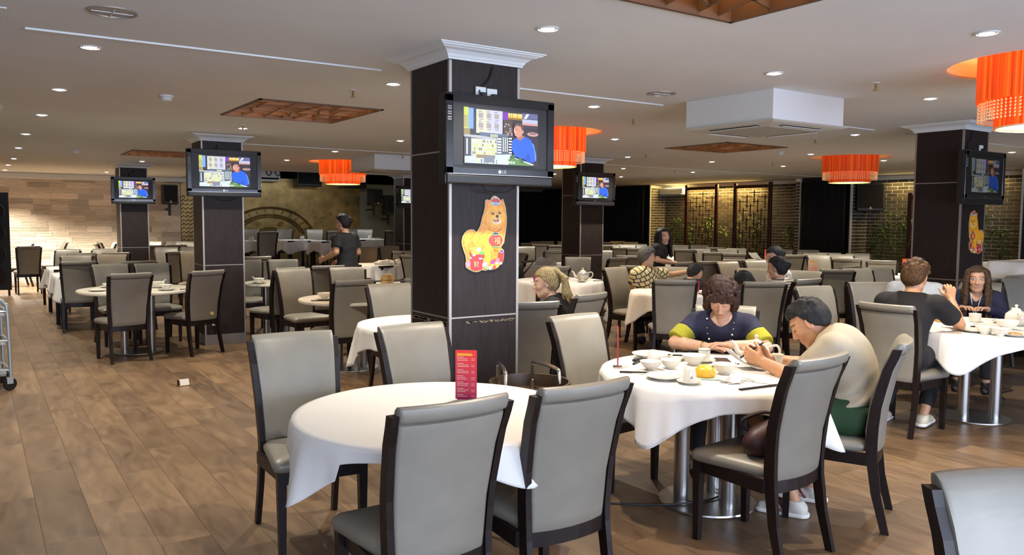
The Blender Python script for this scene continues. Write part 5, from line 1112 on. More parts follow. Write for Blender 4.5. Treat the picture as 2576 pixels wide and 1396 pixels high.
def dimsum_trolley():
    t = thing('tray_trolley', 'dark wooden tray trolley with two chrome handles beside the big pillar', 'trolley', (2.50, 3.52, 0), -.35)
    obj('tray', lathe([(.20, .62), (.215, .63), (.225, .70), (.225, .715), (.212, .715), (.205, .645), (.001, .64)], 40), mat('brown_tray', (.06, .035, .018), .35), t, smooth=40); obj('body', B((0, 0, .36), (.34, .34, .5), bev=.02), M['wood_dark'], t)
    for s, (p, q) in ((-1, ((-.14, .17), (-.17, -.14))), (1, ((.13, -.12), (.06, .16)))):
        a, b = Vector((*p, .62)), Vector((*q, .62)); pts = [a, a+Vector((0, 0, .14)), a+(b-a)*.12+Vector((0, 0, .175)), a+(b-a)*.88+Vector((0, 0, .175)), b+Vector((0, 0, .14)), b]
        obj('handle', tube(BM(), smoothpath(pts, 6), .011, 10), M['chrome'], t, smooth=60)
        for w_ in (a, b): obj('handle_collar', lathe([(.017, 0), (.017, .03)], 14), M['chrome'], t, smooth=40, loc=(w_.x, w_.y, .66))
    for a in (-1, 1):
        for s in (-1, 1): obj('caster', lathe([(.03, -.012), (.034, 0), (.03, .012)], 14), M['black_satin'], t, smooth=40, loc=(a*.14, s*.14, .034), rot=(math.radians(90), 0, .5)); obj('caster_stem', B((a*.14, s*.14, .085), (.02, .02, .06)), M['chrome'], t)
dimsum_trolley()
t = thing('table_sign', 'small cream tent card on a brass plate lying on the floor', 'sign', (1.61, 7.95, 0), .15); obj('plate', B((0, 0, .004), (.13, .07, .006), bev=.002), M['brass'], t); bm = BM(); rings(bm, [[(-.045, -.025, .007), (.045, -.025, .007)], [(-.045, 0, .062), (.045, 0, .062)], [(-.045, .028, .007), (.045, .028, .007)]], False, False, False); o = obj('tent_card', bm, M['paper'], t); o.modifiers.new('t', 'SOLIDIFY').thickness = .003; obj('tent_back', B((-.05, .0, .032), (.006, .05, .05)), M['wood_dark'], t)
o = obj('floor_cable', tube(BM(), smoothpath([(2.92, 3.32, .008), (3.05, 3.2, .008), (3.2, 3.08, .02), (3.42, 3.02, .024), (3.6, 3.1, .024), (3.95, 3.45, .008), (4.3, 3.9, .008)], 6), .006, 8), M['black_satin']); tag(o, 'black cable snaking over the steel table base', 'cable')
t = thing('cable_box', 'black adapter box on the floor by the right table\'s base', 'adapter', (7.45, 3.35, 0), .4); obj('box', B((0, 0, .03), (.16, .07, .06), bev=.008), M['black_satin'], t); obj('lead', tube(BM(), smoothpath([(.07, 0, .03), (.2, -.05, .008), (.4, .02, .008), (.7, -.1, .008)], 5), .006, 6), M['black_satin'], t)
t = thing('display_rack', 'wire rack of clear plastic bags leaning by the far pillar', 'rack', (9.3, 18.3, .3)); 
for s in (-1, 1): obj('leg', tube(BM(), [(s*.14, -.2, 0), (s*.10, .15, 1.55)], .01, 6), M['steel'], t)
for k in range(5): obj('bag', B((0, .0+k*.035, .85+k*.14), (.24, .05, .12), rot=(.3, 0, .1*k), bev=.02), M['glass'] if k % 2 else M['paper'], t)
def pram():
    t = thing('pram', 'black folded pram with pale strut left of the blonde woman', 'pram', (6.5, 9.85, 0), .5)
    bm = BM(); rings(bm, [[(x, .3*math.cos(a)*k, .72+.32*math.sin(a)*k) for a in [i*math.pi/9 for i in range(10)]] for x, k in ((-.22, .8), (-.1, 1), (.1, 1), (.22, .8))], False, False, False); o = obj('hood', bm, M['black_matte'], t, smooth=60); o.modifiers.new('t', 'SOLIDIFY').thickness = .012
    obj('seat', B((0, 0, .6), (.36, .5, .22), rot=(.3, 0, 0), bev=.05), M['black_matte'], t)
    for s in (-1, 1):
        obj('strut', tube(BM(), [(s*.22, -.4, .98), (s*.22, .35, .12)], .014, 6), M['steel'], t, smooth=60); obj('strut', tube(BM(), [(s*.22, .1, .6), (s*.22, -.4, .12)], .014, 6), M['black_satin'], t)
        for y in (-.4, .35): obj('wheel', lathe([(.1, -.02), (.11, 0), (.1, .02)], 18), M['black_satin'], t, smooth=40, loc=(s*.24, y, .11), rot=(0, math.radians(90), 0))
    obj('handle', tube(BM(), [(-.22, -.4, .98), (.22, -.4, .98)], .018, 8), M['black_satin'], t)
pram()
# ================================================================ PEOPLE
V = lambda *a: np.array(a, dtype=np.float64)
def nz(v): return v/(np.linalg.norm(v)+1e-12)
def RC(a, b, r1, r2, k=.02, cut=None, op=0): return ('r', np.array(a, float), np.array(b, float), r1, r2, k, cut, op)
def EL(c, rad, ax=None, k=.02, cut=None, op=0): return ('e', np.array(c, float), np.array(rad, float), np.eye(3) if ax is None else np.array(ax, float), None, k, cut, op)
def prim_d(p, Q):
    if p[0] == 'r':
        a, b, r1, r2 = p[1:5]; ba = b-a; l2 = ba@ba; rr = r1-r2; a2 = max(l2-rr*rr, 1e-9); il2 = 1/l2; pa = Q-a; y = pa@ba; z = y-l2; t = pa*l2-ba*y[..., None]; x2 = (t*t).sum(-1); y2 = y*y*l2; z2 = z*z*l2; kk = np.sign(rr)*rr*rr*x2
        d = (np.sqrt(x2*a2*il2)+y*rr)*il2-r1; c1 = np.sign(z)*a2*z2 > kk; c2 = np.sign(y)*a2*y2 < kk
        d = np.where(c1, np.sqrt(x2+z2)*il2-r2, np.where(c2, np.sqrt(x2+y2)*il2-r1, d))
    else:
        L = (Q-p[1])@p[3].T; k0 = np.sqrt(((L/p[2])**2).sum(-1)); k1 = np.sqrt(((L/p[2]**2)**2).sum(-1))+1e-9; d = k0*(k0-1)/k1
    if p[6]:
        for pt, n in p[6]: d = np.maximum(d, (Q-pt)@n)
    return d
def pbox(p):
    if p[0] == 'r': return np.minimum(p[1]-p[3], p[2]-p[4]), np.maximum(p[1]+p[3], p[2]+p[4])
    R = p[2].max(); return p[1]-R, p[1]+R
def sdf_mesh(prims, h, post=None):
    lo = np.min([pbox(p)[0] for p in prims if p[7] == 0], 0)-3*h; hi = np.max([pbox(p)[1] for p in prims if p[7] == 0], 0)+3*h
    n = np.ceil((hi-lo)/h).astype(int)+1; F = np.full(n, 1.0)
    for p in prims:
        a, b = pbox(p); e = p[5]*1.2+3*h; i0 = np.clip(((a-e-lo)/h).astype(int), 0, n-1); i1 = np.clip(((b+e-lo)/h).astype(int)+2, 0, n)
        if (i1 <= i0).any(): continue
        g = np.stack(np.meshgrid(*[lo[q]+h*np.arange(i0[q], i1[q]) for q in range(3)], indexing='ij'), -1); d = prim_d(p, g); s = tuple(slice(i0[q], i1[q]) for q in range(3)); f = F[s]; k = p[5]
        if p[7] == 0: t = np.clip(.5+.5*(f-d)/k, 0, 1); F[s] = f*(1-t)+d*t-k*t*(1-t)
        else: d = -d; t = np.clip(.5-.5*(f-d)/k, 0, 1); F[s] = f*(1-t)+d*t+k*t*(1-t)
    if post is not None:
        g = np.stack(np.meshgrid(*[lo[q]+h*np.arange(n[q]) for q in range(3)], indexing='ij'), -1); F = post(g, F)
    F[0], F[-1], F[:, 0], F[:, -1], F[:, :, 0], F[:, :, -1] = (1,)*6
    S = F < 0; c = [S[i:n[0]-1+i, j:n[1]-1+j, k:n[2]-1+k] for i in (0, 1) for j in (0, 1) for k in (0, 1)]; cnt = sum(q.astype(np.int8) for q in c); act = (cnt > 0) & (cnt < 8)
    I = np.argwhere(act); acc = np.zeros((len(I), 3)); w_ = np.zeros(len(I))
    co = [(i, j, k) for i in (0, 1) for j in (0, 1) for k in (0, 1)]
    for x in range(8):
        for y in range(x+1, 8):
            a, b = np.array(co[x]), np.array(co[y])
            if abs(a-b).sum() != 1: continue
            fa = F[tuple((I+a).T)]; fb = F[tuple((I+b).T)]; m = (fa < 0) != (fb < 0); t = np.where(m, fa/np.where(m, fa-fb, 1), 0); acc += np.where(m[:, None], a+t[:, None]*(b-a), 0); w_ += m
    P = lo+h*(I+acc/w_[:, None]); idx = np.full(act.shape, -1); idx[act] = np.arange(len(I)); faces = []
    for ax in range(3):
        u, v = (ax+1) % 3, (ax+2) % 3; s0 = [slice(None)]*3; s1 = [slice(None)]*3; s0[ax] = slice(0, -1); s1[ax] = slice(1, None); A, Bq = S[tuple(s0)], S[tuple(s1)]; E_ = np.argwhere(A != Bq)
        E_ = E_[(E_[:, u] > 0) & (E_[:, v] > 0) & (E_[:, u] < n[u]-1) & (E_[:, v] < n[v]-1)]
        def cell(du, dv): q = E_.copy(); q[:, u] += du; q[:, v] += dv; return idx[tuple(q.T)]
        quad = np.stack([cell(-1, -1), cell(0, -1), cell(0, 0), cell(-1, 0)], 1); flip = ~A[tuple(E_.T)]; quad[flip] = quad[flip][:, ::-1]; faces.append(quad)
    return P, np.concatenate(faces)
def relax(P, Fq, it=2, lam=.5):
    for _ in range(it):
        acc = np.zeros_like(P); c = np.zeros(len(P))
        for a, b in ((0, 1), (1, 2), (2, 3), (3, 0)):
            np.add.at(acc, Fq[:, a], P[Fq[:, b]]); np.add.at(acc, Fq[:, b], P[Fq[:, a]]); np.add.at(c, Fq[:, a], 1); np.add.at(c, Fq[:, b], 1)
        P = P+lam*(acc/np.maximum(c, 1)[:, None]-P)
    return P
def vnormals(P, Fq):
    n = np.cross(P[Fq[:, 2]]-P[Fq[:, 0]], P[Fq[:, 3]]-P[Fq[:, 1]]); N = np.zeros_like(P)
    for k in range(4): np.add.at(N, Fq[:, k], n)
    return N/(np.linalg.norm(N, axis=1)[:, None]+1e-12)
def np_mesh(name, P, Fq, m, col=None):
    me = bpy.data.meshes.new(name); me.vertices.add(len(P)); me.vertices.foreach_set('co', P.astype(np.float32).ravel()); me.loops.add(Fq.size); me.loops.foreach_set('vertex_index', Fq.astype(np.int32).ravel()); me.polygons.add(len(Fq)); me.polygons.foreach_set('loop_start', np.arange(0, Fq.size, 4, dtype=np.int32)); me.polygons.foreach_set('use_smooth', np.ones(len(Fq), bool)); me.update(calc_edges=True)
    if col is not None: ca = me.color_attributes.new('Col', 'FLOAT_COLOR', 'POINT'); ca.data.foreach_set('color', np.c_[col, np.ones(len(col))].astype(np.float32).ravel())
    me.materials.append(m); return me
def skin_mat():
    m = attr_mat('skin', .48, tex=.05, tscale=40); b = m.node_tree.nodes['Principled BSDF']; b.inputs['Subsurface Weight'].default_value = .12; b.inputs['Subsurface Radius'].default_value = (.02, .008, .004); b.inputs['Subsurface Scale'].default_value = .4; return m
M['skin'] = skin_mat()
def hair_mat(name, c, c2=None, rough=.6):
    m = bpy.data.materials.new(name); m.use_nodes = True; nt = m.node_tree; b = nt.nodes['Principled BSDF']; N = nt.nodes.new
    tc = N('ShaderNodeTexCoord'); mp = N('ShaderNodeMapping'); mp.inputs['Scale'].default_value = (1, 1, .16); nt.links.new(tc.outputs['Object'], mp.inputs[0]); n = N('ShaderNodeTexNoise'); n.inputs['Scale'].default_value = 240; n.inputs['Detail'].default_value = 4; nt.links.new(mp.outputs[0], n.inputs[0])
    cr = N('ShaderNodeValToRGB'); e = cr.color_ramp.elements; e[0].position = .38; e[0].color = (*c, 1); e[1].position = .62; e[1].color = (*(c2 or [q*2.2+.004 for q in c]), 1); nt.links.new(n.outputs[0], cr.inputs[0]); nt.links.new(cr.outputs[0], b.inputs['Base Color'])
    bp = N('ShaderNodeBump'); bp.inputs['Strength'].default_value = .5; bp.inputs['Distance'].default_value = .008; nt.links.new(n.outputs[0], bp.inputs['Height']); nt.links.new(bp.outputs[0], b.inputs['Normal']); b.inputs['Roughness'].default_value = rough; b.inputs['Specular IOR Level'].default_value = .3; return m
def cloth_mat(name, c, rough=.85, rnd=.12): return mat(name, c, rough, noise=rnd, nscale=90, bump=.15, bscale=350)
M['h_black'] = hair_mat('black_hair', (.004, .004, .005), (.018, .017, .018)); M['h_brown'] = hair_mat('brown_hair', (.010, .004, .003), (.06, .022, .011)); M['h_dye'] = hair_mat('light_brown_hair', (.02, .009, .003), (.13, .062, .018)); M['h_grey'] = hair_mat('grey_hair', (.02, .02, .018), (.14, .135, .12)); M['h_blonde'] = hair_mat('blonde_hair', (.13, .085, .032), (.50, .38, .18)); M['h_long'] = hair_mat('long_brown_hair', (.022, .010, .005), (.12, .065, .03))
def noise3(P, f, s=0):
    a = np.sin(P[:, 0]*f+1.3*np.sin(P[:, 1]*f*.7+s)+s)+np.sin(P[:, 1]*f*1.1+1.7*np.sin(P[:, 2]*f*.6+2*s))+np.sin(P[:, 2]*f*.9+1.1*np.sin(P[:, 0]*f*.8+s*3)); return a/3
def frame(f, u):
    f = nz(np.array(f, float)); u = np.array(u, float); r = nz(np.cross(f, u)); u = np.cross(r, f); return r, f, u
def head_prims(Hc, R, s=1.0, fem=False):
    r, f, u = R
    def p(x, y, z): return Hc+s*(x*r+y*f+z*u)
    ax = np.stack([r, f, u]); j = .92 if fem else 1
    L = [EL(p(0, -.014, .026), s*V(.073, .092, .084), ax, .02), EL(p(0, .02, -.035), s*V(.061*j, .070, .078), ax, .035), EL(p(0, .048, -.088), s*V(.034*j, .032, .026), ax, .035), RC(p(0, .066, -.108), p(0, .06, -.10), .016*s, .02*s, .02),
         RC(p(-.05*j, .005, -.075), p(-.02, .05, -.102), .018*s, .014*s, .03), RC(p(.05*j, .005, -.075), p(.02, .05, -.102), .018*s, .014*s, .03),
         EL(p(-.034, .058, -.028), s*V(.024, .022, .024), ax, .02), EL(p(.034, .058, -.028), s*V(.024, .022, .024), ax, .02), RC(p(-.034, .073, .026), p(.034, .073, .026), .011*s, .011*s, .02)]
    for q in (-1, 1): L.append(EL(p(q*.031, .094, .006), s*V(.017, .013, .0095), ax, .012, op=1)); L.append(EL(p(q*.031, .077, .004), s*V(.0165, .0125, .0115), ax, .004))
    L += [RC(p(0, .083, .012), p(0, .103, -.033), .0075*s, .0125*s, .012), EL(p(-.0125, .094, -.036), s*V(.009, .011, .0085), ax, .007), EL(p(.0125, .094, -.036), s*V(.009, .011, .0085), ax, .007),
          EL(p(0, .083, -.0635), s*V(.023, .0115, .0065), ax, .006), EL(p(0, .082, -.0745), s*V(.020, .0115, .007), ax, .006)]
    for q in (-1, 1):
        e = np.stack(frame(f+.35*q*r, u)); L += [EL(p(q*.077, -.012, -.008), s*V(.007, .019, .032), e, .008), EL(p(q*.083, -.010, -.006), s*V(.006, .010, .019), e, .006, op=1)]
    return L
def hand_prims(w_, hd, pn, side, curl=.5, spread=.05, thumb=.6, s=1.0):
    hd = nz(np.array(hd, float)); pn = np.array(pn, float); pn = nz(pn-hd*(pn@hd)); tv = np.cross(hd, pn)*side; L = []
    cu = curl if isinstance(curl, (list, tuple)) else [curl]*4
    for i in range(4):
        o = (.030-.0205*i)*s; kn = w_+hd*(.088-.004*abs(i-1)-.006*(i == 3))*s+tv*o; L.append(RC(w_+tv*o*.45, kn, .0155*s, .0118*s, .012)); d = nz(hd+tv*spread*(1.5-i)); ln = (.072, .080, .075, .060)[i]*s; p0 = kn; a = cu[i]*.5
        for q, fr in enumerate((.46, .30, .24)):
            dd = d*math.cos(a)+pn*math.sin(a); p1 = p0+dd*ln*fr; L.append(RC(p0, p1, (.0096, .0086, .0078)[q]*s, (.0086, .0078, .0068)[q]*s, .003)); p0 = p1; a += cu[i]*(.9, .6, 0)[q]
    b = w_+hd*.022*s+tv*.022*s+pn*.004; d1 = nz(hd*.62+tv*.62+pn*.35*thumb*2); m_ = b+d1*.046*s; d2 = nz(hd*.8+tv*.15+pn*.55*thumb); e = m_+d2*.034*s; L += [RC(w_+hd*.012*s+tv*.01*s, b+d1*.012*s, .016*s, .0155*s, .012), RC(b, m_, .0145*s, .0115*s, .006), RC(m_, e, .0108*s, .0085*s, .003), RC(e, e+d2*.020*s, .0088*s, .0072*s, .003)]
    return L
def person(label, loc, yaw, J, look):
    """J: joints in the figure's own frame (x right, y ahead, z up); look: colours, clothing, hair, detail"""
    h = look.get('h', .009); fine = look.get('fine', h*.6); sk = V(*look.get('skin', (.50, .27, .155))); fem = look.get('fem', False); sc_ = look.get('s', 1.0)
    P, Mm, Cc, N = (V(*J[k]) for k in ('P', 'M', 'C', 'N')); Hc = V(*J['H']); R = frame(J['hf'], J.get('hu', (0, 0, 1))); hs = look.get('hs', 1.0)
    side = V(1, 0, 0) if 'side' not in J else nz(V(*J['side']))
    def axs(t): t = nz(t); f = nz(np.cross(t, side)) ; f = -f if f[1] < 0 else f; return np.stack([side, np.cross(t, side)*(-1 if np.cross(t, side)[1] < 0 else 1), t])
    sw = look.get('sw', .17 if fem else .19)*sc_; gx = look.get('girth', 1.0); SL, SR = (V(*J[k]) if k in J else Cc*.25+N*.75-(N-Cc)*.18+side*q*sw for k, q in (('SL', -1), ('SR', 1)))
    EL_, ER, WL, WR = (V(*J[k]) for k in ('EL', 'ER', 'WL', 'WR')); hipL, hipR = P-side*.088*sc_, P+side*.088*sc_; KL, KR, AL, AR = (V(*J[k]) for k in ('KL', 'KR', 'AL', 'AR'))
    def torso(g, k=.06, cut=None):
        return [EL(P, V(.165*gx+g, .118*gx+g, .115+g), axs(Mm-P), k, cut), EL((P+Mm)/2+(Mm-P)*.2, V(.148*gx+g, .112*gx+g, .15+g), axs(Mm-P), k, cut), EL((Mm+Cc)/2+(Cc-Mm)*.3, V(.158*gx+g, .118*gx+g, .16+g), axs(Cc-Mm), k, cut), RC(SL*.9+SR*.1, SR*.9+SL*.1, .066+g, .066+g, k, cut), EL(Cc*.6+N*.4, V(.13*gx+g, .09*gx+g, .10+g), axs(N-Cc), k, cut)]
    body = torso(0)
    a0, a1, a2 = ((.047, .037, .026) if fem else (.054, .042, .030)); a0, a1, a2 = a0*sc_*look.get('arm', 1), a1*sc_*look.get('arm', 1), a2*sc_
    for S, E_, W_ in ((SL, EL_, WL), (SR, ER, WR)): body += [RC(S, E_, a0, a1, .03), RC(E_, E_+(W_-E_)*.35, a1*.98, a1*1.0, .012), RC(E_+(W_-E_)*.35, W_, a1, a2, .012)]
    for Hp, K, A in ((hipL, KL, AL), (hipR, KR, AR)): body += [RC(Hp, K, .088*sc_*gx, .058*sc_, .03), RC(K, K+(A-K)*.3, .055*sc_, .057*sc_, .012), RC(K+(A-K)*.3, A, .057*sc_, .036*sc_, .012)]
    nb = Hc-.045*R[2]-.02*R[1]; body += [RC(N-nz(nb-N)*.04, nb, .062*sc_*(.86 if fem else 1), .050*(.86 if fem else 1), .03)]
    parts = [sdf_mesh(body, h)]; hd_pr = head_prims(Hc, R, hs, fem)+[RC(nb-nz(nb-N)*.05, nb, .0525*(.86 if fem else 1), .050*(.86 if fem else 1), .02)]; parts.append(sdf_mesh(hd_pr, fine)); nh0 = len(parts[0][0]); nh1 = nh0+len(parts[1][0])
    for k, (E_, W_, sd, hk) in enumerate(((EL_, WL, -1, 'handL'), (ER, WR, 1, 'handR'))):
        q = J.get(hk, {}); hd = q.get('d', W_-E_); pn = q.get('n', (0, 0, -1)); parts.append(sdf_mesh([RC(W_-nz(W_-E_)*.05, W_, a2*1.03, a2*.95, .02)]+hand_prims(W_, hd, pn, sd, q.get('curl', .5), q.get('spread', .05), q.get('thumb', .6), look.get('hand', .95 if fem else 1.05)*sc_), max(.0028, fine*.62) if fine < .006 else fine*.75))
    Pv, Fv, o0 = [], [], 0
    for p, f in parts: p = relax(p, f, 1, .4); Pv.append(p); Fv.append(f+o0); o0 += len(p)
    Pv, Fv = np.concatenate(Pv), np.concatenate(Fv); col = np.tile(sk, (len(Pv), 1)); r, f, u = R; L = (Pv-Hc)/hs; x, y, z = L@r, L@f, L@u; hm = np.zeros(len(Pv), bool); hm[nh0:nh1] = True
    def paint(mask, c, a=1): mk = (np.clip(mask, 0, 1)*hm*a)[:, None]; col[:] = col*(1-mk)+V(*c)*mk
    lips = look.get('lips', (.42, .13, .10)); paint(1.6-1.6*(np.abs(x)/.0245)**2-1.6*(np.abs(z+.069)/.0115)**2, lips, .8*(1)); col[hm & (y < .05) & (np.abs(z+.069) < .02)] = sk
    paint(1-((np.abs(x)-.042)/.022)**2-((z+.03)/.022)**2, (sk[0]*1.08, sk[1]*.8, sk[2]*.74), .35); hc = look.get('brow', (.02, .014, .01)); bz = .030-.25*np.abs(np.abs(x)-.028); paint(np.clip(2.2-2.2*(np.abs(z-bz)/.0048), 0, 1)*(np.abs(np.abs(x)-.033) < .019)*(y > .02), hc, .85)
    paint(np.clip(2-2*np.abs(z+.069+.0)/.0022, 0, 1)*(np.abs(x) < .021)*(y > .05), (lips[0]*.35, lips[1]*.3, lips[2]*.3), .7)
    lid = look.get('eyes', 'open'); exx = np.abs(x)-.031
    if lid == 'open':
        paint(np.clip(2.4-2.4*((exx/.0155)**2+((z-.003)/.0062)**2), 0, 1)*(y > .04), (.70, .66, .62)); paint(np.clip(3-3*((exx/.0062)**2+((z-.003)/.0068)**2), 0, 1)*(y > .04), (.012, .007, .005)); paint(np.clip(2-2*np.abs(z-.0105+18*exx**2)/.0022, 0, 1)*(np.abs(exx) < .018)*(y > .03), (.012, .008, .008), .9)
    else: paint(np.clip(2-2*np.abs(z+.0050+(-10)*exx**2+.0)/.0026, 0, 1)*(np.abs(exx) < .0175)*(y > .03), (.015, .009, .008), .95); paint(np.clip(1.4-1.4*((exx/.018)**2+((z-.004)/.011)**2), 0, 1)*(y > .04), (sk[0]*.8, sk[1]*.68, sk[2]*.66), .5)
    paint(np.clip(1.5-1.5*(np.abs(np.abs(x)-.007)/.003)-(np.abs(z+.044)/.004), 0, 1)*(y > .08), (sk[0]*.3, sk[1]*.2, sk[2]*.2), .8)
    root = obj('person', np_mesh('person', Pv, Fv, M['skin'], col), None, None, None, loc, math.radians(yaw)); tag(root, label, 'person', look.get('group'))
    PDBG.append((label, root.matrix_basis @ Vector(Hc)))
    ctx = dict(P=P, M=Mm, C=Cc, N=N, H=Hc, R=R, SL=SL, SR=SR, EL=EL_, ER=ER, WL=WL, WR=WR, hipL=hipL, hipR=hipR, KL=KL, KR=KR, AL=AL, AR=AR, torso=torso, a=(a0, a1, a2), nb=nb, side=side, h=h, hs=hs, sc=sc_, gx=gx, root=root, col=col, Pv=Pv)
    for g in look.get('wear', ()): g(ctx)
    return ctx
def cloth_obj(c, name, prims, m, wr=.003, wf=26, seed=0, h=None, post=None, smooth=2, label=None, fold=None):
    P, Fq = sdf_mesh(prims, h or c['h'], post); P = relax(P, Fq, smooth, .5); Nn = vnormals(P, Fq)
    d = wr*noise3(P, wf, seed)+wr*.5*noise3(P[:, [1, 2, 0]], wf*2.1, seed+2)
    if fold is not None: d = d+fold(P)
    P = P+Nn*d[:, None]; o = obj(name, np_mesh(name, P, Fq, m), None, c['root'])
    if label: o['label'] = label
    return o
def top(name, m, sleeve=.62, g=.016, hem=-.11, wr=.004, neck=.0, m2=None, long_=False, seed=1, label=None, fold=None, neckr=.072, vneck=0, hemf=0, front=None):
    def fn(c):
        P, N, nb = c['P'], c['N'], c['nb']; up = nz(c['M']-P); cut = [(P+up*hem+V(0, hemf, 0), -up)]; pr = c['torso'](g, .05, cut); a0, a1, a2 = c['a']
        ap = []
        for S, E_, W_ in ((c['SL'], c['EL'], c['WL']), (c['SR'], c['ER'], c['WR'])):
            d = nz(E_-S); L = np.linalg.norm(E_-S)
            if long_: ap += [RC(S, E_, a0+g, a1+g, .03), RC(E_, W_, a1+g, a2+g*.8, .015, [(W_-nz(W_-E_)*.015, nz(W_-E_))])]
            else: ap += [RC(S, S+d*L*(sleeve+.12), a0+g*1.2, a0*.55+a1*.45+g*1.6, .03, [(S+d*L*sleeve, d)])]
        nd = nz(nb-N); hole = RC(N-nd*.01+V(0, .012, 0), N+nd*.16+V(0, .0, 0), neckr, neckr+.02, .008, None, 1); holes = [hole]
        if vneck: holes.append(RC(N+V(0, .10, -.0), N+V(0, .135, -vneck), .05, .018, .008, None, 1))
        if m2 is None: cloth_obj(c, name, pr+ap+holes, m, wr, seed=seed, label=label, fold=fold)
        else: cloth_obj(c, name, pr+holes, m, wr, seed=seed, label=label, fold=fold); cloth_obj(c, 'sleeves', ap, m2, wr*.7, seed=seed+3)
        # collar rib
        return
    return fn
def trousers(name, m, g=.013, end=.92, wr=.004, shorts=None, label=None, rise=.10):
    def fn(c):
        P = c['P']; up = nz(c['M']-P); pr = [EL(P, V(.168*c['gx']+g, .122*c['gx']+g, .12+g), None, .04, [(P+up*rise, up)])]; s = c['sc']
        for Hp, K, A in ((c['hipL'], c['KL'], c['AL']), (c['hipR'], c['KR'], c['AR'])):
            if shorts: d = nz(K-Hp); pr.append(RC(Hp, K, .092*s*c['gx']+g, .066*s+g*1.3, .03, [(Hp+(K-Hp)*shorts, d)]))
            else: d = nz(A-K); pr += [RC(Hp, K, .09*s*c['gx']+g, .06*s+g, .03), RC(K, A, .06*s+g, .040*s+g, .015, [(K+(A-K)*end, d)])]
        cloth_obj(c, name, pr, m, wr, seed=5, label=label)
    return fn
def shoes(m, sole=None, stripes=None, d=(0, 1, 0), tilt=None):
    def fn(c):
        for q, (K, A) in enumerate(((c['KL'], c['AL']), (c['KR'], c['AR']))):
            f = nz(V(d[0]*(1 if q else 1), d[1], 0)); b = V(A[0], A[1], max(0, A[2]-.09)); z0 = b[2]
            pr = [RC(b-f*.035+V(0, 0, .045), b+f*.11+V(0, 0, .035), .041, .036, .02), RC(b+f*.1+V(0, 0, .033), b+f*.165+V(0, 0, .028), .036, .030, .02), RC(b-f*.02+V(0, 0, .05), A+V(0, 0, .005), .042, .043, .02, [(A+V(0, 0, .0), V(0, 0, 1))])]
            pr = [p[:6]+((p[6] or [])+[(V(0, 0, z0+.002), V(0, 0, -1))],)+p[7:] for p in pr]
            o = cloth_obj(c, 'shoe', pr, m, .0008, h=min(c['h'], .006))
            if sole is not None:
                sp = [RC(b-f*.04+V(0, 0, .02), b+f*.165+V(0, 0, .016), .046, .04, .01, [(V(0, 0, z0+.001), V(0, 0, -1)), (V(0, 0, z0+.026), V(0, 0, 1))])]; s_ = cloth_obj(c, 'sole', sp, sole, 0, h=.005); s_.parent = o
            if stripes is not None:
                r = np.cross(f, V(0, 0, 1))
                for sg in (-1, 1):
                    for k in range(2): t_ = obj('stripe', tube(BM(), [Vector(b+f*(.03+.03*k)+V(0, 0, .028)+r*sg*.045), Vector(b+f*(.055+.03*k)+V(0, 0, .055)+r*sg*.040), Vector(b+f*(.075+.03*k)+V(0, 0, .078)+r*sg*.022)], .006, 6), stripes, o)
    return fn
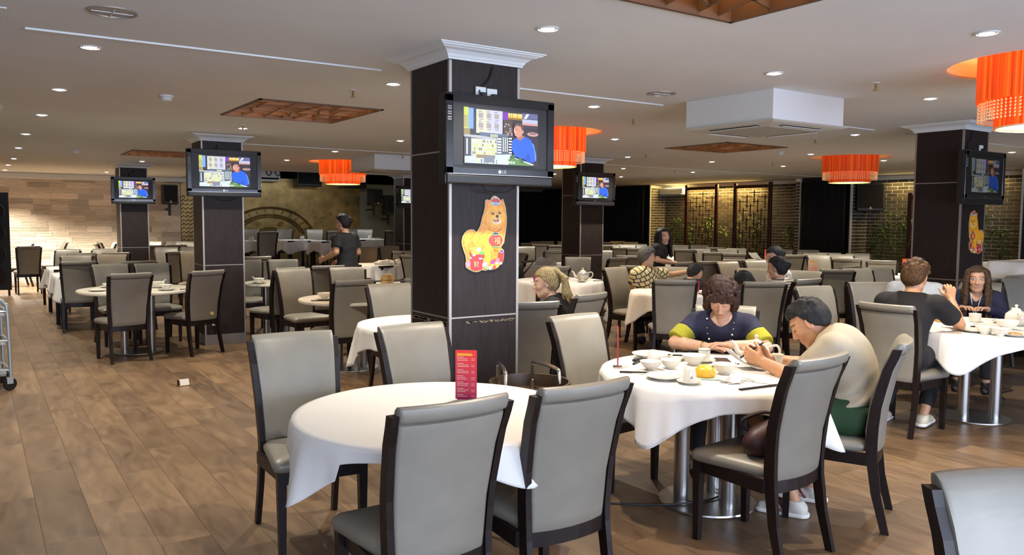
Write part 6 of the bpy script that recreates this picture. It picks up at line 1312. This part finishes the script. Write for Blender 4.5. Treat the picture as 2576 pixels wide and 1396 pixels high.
def hair(style, m, seed=1, label=None, vol=0):
    def fn(c):
        Hc, R, s = c['H'], c['R'], c['hs']; r, f, u = R; ax = np.stack([r, f, u]); p = lambda x, y, z: Hc+s*(x*r+y*f+z*u); rn = np.random.RandomState(seed); pr = [EL(p(0, -.014, .030), s*V(.083+vol, .102+vol, .094+vol), ax, .02)]; h = min(c['h'], .008)*(.55 if style == 'curly' else .75); line = None; wr, wf = .0025, 120
        side_cut = .0
        if style == 'short':
            pr += [EL(p(0, -.045, -.005), s*V(.079, .072, .075), ax, .03), EL(p(.01, .03, .085), s*V(.062, .05, .03), ax, .03)]
            for k in range(60):
                a = rn.uniform(0, 6.28); el_ = rn.uniform(.15, 1.35); d = V(math.cos(a)*math.cos(el_), math.sin(a)*math.cos(el_), math.sin(el_)); q = V(d[0]*.079, -.014+d[1]*.098, .03+d[2]*.09); t_ = V(d[0]*.010+rn.uniform(-.012, .012), .016+rn.uniform(-.01, .012), d[2]*.010-.004); pr.append(RC(p(*q), p(*(q+t_)), .013*s, .004*s, .006))
            line = lambda x, y, z: np.where(y > .02, .064+.008*np.sin(x*230), np.where(y > -.03, .062-(.02-y)*1.9, -.033-(-.03-y)*.9))
        elif style == 'shaggy':
            pr += [EL(p(0, -.055, -.015), s*V(.085, .074, .085), ax, .03), EL(p(0, .03, .085), s*V(.075, .07, .045), ax, .03)]
            for k in range(40): a = rn.uniform(0, 6.28); e = rn.uniform(-.2, 1.2); q = V(math.cos(a)*math.cos(e)*.084, -.014+math.sin(a)*math.cos(e)*.1, .03+math.sin(e)*.095); pr.append(RC(p(*q), p(q[0]*1.08, q[1]*1.06-.006, q[2]-.03), .02*s, .008*s, .012))
            line = lambda x, y, z: np.where(y > .03, .055, np.where(y > -.03, .055-(.03-y)*1.7, -.047-(-.03-y)*1.2))
        elif style == 'curly':
            def curl(q, d, L0, r0):
                t1 = nz(np.cross(d, rn.normal(size=3))); a_ = q; 
                b_ = a_+d*.006+t1*L0*.5+V(0, 0, -.004); e_ = b_-d*.004+t1*L0*.4+V(0, 0, -.012)
                pr.append(RC(p(*a_), p(*b_), r0*s, r0*.75*s, .006)); pr.append(RC(p(*b_), p(*e_), r0*.75*s, r0*.25*s, .005))
            for k in range(420):
                a = rn.uniform(0, 6.28); e = rn.uniform(-.75, 1.5); d = V(math.cos(a)*math.cos(e), math.sin(a)*math.cos(e), math.sin(e))
                if d[1] > .45 and d[2] < .40: continue
                curl(V(d[0]*.096, -.018+d[1]*.106, .022+d[2]*.102), d, rn.uniform(.03, .05), rn.uniform(.010, .016))
            for k in range(150):
                sd = rn.choice((-1, 1)); curl(V(sd*rn.uniform(.070, .100), rn.uniform(-.08, .045), rn.uniform(-.085, .04)), V(sd, .1, -.2), rn.uniform(.03, .05), rn.uniform(.010, .016))
            for k in range(70): curl(V(rn.uniform(-.07, .07), rn.uniform(.068, .086), rn.uniform(.052, .092)), V(0, 1, .2), .035, rn.uniform(.008, .012))
            for k in range(40): a = rn.uniform(2.6, 6.8); curl(V(.085*math.cos(a), -.03+.085*math.sin(a), rn.uniform(-.10, -.05)), V(math.cos(a), math.sin(a), -.3), .045, .014)
            pr.append(EL(p(0, -.05, -.02), s*V(.085, .07, .085), ax, .02))
            line = lambda x, y, z: np.where(y > .03, np.where(np.abs(x) > .060, -.075, .038+.012*np.sin(x*160)), -.105); wr, wf = .0025, 150
        elif style in ('long', 'long_front'):
            for sd in (-1, 1):
                for k in range(9):
                    t = k/8; y0 = .045-.13*t; x0 = sd*(.080-.03*max(0, t-.6)); ex = rn.uniform(-.012, .012); ln = look_len.get(style, .30)+rn.uniform(-.03, .02); p0, p1, p2, p3 = p(x0*.8, y0*.8, .07), p(x0*1.08, y0, -.02), p(x0*1.12+ex, y0+.005, -.14), None
                    drop = V(0, 0, -1); p3 = p2+drop*(ln-.12)+r*sd*.02+r*ex+f*(.02 if t < .5 else -.03); pr += [RC(p0, p1, .018, .02, .018), RC(p1, p2, .02, .023, .018), RC(p2, p3, .023, .012, .018)]
            for sd in (-1, 1): pr += [EL(p(sd*.088, -.005, -.06), s*V(.022, .062, .13), ax, .03), RC(p(sd*.092, .005, -.13), p(sd*.098, .01, -.13)+V(0, 0, -1)*(look_len[style]-.20), .035, .018, .04), RC(p(sd*.085, -.05, -.13), p(sd*.085, -.06, -.13)+V(0, 0, -1)*(look_len[style]-.18), .035, .02, .04)]
            pr += [EL(p(0, -.05, -.03), s*V(.086, .072, .09), ax, .03)]
            for k in range(7): x0 = -.06+.02*k; q = p(x0, -.085, -.05); pr.append(RC(q, q+V(0, 0, -1)*.2-f*.03, .026, .015, .02))
            line = lambda x, y, z: np.where((y > .02) & (np.abs(x) < .060-.35*np.clip(.05-z, 0, .06)*0), .068-.45*np.abs(x)*(z < .07)*0, -9); wr, wf = .002, 140
        elif style == 'pony':
            pr += [EL(p(0, -.05, -.01), s*V(.082, .068, .08), ax, .03), EL(p(0, -.095, .075), s*V(.035, .03, .035), ax, .02)]
            for k in range(34):
                x0 = rn.uniform(-.07, .07); q0 = p(x0*.5, -.095+rn.uniform(-.02, .02), .085); q1 = p(x0*1.1, -.15+rn.uniform(-.03, .01), .01); q2 = p(x0*1.4, -.15+rn.uniform(-.04, .03), -.11); q3 = q2+V(0, 0, -.15+rn.uniform(-.08, .06))-f*rn.uniform(-.01, .06)+r*rn.uniform(-.04, .06); pr += [RC(q0, q1, .012, .011, .009), RC(q1, q2, .011, .009, .008), RC(q2, q3, .009, .002, .005)]
            for sd in (-1, 1):
                for k in range(4): pr.append(RC(p(sd*.078, .03-.02*k, .03), p(sd*.082, .02-.025*k, -.05-.02*rn.rand()), .012, .004, .008))
            line = lambda x, y, z: np.where(y > .04, .066, np.where(y > -.02, .066-(.04-y)*1.3, -.2)); wr, wf = .0022, 150
        elif style == 'bun':
            pr += [EL(p(0, -.05, -.01), s*V(.083, .068, .08), ax, .03), EL(p(0, -.115, .02), s*V(.045, .042, .045), ax, .012)]
            line = lambda x, y, z: np.where(y > .04, .066, np.where(y > -.02, .066-(.04-y)*1.3, -.2))
        def post(g, F):
            L = (g-Hc)/s; x, y, z = L@r, L@f, L@u; hl = line(x, y, z)
            m_ = (hl-z)*s; m_ = np.where(hl < -5, -1, m_)
            face = .0-np.maximum(np.abs(x)-.064, np.maximum(.055-y, z-.066))*s if style in ('long', 'long_front') else -1
            return np.maximum(np.maximum(F, m_*.8), face)
        P_, Fq = sdf_mesh(pr, h, post); P_ = relax(P_, Fq, 1, .5); Nn = vnormals(P_, Fq); L = (P_-Hc); q = np.stack([L@r, L@f, (L@u)*.22], 1); P_ = P_+Nn*(wr*noise3(q, wf, seed)+wr*.6*noise3(q, wf*2.3, seed+1))[:, None]
        o = obj('hair', np_mesh('hair', P_, Fq, m), None, c['root'])
        if label: o['label'] = label
    return fn
look_len = {'long': .30, 'long_front': .36}
PDBG = []
def seated(lean=8, side=(1, 0, 0), hz=.575, hip_y=-.06, tl=.43, head=(0, .02), hp=0, hy=0, hr=0, curve=0, kn=.42, knees=((-.12), .12), ank=.40, s=1.0):
    """default sitting pose; lean and head pitch/yaw in degrees"""
    l1, l2 = math.radians(lean-curve), math.radians(lean+curve); P = V(0, hip_y, hz); Mm = P+V(0, math.sin(l1), math.cos(l1))*tl*.45*s; C = Mm+V(0, math.sin(l2), math.cos(l2))*tl*.32*s; N = C+V(0, math.sin(l2), math.cos(l2))*tl*.33*s
    a, b = math.radians(hp), math.radians(hy); hf = V(-math.sin(b)*math.cos(a), math.cos(b)*math.cos(a), -math.sin(a)); hu = V(math.sin(b)*-math.sin(a), math.cos(b)*math.sin(a), math.cos(a)); H = N+V(head[0], head[1], .0)+V(0, 0, .155)*s*math.cos(a*.5)+V(hf[0], hf[1], 0)*.03
    return dict(P=P, M=Mm, C=C, N=N, H=H, hf=hf, hu=hu, KL=(knees[0], kn*s, .50), KR=(knees[1], kn*s, .50), AL=(knees[0], ank*s, .09), AR=(knees[1], ank*s, .09), EL=(-.23, .10, .74), ER=(.23, .10, .74), WL=(-.12, .32, .78), WR=(.12, .32, .78))
C_ = lambda cid: (chair_of[cid].location.x, chair_of[cid].location.y)
# ---- woman with curly hair (far side of the occupied table)
J = seated(lean=30, curve=9, hp=40, head=(.0, .05), tl=.415, hip_y=-.03); J.update(EL=(-.285, .30, .795), ER=(.285, .30, .795), WL=(-.065, .395, .815), WR=(.075, .42, .80), handL=dict(d=(.80, .30, .06), n=(0, .1, -1), curl=[.35, .3, .35, .4], spread=.08), handR=dict(d=(-.95, .12, .02), n=(0, 0, -1), curl=.3))
navy, lime = cloth_mat('navy_cloth', (.012, .014, .04)), cloth_mat('lime_cloth', (.33, .31, .015))
def necklace(c):
    r = c['N']; bm = BM()
    pts = [Vector(r+V(.085*math.cos(a), .06+.075*abs(math.sin(a)), -.02-.17*math.sin(a) if math.sin(a) > 0 else 0)) for a in [math.pi*i/14 for i in range(15)]]
    for i, p in enumerate(pts):
        q = bmesh.ops.create_icosphere(bm, subdivisions=1, radius=.0075 if i % 3 == 0 else .004)['verts']; bmesh.ops.translate(bm, vec=p, verts=q)
    o = obj('necklace', bm, mat('pale_beads', (.7, .66, .55), .3), c['root'], smooth=60); o['label'] = 'pale beaded necklace'
def bracelet(c):
    w_, e = c['WR'], c['ER']; d = nz(w_-e); o = obj('bracelet', lathe([(.029, -.005), (.032, 0), (.029, .005)], 18, cap0=False, cap1=False), M['brass'], c['root'], smooth=60, loc=Vector(w_-d*.02), rot=Vector((0, 0, 1)).rotation_difference(Vector(d)).to_euler())
def lime_sleeves(c):     # lime lower half of the short sleeves
    pr = []
    a0, a1, a2 = c['a']
    for S, E_ in ((c['SL'], c['EL']), (c['SR'], c['ER'])): d = nz(E_-S); L = np.linalg.norm(E_-S); pr.append(RC(S+d*L*.1, S+d*L*.95, a0+.023, a1+.030, .02, [(S+d*L*.88, d), (S+d*L*.43, -d)]))
    cloth_obj(c, 'sleeves', pr, lime, .003, label='lime green sleeve ends')
person('seated woman with curly brown hair in navy and lime top, arms folded on table', (*C_('G'), 0), 128, J, dict(h=.0075, fine=.0034, fem=True, skin=(.60, .35, .23), girth=1.08, arm=1.12, eyes='down', brow=(.10, .05, .03), lips=(.48, .16, .13), hs=1.02,
    wear=[top('top', navy, sleeve=.46, g=.016, wr=.004, neckr=.066, vneck=.10), lime_sleeves, trousers('trousers', cloth_mat('dark_trousers', (.012, .012, .014))), shoes(M['black_satin']), hair('curly', M['h_brown'], 4), necklace, bracelet]))
# ---- man in the beige t-shirt
J = dict(P=V(0, -.10, .575), M=V(0, -.115, .745), C=V(0, -.055, .885), N=V(0, .02, .965), H=V(0, .135, 1.045), hf=V(0, math.cos(math.radians(37)), -math.sin(math.radians(37))), hu=V(0, .6, .8), KL=(-.16, .36, .52), KR=(.14, .37, .50), AL=(-.16, .16, .09), AR=(.13, .10, .09), EL=(-.23, .14, .755), ER=(.23, .13, .755), WL=(-.075, .36, .815), WR=(.075, .355, .81),
    handL=dict(d=(.22, .85, .28), n=(.9, -.1, .2), curl=[.95, 1.0, 1.0, 1.05], thumb=.9), handR=dict(d=(-.22, .85, .28), n=(-.9, -.1, .2), curl=[.95, 1.0, 1.0, 1.05], thumb=.9))
def folds(P): return .010*np.sin(P[:, 2]*75+P[:, 1]*38+2.2*np.sin(P[:, 0]*9+P[:, 2]*14))*np.clip((.86-P[:, 2])*6, 0, 1)*np.clip((P[:, 1]+.30)*6, 0, 1)
beige = cloth_mat('beige_cotton', (.40, .345, .25), .9, .025)
mc = person('man in beige t-shirt and green shorts bending over a phone', (*C_('D'), 0), 28, J, dict(h=.0075, fine=.0036, skin=(.50, .25, .125), eyes='down', girth=1.0, arm=1.05, hs=1.06,
    wear=[top('t_shirt', beige, sleeve=.66, g=.022, hem=-.14, wr=.004, fold=folds, neckr=.064), trousers('shorts', cloth_mat('dark_green_cotton', (.010, .040, .012)), shorts=.93, g=.022), shoes(cloth_mat('white_leather', (.62, .58, .50), .5), M['paper'], mat('maroon_stripe', (.18, .03, .03), .5)), hair('short', M['h_black'], 3)]))
t = thing('phone', 'dark smartphone held in the hands of the man in beige', 'phone', (0, 0, 0), 0, 'phones'); q = mc['root']; t.matrix_world = Matrix.Translation(Vector((*C_('D'), 0))) @ Matrix.Rotation(math.radians(28), 4, 'Z') @ Matrix.Translation((0, .435, .862)) @ Euler((math.radians(-38), 0, 0)).to_matrix().to_4x4()
obj('case', B((0, 0, 0), (.075, .15, .009), bev=.004), M['black_satin'], t); obj('glass', B((0, 0, .005), (.068, .14, .001)), mat('phone_glass', (.02, .025, .03), .1, emit=(.25, .3, .4), estr=.25), t)
# maroon bag on the chair in front
t = thing('handbag', 'dark maroon bag lying on the side-on grey chair\'s seat', 'bag', (*C_('C'), .48), math.radians(4))
P0, F0 = sdf_mesh([EL((-.02, -.10, .075), (.16, .075, .085), None, .03), EL((-.08, -.07, .06), (.09, .07, .07), None, .04), EL((.0, -.13, .10), (.12, .05, .09), None, .04)], .008); P0[:, 2] = np.maximum(P0[:, 2], .002); obj('bag_body', np_mesh('bag_body', P0+vnormals(P0, F0)*(.005*noise3(P0, 40, 2))[:, None], F0, mat('maroon_leather', (.035, .008, .010), .5)), None, t); obj('strap', tube(BM(), smoothpath([(-.12, -.05, .10), (-.15, -.02, .16), (-.05, -.08, .20), (.06, -.12, .16)], 5), .009, 6), M['wood_dark'], t)
# ---- man in the black t-shirt
black = cloth_mat('black_cotton', (.006, .006, .007)); 
J = seated(lean=20, curve=5, hp=18, hy=-4, tl=.435, hip_y=-.10, head=(0, .02)); J.update(EL=(.0, 0, 0), ER=(.27, .32, .80), WR=(.16, .46, .985), WL=(-.10, .40, .80), handR=dict(d=(-.15, .25, .95), n=(-.6, .75, .1), curl=[1.5, 1.5, 1.4, 1.4], thumb=.9), KL=(-.15, .40, .52), KR=(.12, .40, .53), AL=(-.19, .05, .09), AR=(.10, .12, .10)); J['EL'] = (-.25, .22, .78)
person('man in black t-shirt and black trousers seen from behind, elbow on the right table', (*C_('E'), 0), -79, J, dict(h=.0085, fine=.0045, skin=(.55, .29, .15), sw=.20, hs=1.03, wear=[top('t_shirt', black, sleeve=.60, g=.018, wr=.004), trousers('trousers', black, end=.86), shoes(cloth_mat('cream_knit', (.62, .56, .42), .8), M['paper']), hair('shaggy', M['h_dye'], 6)]))
# ---- long haired woman facing us
J = seated(lean=24, curve=6, hp=4, hy=4, tl=.33, hip_y=.04, head=(0, .02)); J.update(EL=(-.22, .26, .74), ER=(.22, .26, .74), WL=(-.10, .44, .785), WR=(.10, .44, .785))
def tee(c): cloth_obj(c, 'inner_tee', [EL(c['C']*.5+c['N']*.5+V(0, .04, -.03), (.09, .066, .13), None, .02), RC(c['N']+V(0, 0, .06), c['N']+V(0, .02, .2), .052, .06, .008, None, 1)], M['paper'], .001)
def lanyard(c):
    n = c['N']; [obj('lanyard', tube(BM(), [Vector(n+V(s*.05, .06, .02)), Vector(n+V(s*.02, .135, -.12)), Vector(n+V(0, .155, -.2))], .003, 5), M['paper'], c['root']) for s in (-1, 1)]; o = obj('badge', B(tuple(n+V(0, .155, -.10)), (.05, .006, .07)), M['black_satin'], c['root'])
person('woman with long brown hair and navy jacket facing the viewer at the right table', (*C_('R67'), 0), 113, J, dict(h=.009, fine=.0046, fem=True, skin=(.58, .33, .20), hs=1.03, brow=(.05, .03, .02), lips=(.5, .2, .16), wear=[top('jacket', navy, long_=True, g=.018, wr=.003, vneck=.14, neckr=.07), tee, lanyard, trousers('trousers', black), shoes(M['black_satin']), hair('long_front', M['h_long'], 8)]))
# ---- person in pale grey shirt, mostly behind the man in black
J = seated(lean=34, curve=12, hp=40, tl=.46, hip_y=-.10, head=(0, .05))
person('person in pale grey shirt bent forward behind the man in black', (C_('R61')[0]+.22, C_('R61')[1]-.15, 0), -66, J, dict(h=.011, fine=.007, skin=(.5, .28, .16), wear=[top('shirt', cloth_mat('pale_grey_cotton', (.42, .44, .45)), sleeve=.7, g=.02), trousers('trousers', black), shoes(M['black_satin']), hair('short', M['h_black'], 9)]))
# ---- blonde woman
J = seated(lean=24, curve=4, hp=10, hy=8, tl=.33, hip_y=.0, head=(0, .03)); J.update(EL=(-.22, .30, .78), ER=(.22, .25, .74), WL=(-.08, .48, .80), WR=(.08, .45, .78))
person('blonde woman with ponytail in black, seen from behind beside the big pillar', (4.22, 5.36, 0), 44, J, dict(h=.009, fine=.005, fem=True, skin=(.60, .36, .24), hs=1.05, wear=[top('top', black, long_=True, g=.014), trousers('shorts', black, shorts=.6, g=.02), shoes(M['paper']), hair('pony', M['h_blonde'], 11, vol=.004)]))
# ---- elderly woman
def lattice_print():
    m = bpy.data.materials.new('cream_brown_print'); m.use_nodes = True; nt = m.node_tree; b = nt.nodes['Principled BSDF']; N = nt.nodes.new; tc = N('ShaderNodeTexCoord'); br = N('ShaderNodeTexBrick'); br.inputs['Scale'].default_value = 10; br.inputs['Mortar Size'].default_value = .06; br.inputs['Color1'].default_value = (.66, .56, .26, 1); br.inputs['Color2'].default_value = (.70, .62, .36, 1); br.inputs['Mortar'].default_value = (.03, .018, .012, 1); br.inputs['Brick Width'].default_value = .62; br.inputs['Row Height'].default_value = .5
    mp = N('ShaderNodeMapping'); mp.inputs['Rotation'].default_value = (1.2, .5, .3); nt.links.new(tc.outputs['Object'], mp.inputs[0]); nt.links.new(mp.outputs[0], br.inputs[0]); nt.links.new(br.outputs[0], b.inputs['Base Color']); b.inputs['Roughness'].default_value = .85; return m
J = seated(lean=6, hp=6, hy=-72, tl=.37, hip_y=-.05, head=(.0, .02)); J.update(side=(.80, .6, 0), ER=(.40, .24, .90), WR=(.64, .28, .94), EL=(-.16, -.02, .74), WL=(.06, .26, .77), handR=dict(d=(.95, .2, .0), n=(.1, -.2, -.9), curl=[.5, .6, .8, .9], thumb=.9), KL=(-.02, .42, .52), KR=(.22, .34, .52), AL=(.04, .30, .09), AR=(.24, .24, .09))
person('elderly woman with short grey hair in cream patterned blouse stretching out her arm', (6.96, 7.33, 0), -32, J, dict(h=.010, fine=.006, fem=True, skin=(.58, .34, .20), hs=1.05, brow=(.2, .17, .15), wear=[top('blouse', lattice_print(), sleeve=.62, g=.02, hem=-.15, wr=.003), trousers('trousers', black), shoes(mat('navy_shoe', (.01, .012, .05), .6)), hair('short', M['h_grey'], 13, vol=.006)]))
# ---- child, group at the family table
J = seated(lean=18, hp=20, hy=-20, tl=.27, hip_y=0, head=(0, .02), kn=.34, s=.86); J.update(EL=(-.18, .16, .72), ER=(.18, .16, .72), WL=(-.08, .32, .76), WR=(.1, .32, .76))
person('child with black hair and black top at the family table', (7.24, 6.84, 0), -75, J, dict(h=.011, fine=.007, s=.85, sw=.14, skin=(.56, .32, .2), hs=.95, wear=[top('top', black, long_=True, g=.012), trousers('trousers', black), shoes(M['black_satin']), hair('short', M['h_black'], 15, vol=.004)]))
dots = mat('white_dotted_cotton', (.68, .66, .60), .8)
def dotted():
    m = bpy.data.materials.new('dotted_white_cotton'); m.use_nodes = True; nt = m.node_tree; b = nt.nodes['Principled BSDF']; N = nt.nodes.new; tc = N('ShaderNodeTexCoord'); vo = N('ShaderNodeTexVoronoi'); vo.inputs['Scale'].default_value = 26; cr = N('ShaderNodeValToRGB'); e = cr.color_ramp.elements; e[0].position = .22; e[0].color = (.02, .02, .03, 1); e[1].position = .28; e[1].color = (.72, .69, .62, 1); nt.links.new(tc.outputs['Object'], vo.inputs[0]); nt.links.new(vo.outputs[0], cr.inputs[0]); nt.links.new(cr.outputs[0], b.inputs['Base Color']); return m
def striped():
    m = bpy.data.materials.new('striped_jersey'); m.use_nodes = True; nt = m.node_tree; b = nt.nodes['Principled BSDF']; N = nt.nodes.new; tc = N('ShaderNodeTexCoord'); wv = N('ShaderNodeTexWave'); wv.bands_direction = 'Z'; wv.inputs['Scale'].default_value = 12; wv.inputs['Distortion'].default_value = .6; cr = N('ShaderNodeValToRGB'); e = cr.color_ramp.elements; e[0].position = .42; e[0].color = (.10, .09, .09, 1); e[1].position = .5; e[1].color = (.66, .62, .52, 1); nt.links.new(tc.outputs['Object'], wv.inputs[0]); nt.links.new(wv.outputs[1], cr.inputs[0]); nt.links.new(cr.outputs[0], b.inputs['Base Color']); return m
def glasses(c):
    r, f, u = c['R']; H = c['H']
    for s in (-1, 1): obj('spectacles', tube(BM(), [Vector(H+r*(s*.033+.02*math.cos(a))+f*.095+u*(.002+.016*math.sin(a))) for a in [i*math.pi/7 for i in range(15)]], .002, 5), M['brass'], c['root']); obj('temple', tube(BM(), [Vector(H+r*s*.055+f*.094+u*.006), Vector(H+r*s*.078-f*.01+u*.006)], .002, 5), M['brass'], c['root'])
J = seated(lean=16, hp=12, hy=10, tl=.42, hip_y=0, head=(0, .02)); J.update(WL=(-.1, .38, .78), EL=(-.25, .2, .76))
person('woman with glasses, black hair and white dotted blouse looking left', (7.98, 5.98, 0), 62, J, dict(h=.011, fine=.0065, fem=True, skin=(.56, .33, .21), wear=[top('blouse', dotted(), sleeve=.55, g=.02), trousers('trousers', black), shoes(M['black_satin']), hair('bun', M['h_black'], 17, vol=.008), glasses]))
J = seated(lean=10, hp=8, tl=.33, hip_y=0, head=(0, .02)); J.update(EL=(-.2, .1, .70), WL=(-.1, .3, .66), ER=(.22, .05, .70), WR=(.1, .26, .64))
bc = person('person with gathered black hair in striped jersey before the woman with glasses', (7.29, 5.47, 0), 20, J, dict(h=.011, fine=.0065, fem=True, skin=(.56, .33, .21), wear=[top('jersey', striped(), sleeve=.62, g=.02), trousers('shorts', cloth_mat('tan_cotton', (.3, .22, .13)), shorts=.7), shoes(M['paper']), hair('bun', M['h_black'], 19, vol=.008)]))
t = thing('camera_bag', 'black camera bag on the lap of the person in stripes', 'bag', (7.29, 5.47, 0), math.radians(20)); obj('pouch', B((.04, .22, .655), (.2, .13, .13), bev=.03), M['black_satin'], t); obj('pouch_lens', lathe([(.04, 0), (.045, .01), (.04, .03)], 16), M['black_gloss'], t, loc=(.15, .2, .65), rot=(0, 1.57, 0))
J = seated(lean=12, hp=14, tl=.24, hip_y=0, head=(0, .02), kn=.36, s=.9); J.update(EL=(-.18, .14, .70), ER=(.18, .14, .70), WL=(-.08, .30, .76), WR=(.08, .30, .76))
person('girl with long straight black hair behind the silver grey chair back', (6.84, 5.58, 0), 10, J, dict(h=.011, fine=.007, fem=True, s=.9, sw=.14, skin=(.56, .33, .21), hs=.98, wear=[top('top', navy, g=.014), trousers('trousers', black), shoes(M['black_satin']), hair('long', M['h_black'], 21)]))
# ---- waiters, standing
def standing(h_, lean=0, hp=0, hy=0, hr=0, turn=0):
    k = h_/1.70; a, b = math.radians(hp), math.radians(hy); hf = V(-math.sin(b)*math.cos(a), math.cos(b)*math.cos(a), -math.sin(a)); hu = V(-math.sin(b)*math.sin(a)+hr, math.cos(b)*math.sin(a), math.cos(a)); l = math.radians(lean); d = V(0, math.sin(l), math.cos(l)); P = V(0, 0, .93*k); Mm = P+d*.19*k; C = Mm+d*.16*k; N = C+d*.16*k
    return dict(P=P, M=Mm, C=C, N=N, H=N+d*.165*k+V(hf[0], hf[1], 0)*.03, hf=hf, hu=hu, KL=(-.10, .02, .50*k), KR=(.10, .0, .50*k), AL=(-.10, -.02, .09), AR=(.10, -.03, .09), EL=(-.24, -.02, 1.13*k), ER=(.24, -.02, 1.13*k), WL=(-.22, .2, 1.0*k), WR=(.2, .2, 1.0*k))
J = standing(1.62, lean=5, hp=8, hy=12); J.update(EL=(-.25, .02, 1.12), WL=(-.20, .26, 1.02), ER=(.25, .0, 1.1), WR=(.16, .24, 1.0), handL=dict(d=(.1, .9, -.2), n=(.9, 0, -.2), curl=.9))
polo = cloth_mat('black_polo', (.010, .010, .012))
def cuffs(c):
    for S, E_ in ((c['SL'], c['EL']), (c['SR'], c['ER'])): d = nz(E_-S); L = np.linalg.norm(E_-S); cloth_obj(c, 'cuff', [RC(S+d*L*.5, S+d*L*.8, c['a'][0]+.024, c['a'][1]+.027, .01, [(S+d*L*.66, d), (S+d*L*.61, -d)])], mat('maroon_band', (.10, .02, .015), .8), 0)
person('waiter in black polo standing with his back turned among the left tables', (4.40, 10.68, 0), 32, J, dict(h=.011, fine=.0065, skin=(.5, .27, .15), hs=1.05, wear=[top('polo', polo, sleeve=.64, g=.02, hem=-.1), cuffs, trousers('trousers', black), shoes(M['black_satin']), hair('bun', M['h_black'], 23, vol=.004)]))
J = standing(1.45, lean=10, hp=4, hy=-50, hr=.15); J.update(EL=(-.24, .06, 1.0), WL=(-.08, .30, .95), ER=(.24, .06, 1.0), WR=(.10, .30, .95))
person('smiling waitress in black standing before the warmly lit brick corner', (8.57, 8.81, 0), -140, J, dict(h=.010, fine=.0055, fem=True, skin=(.62, .38, .26), hs=1.06, brow=(.03, .02, .02), lips=(.55, .2, .18), wear=[top('shirt', polo, sleeve=.68, g=.02), cuffs, trousers('trousers', black), shoes(M['black_satin']), hair('long', M['h_black'], 25)]))
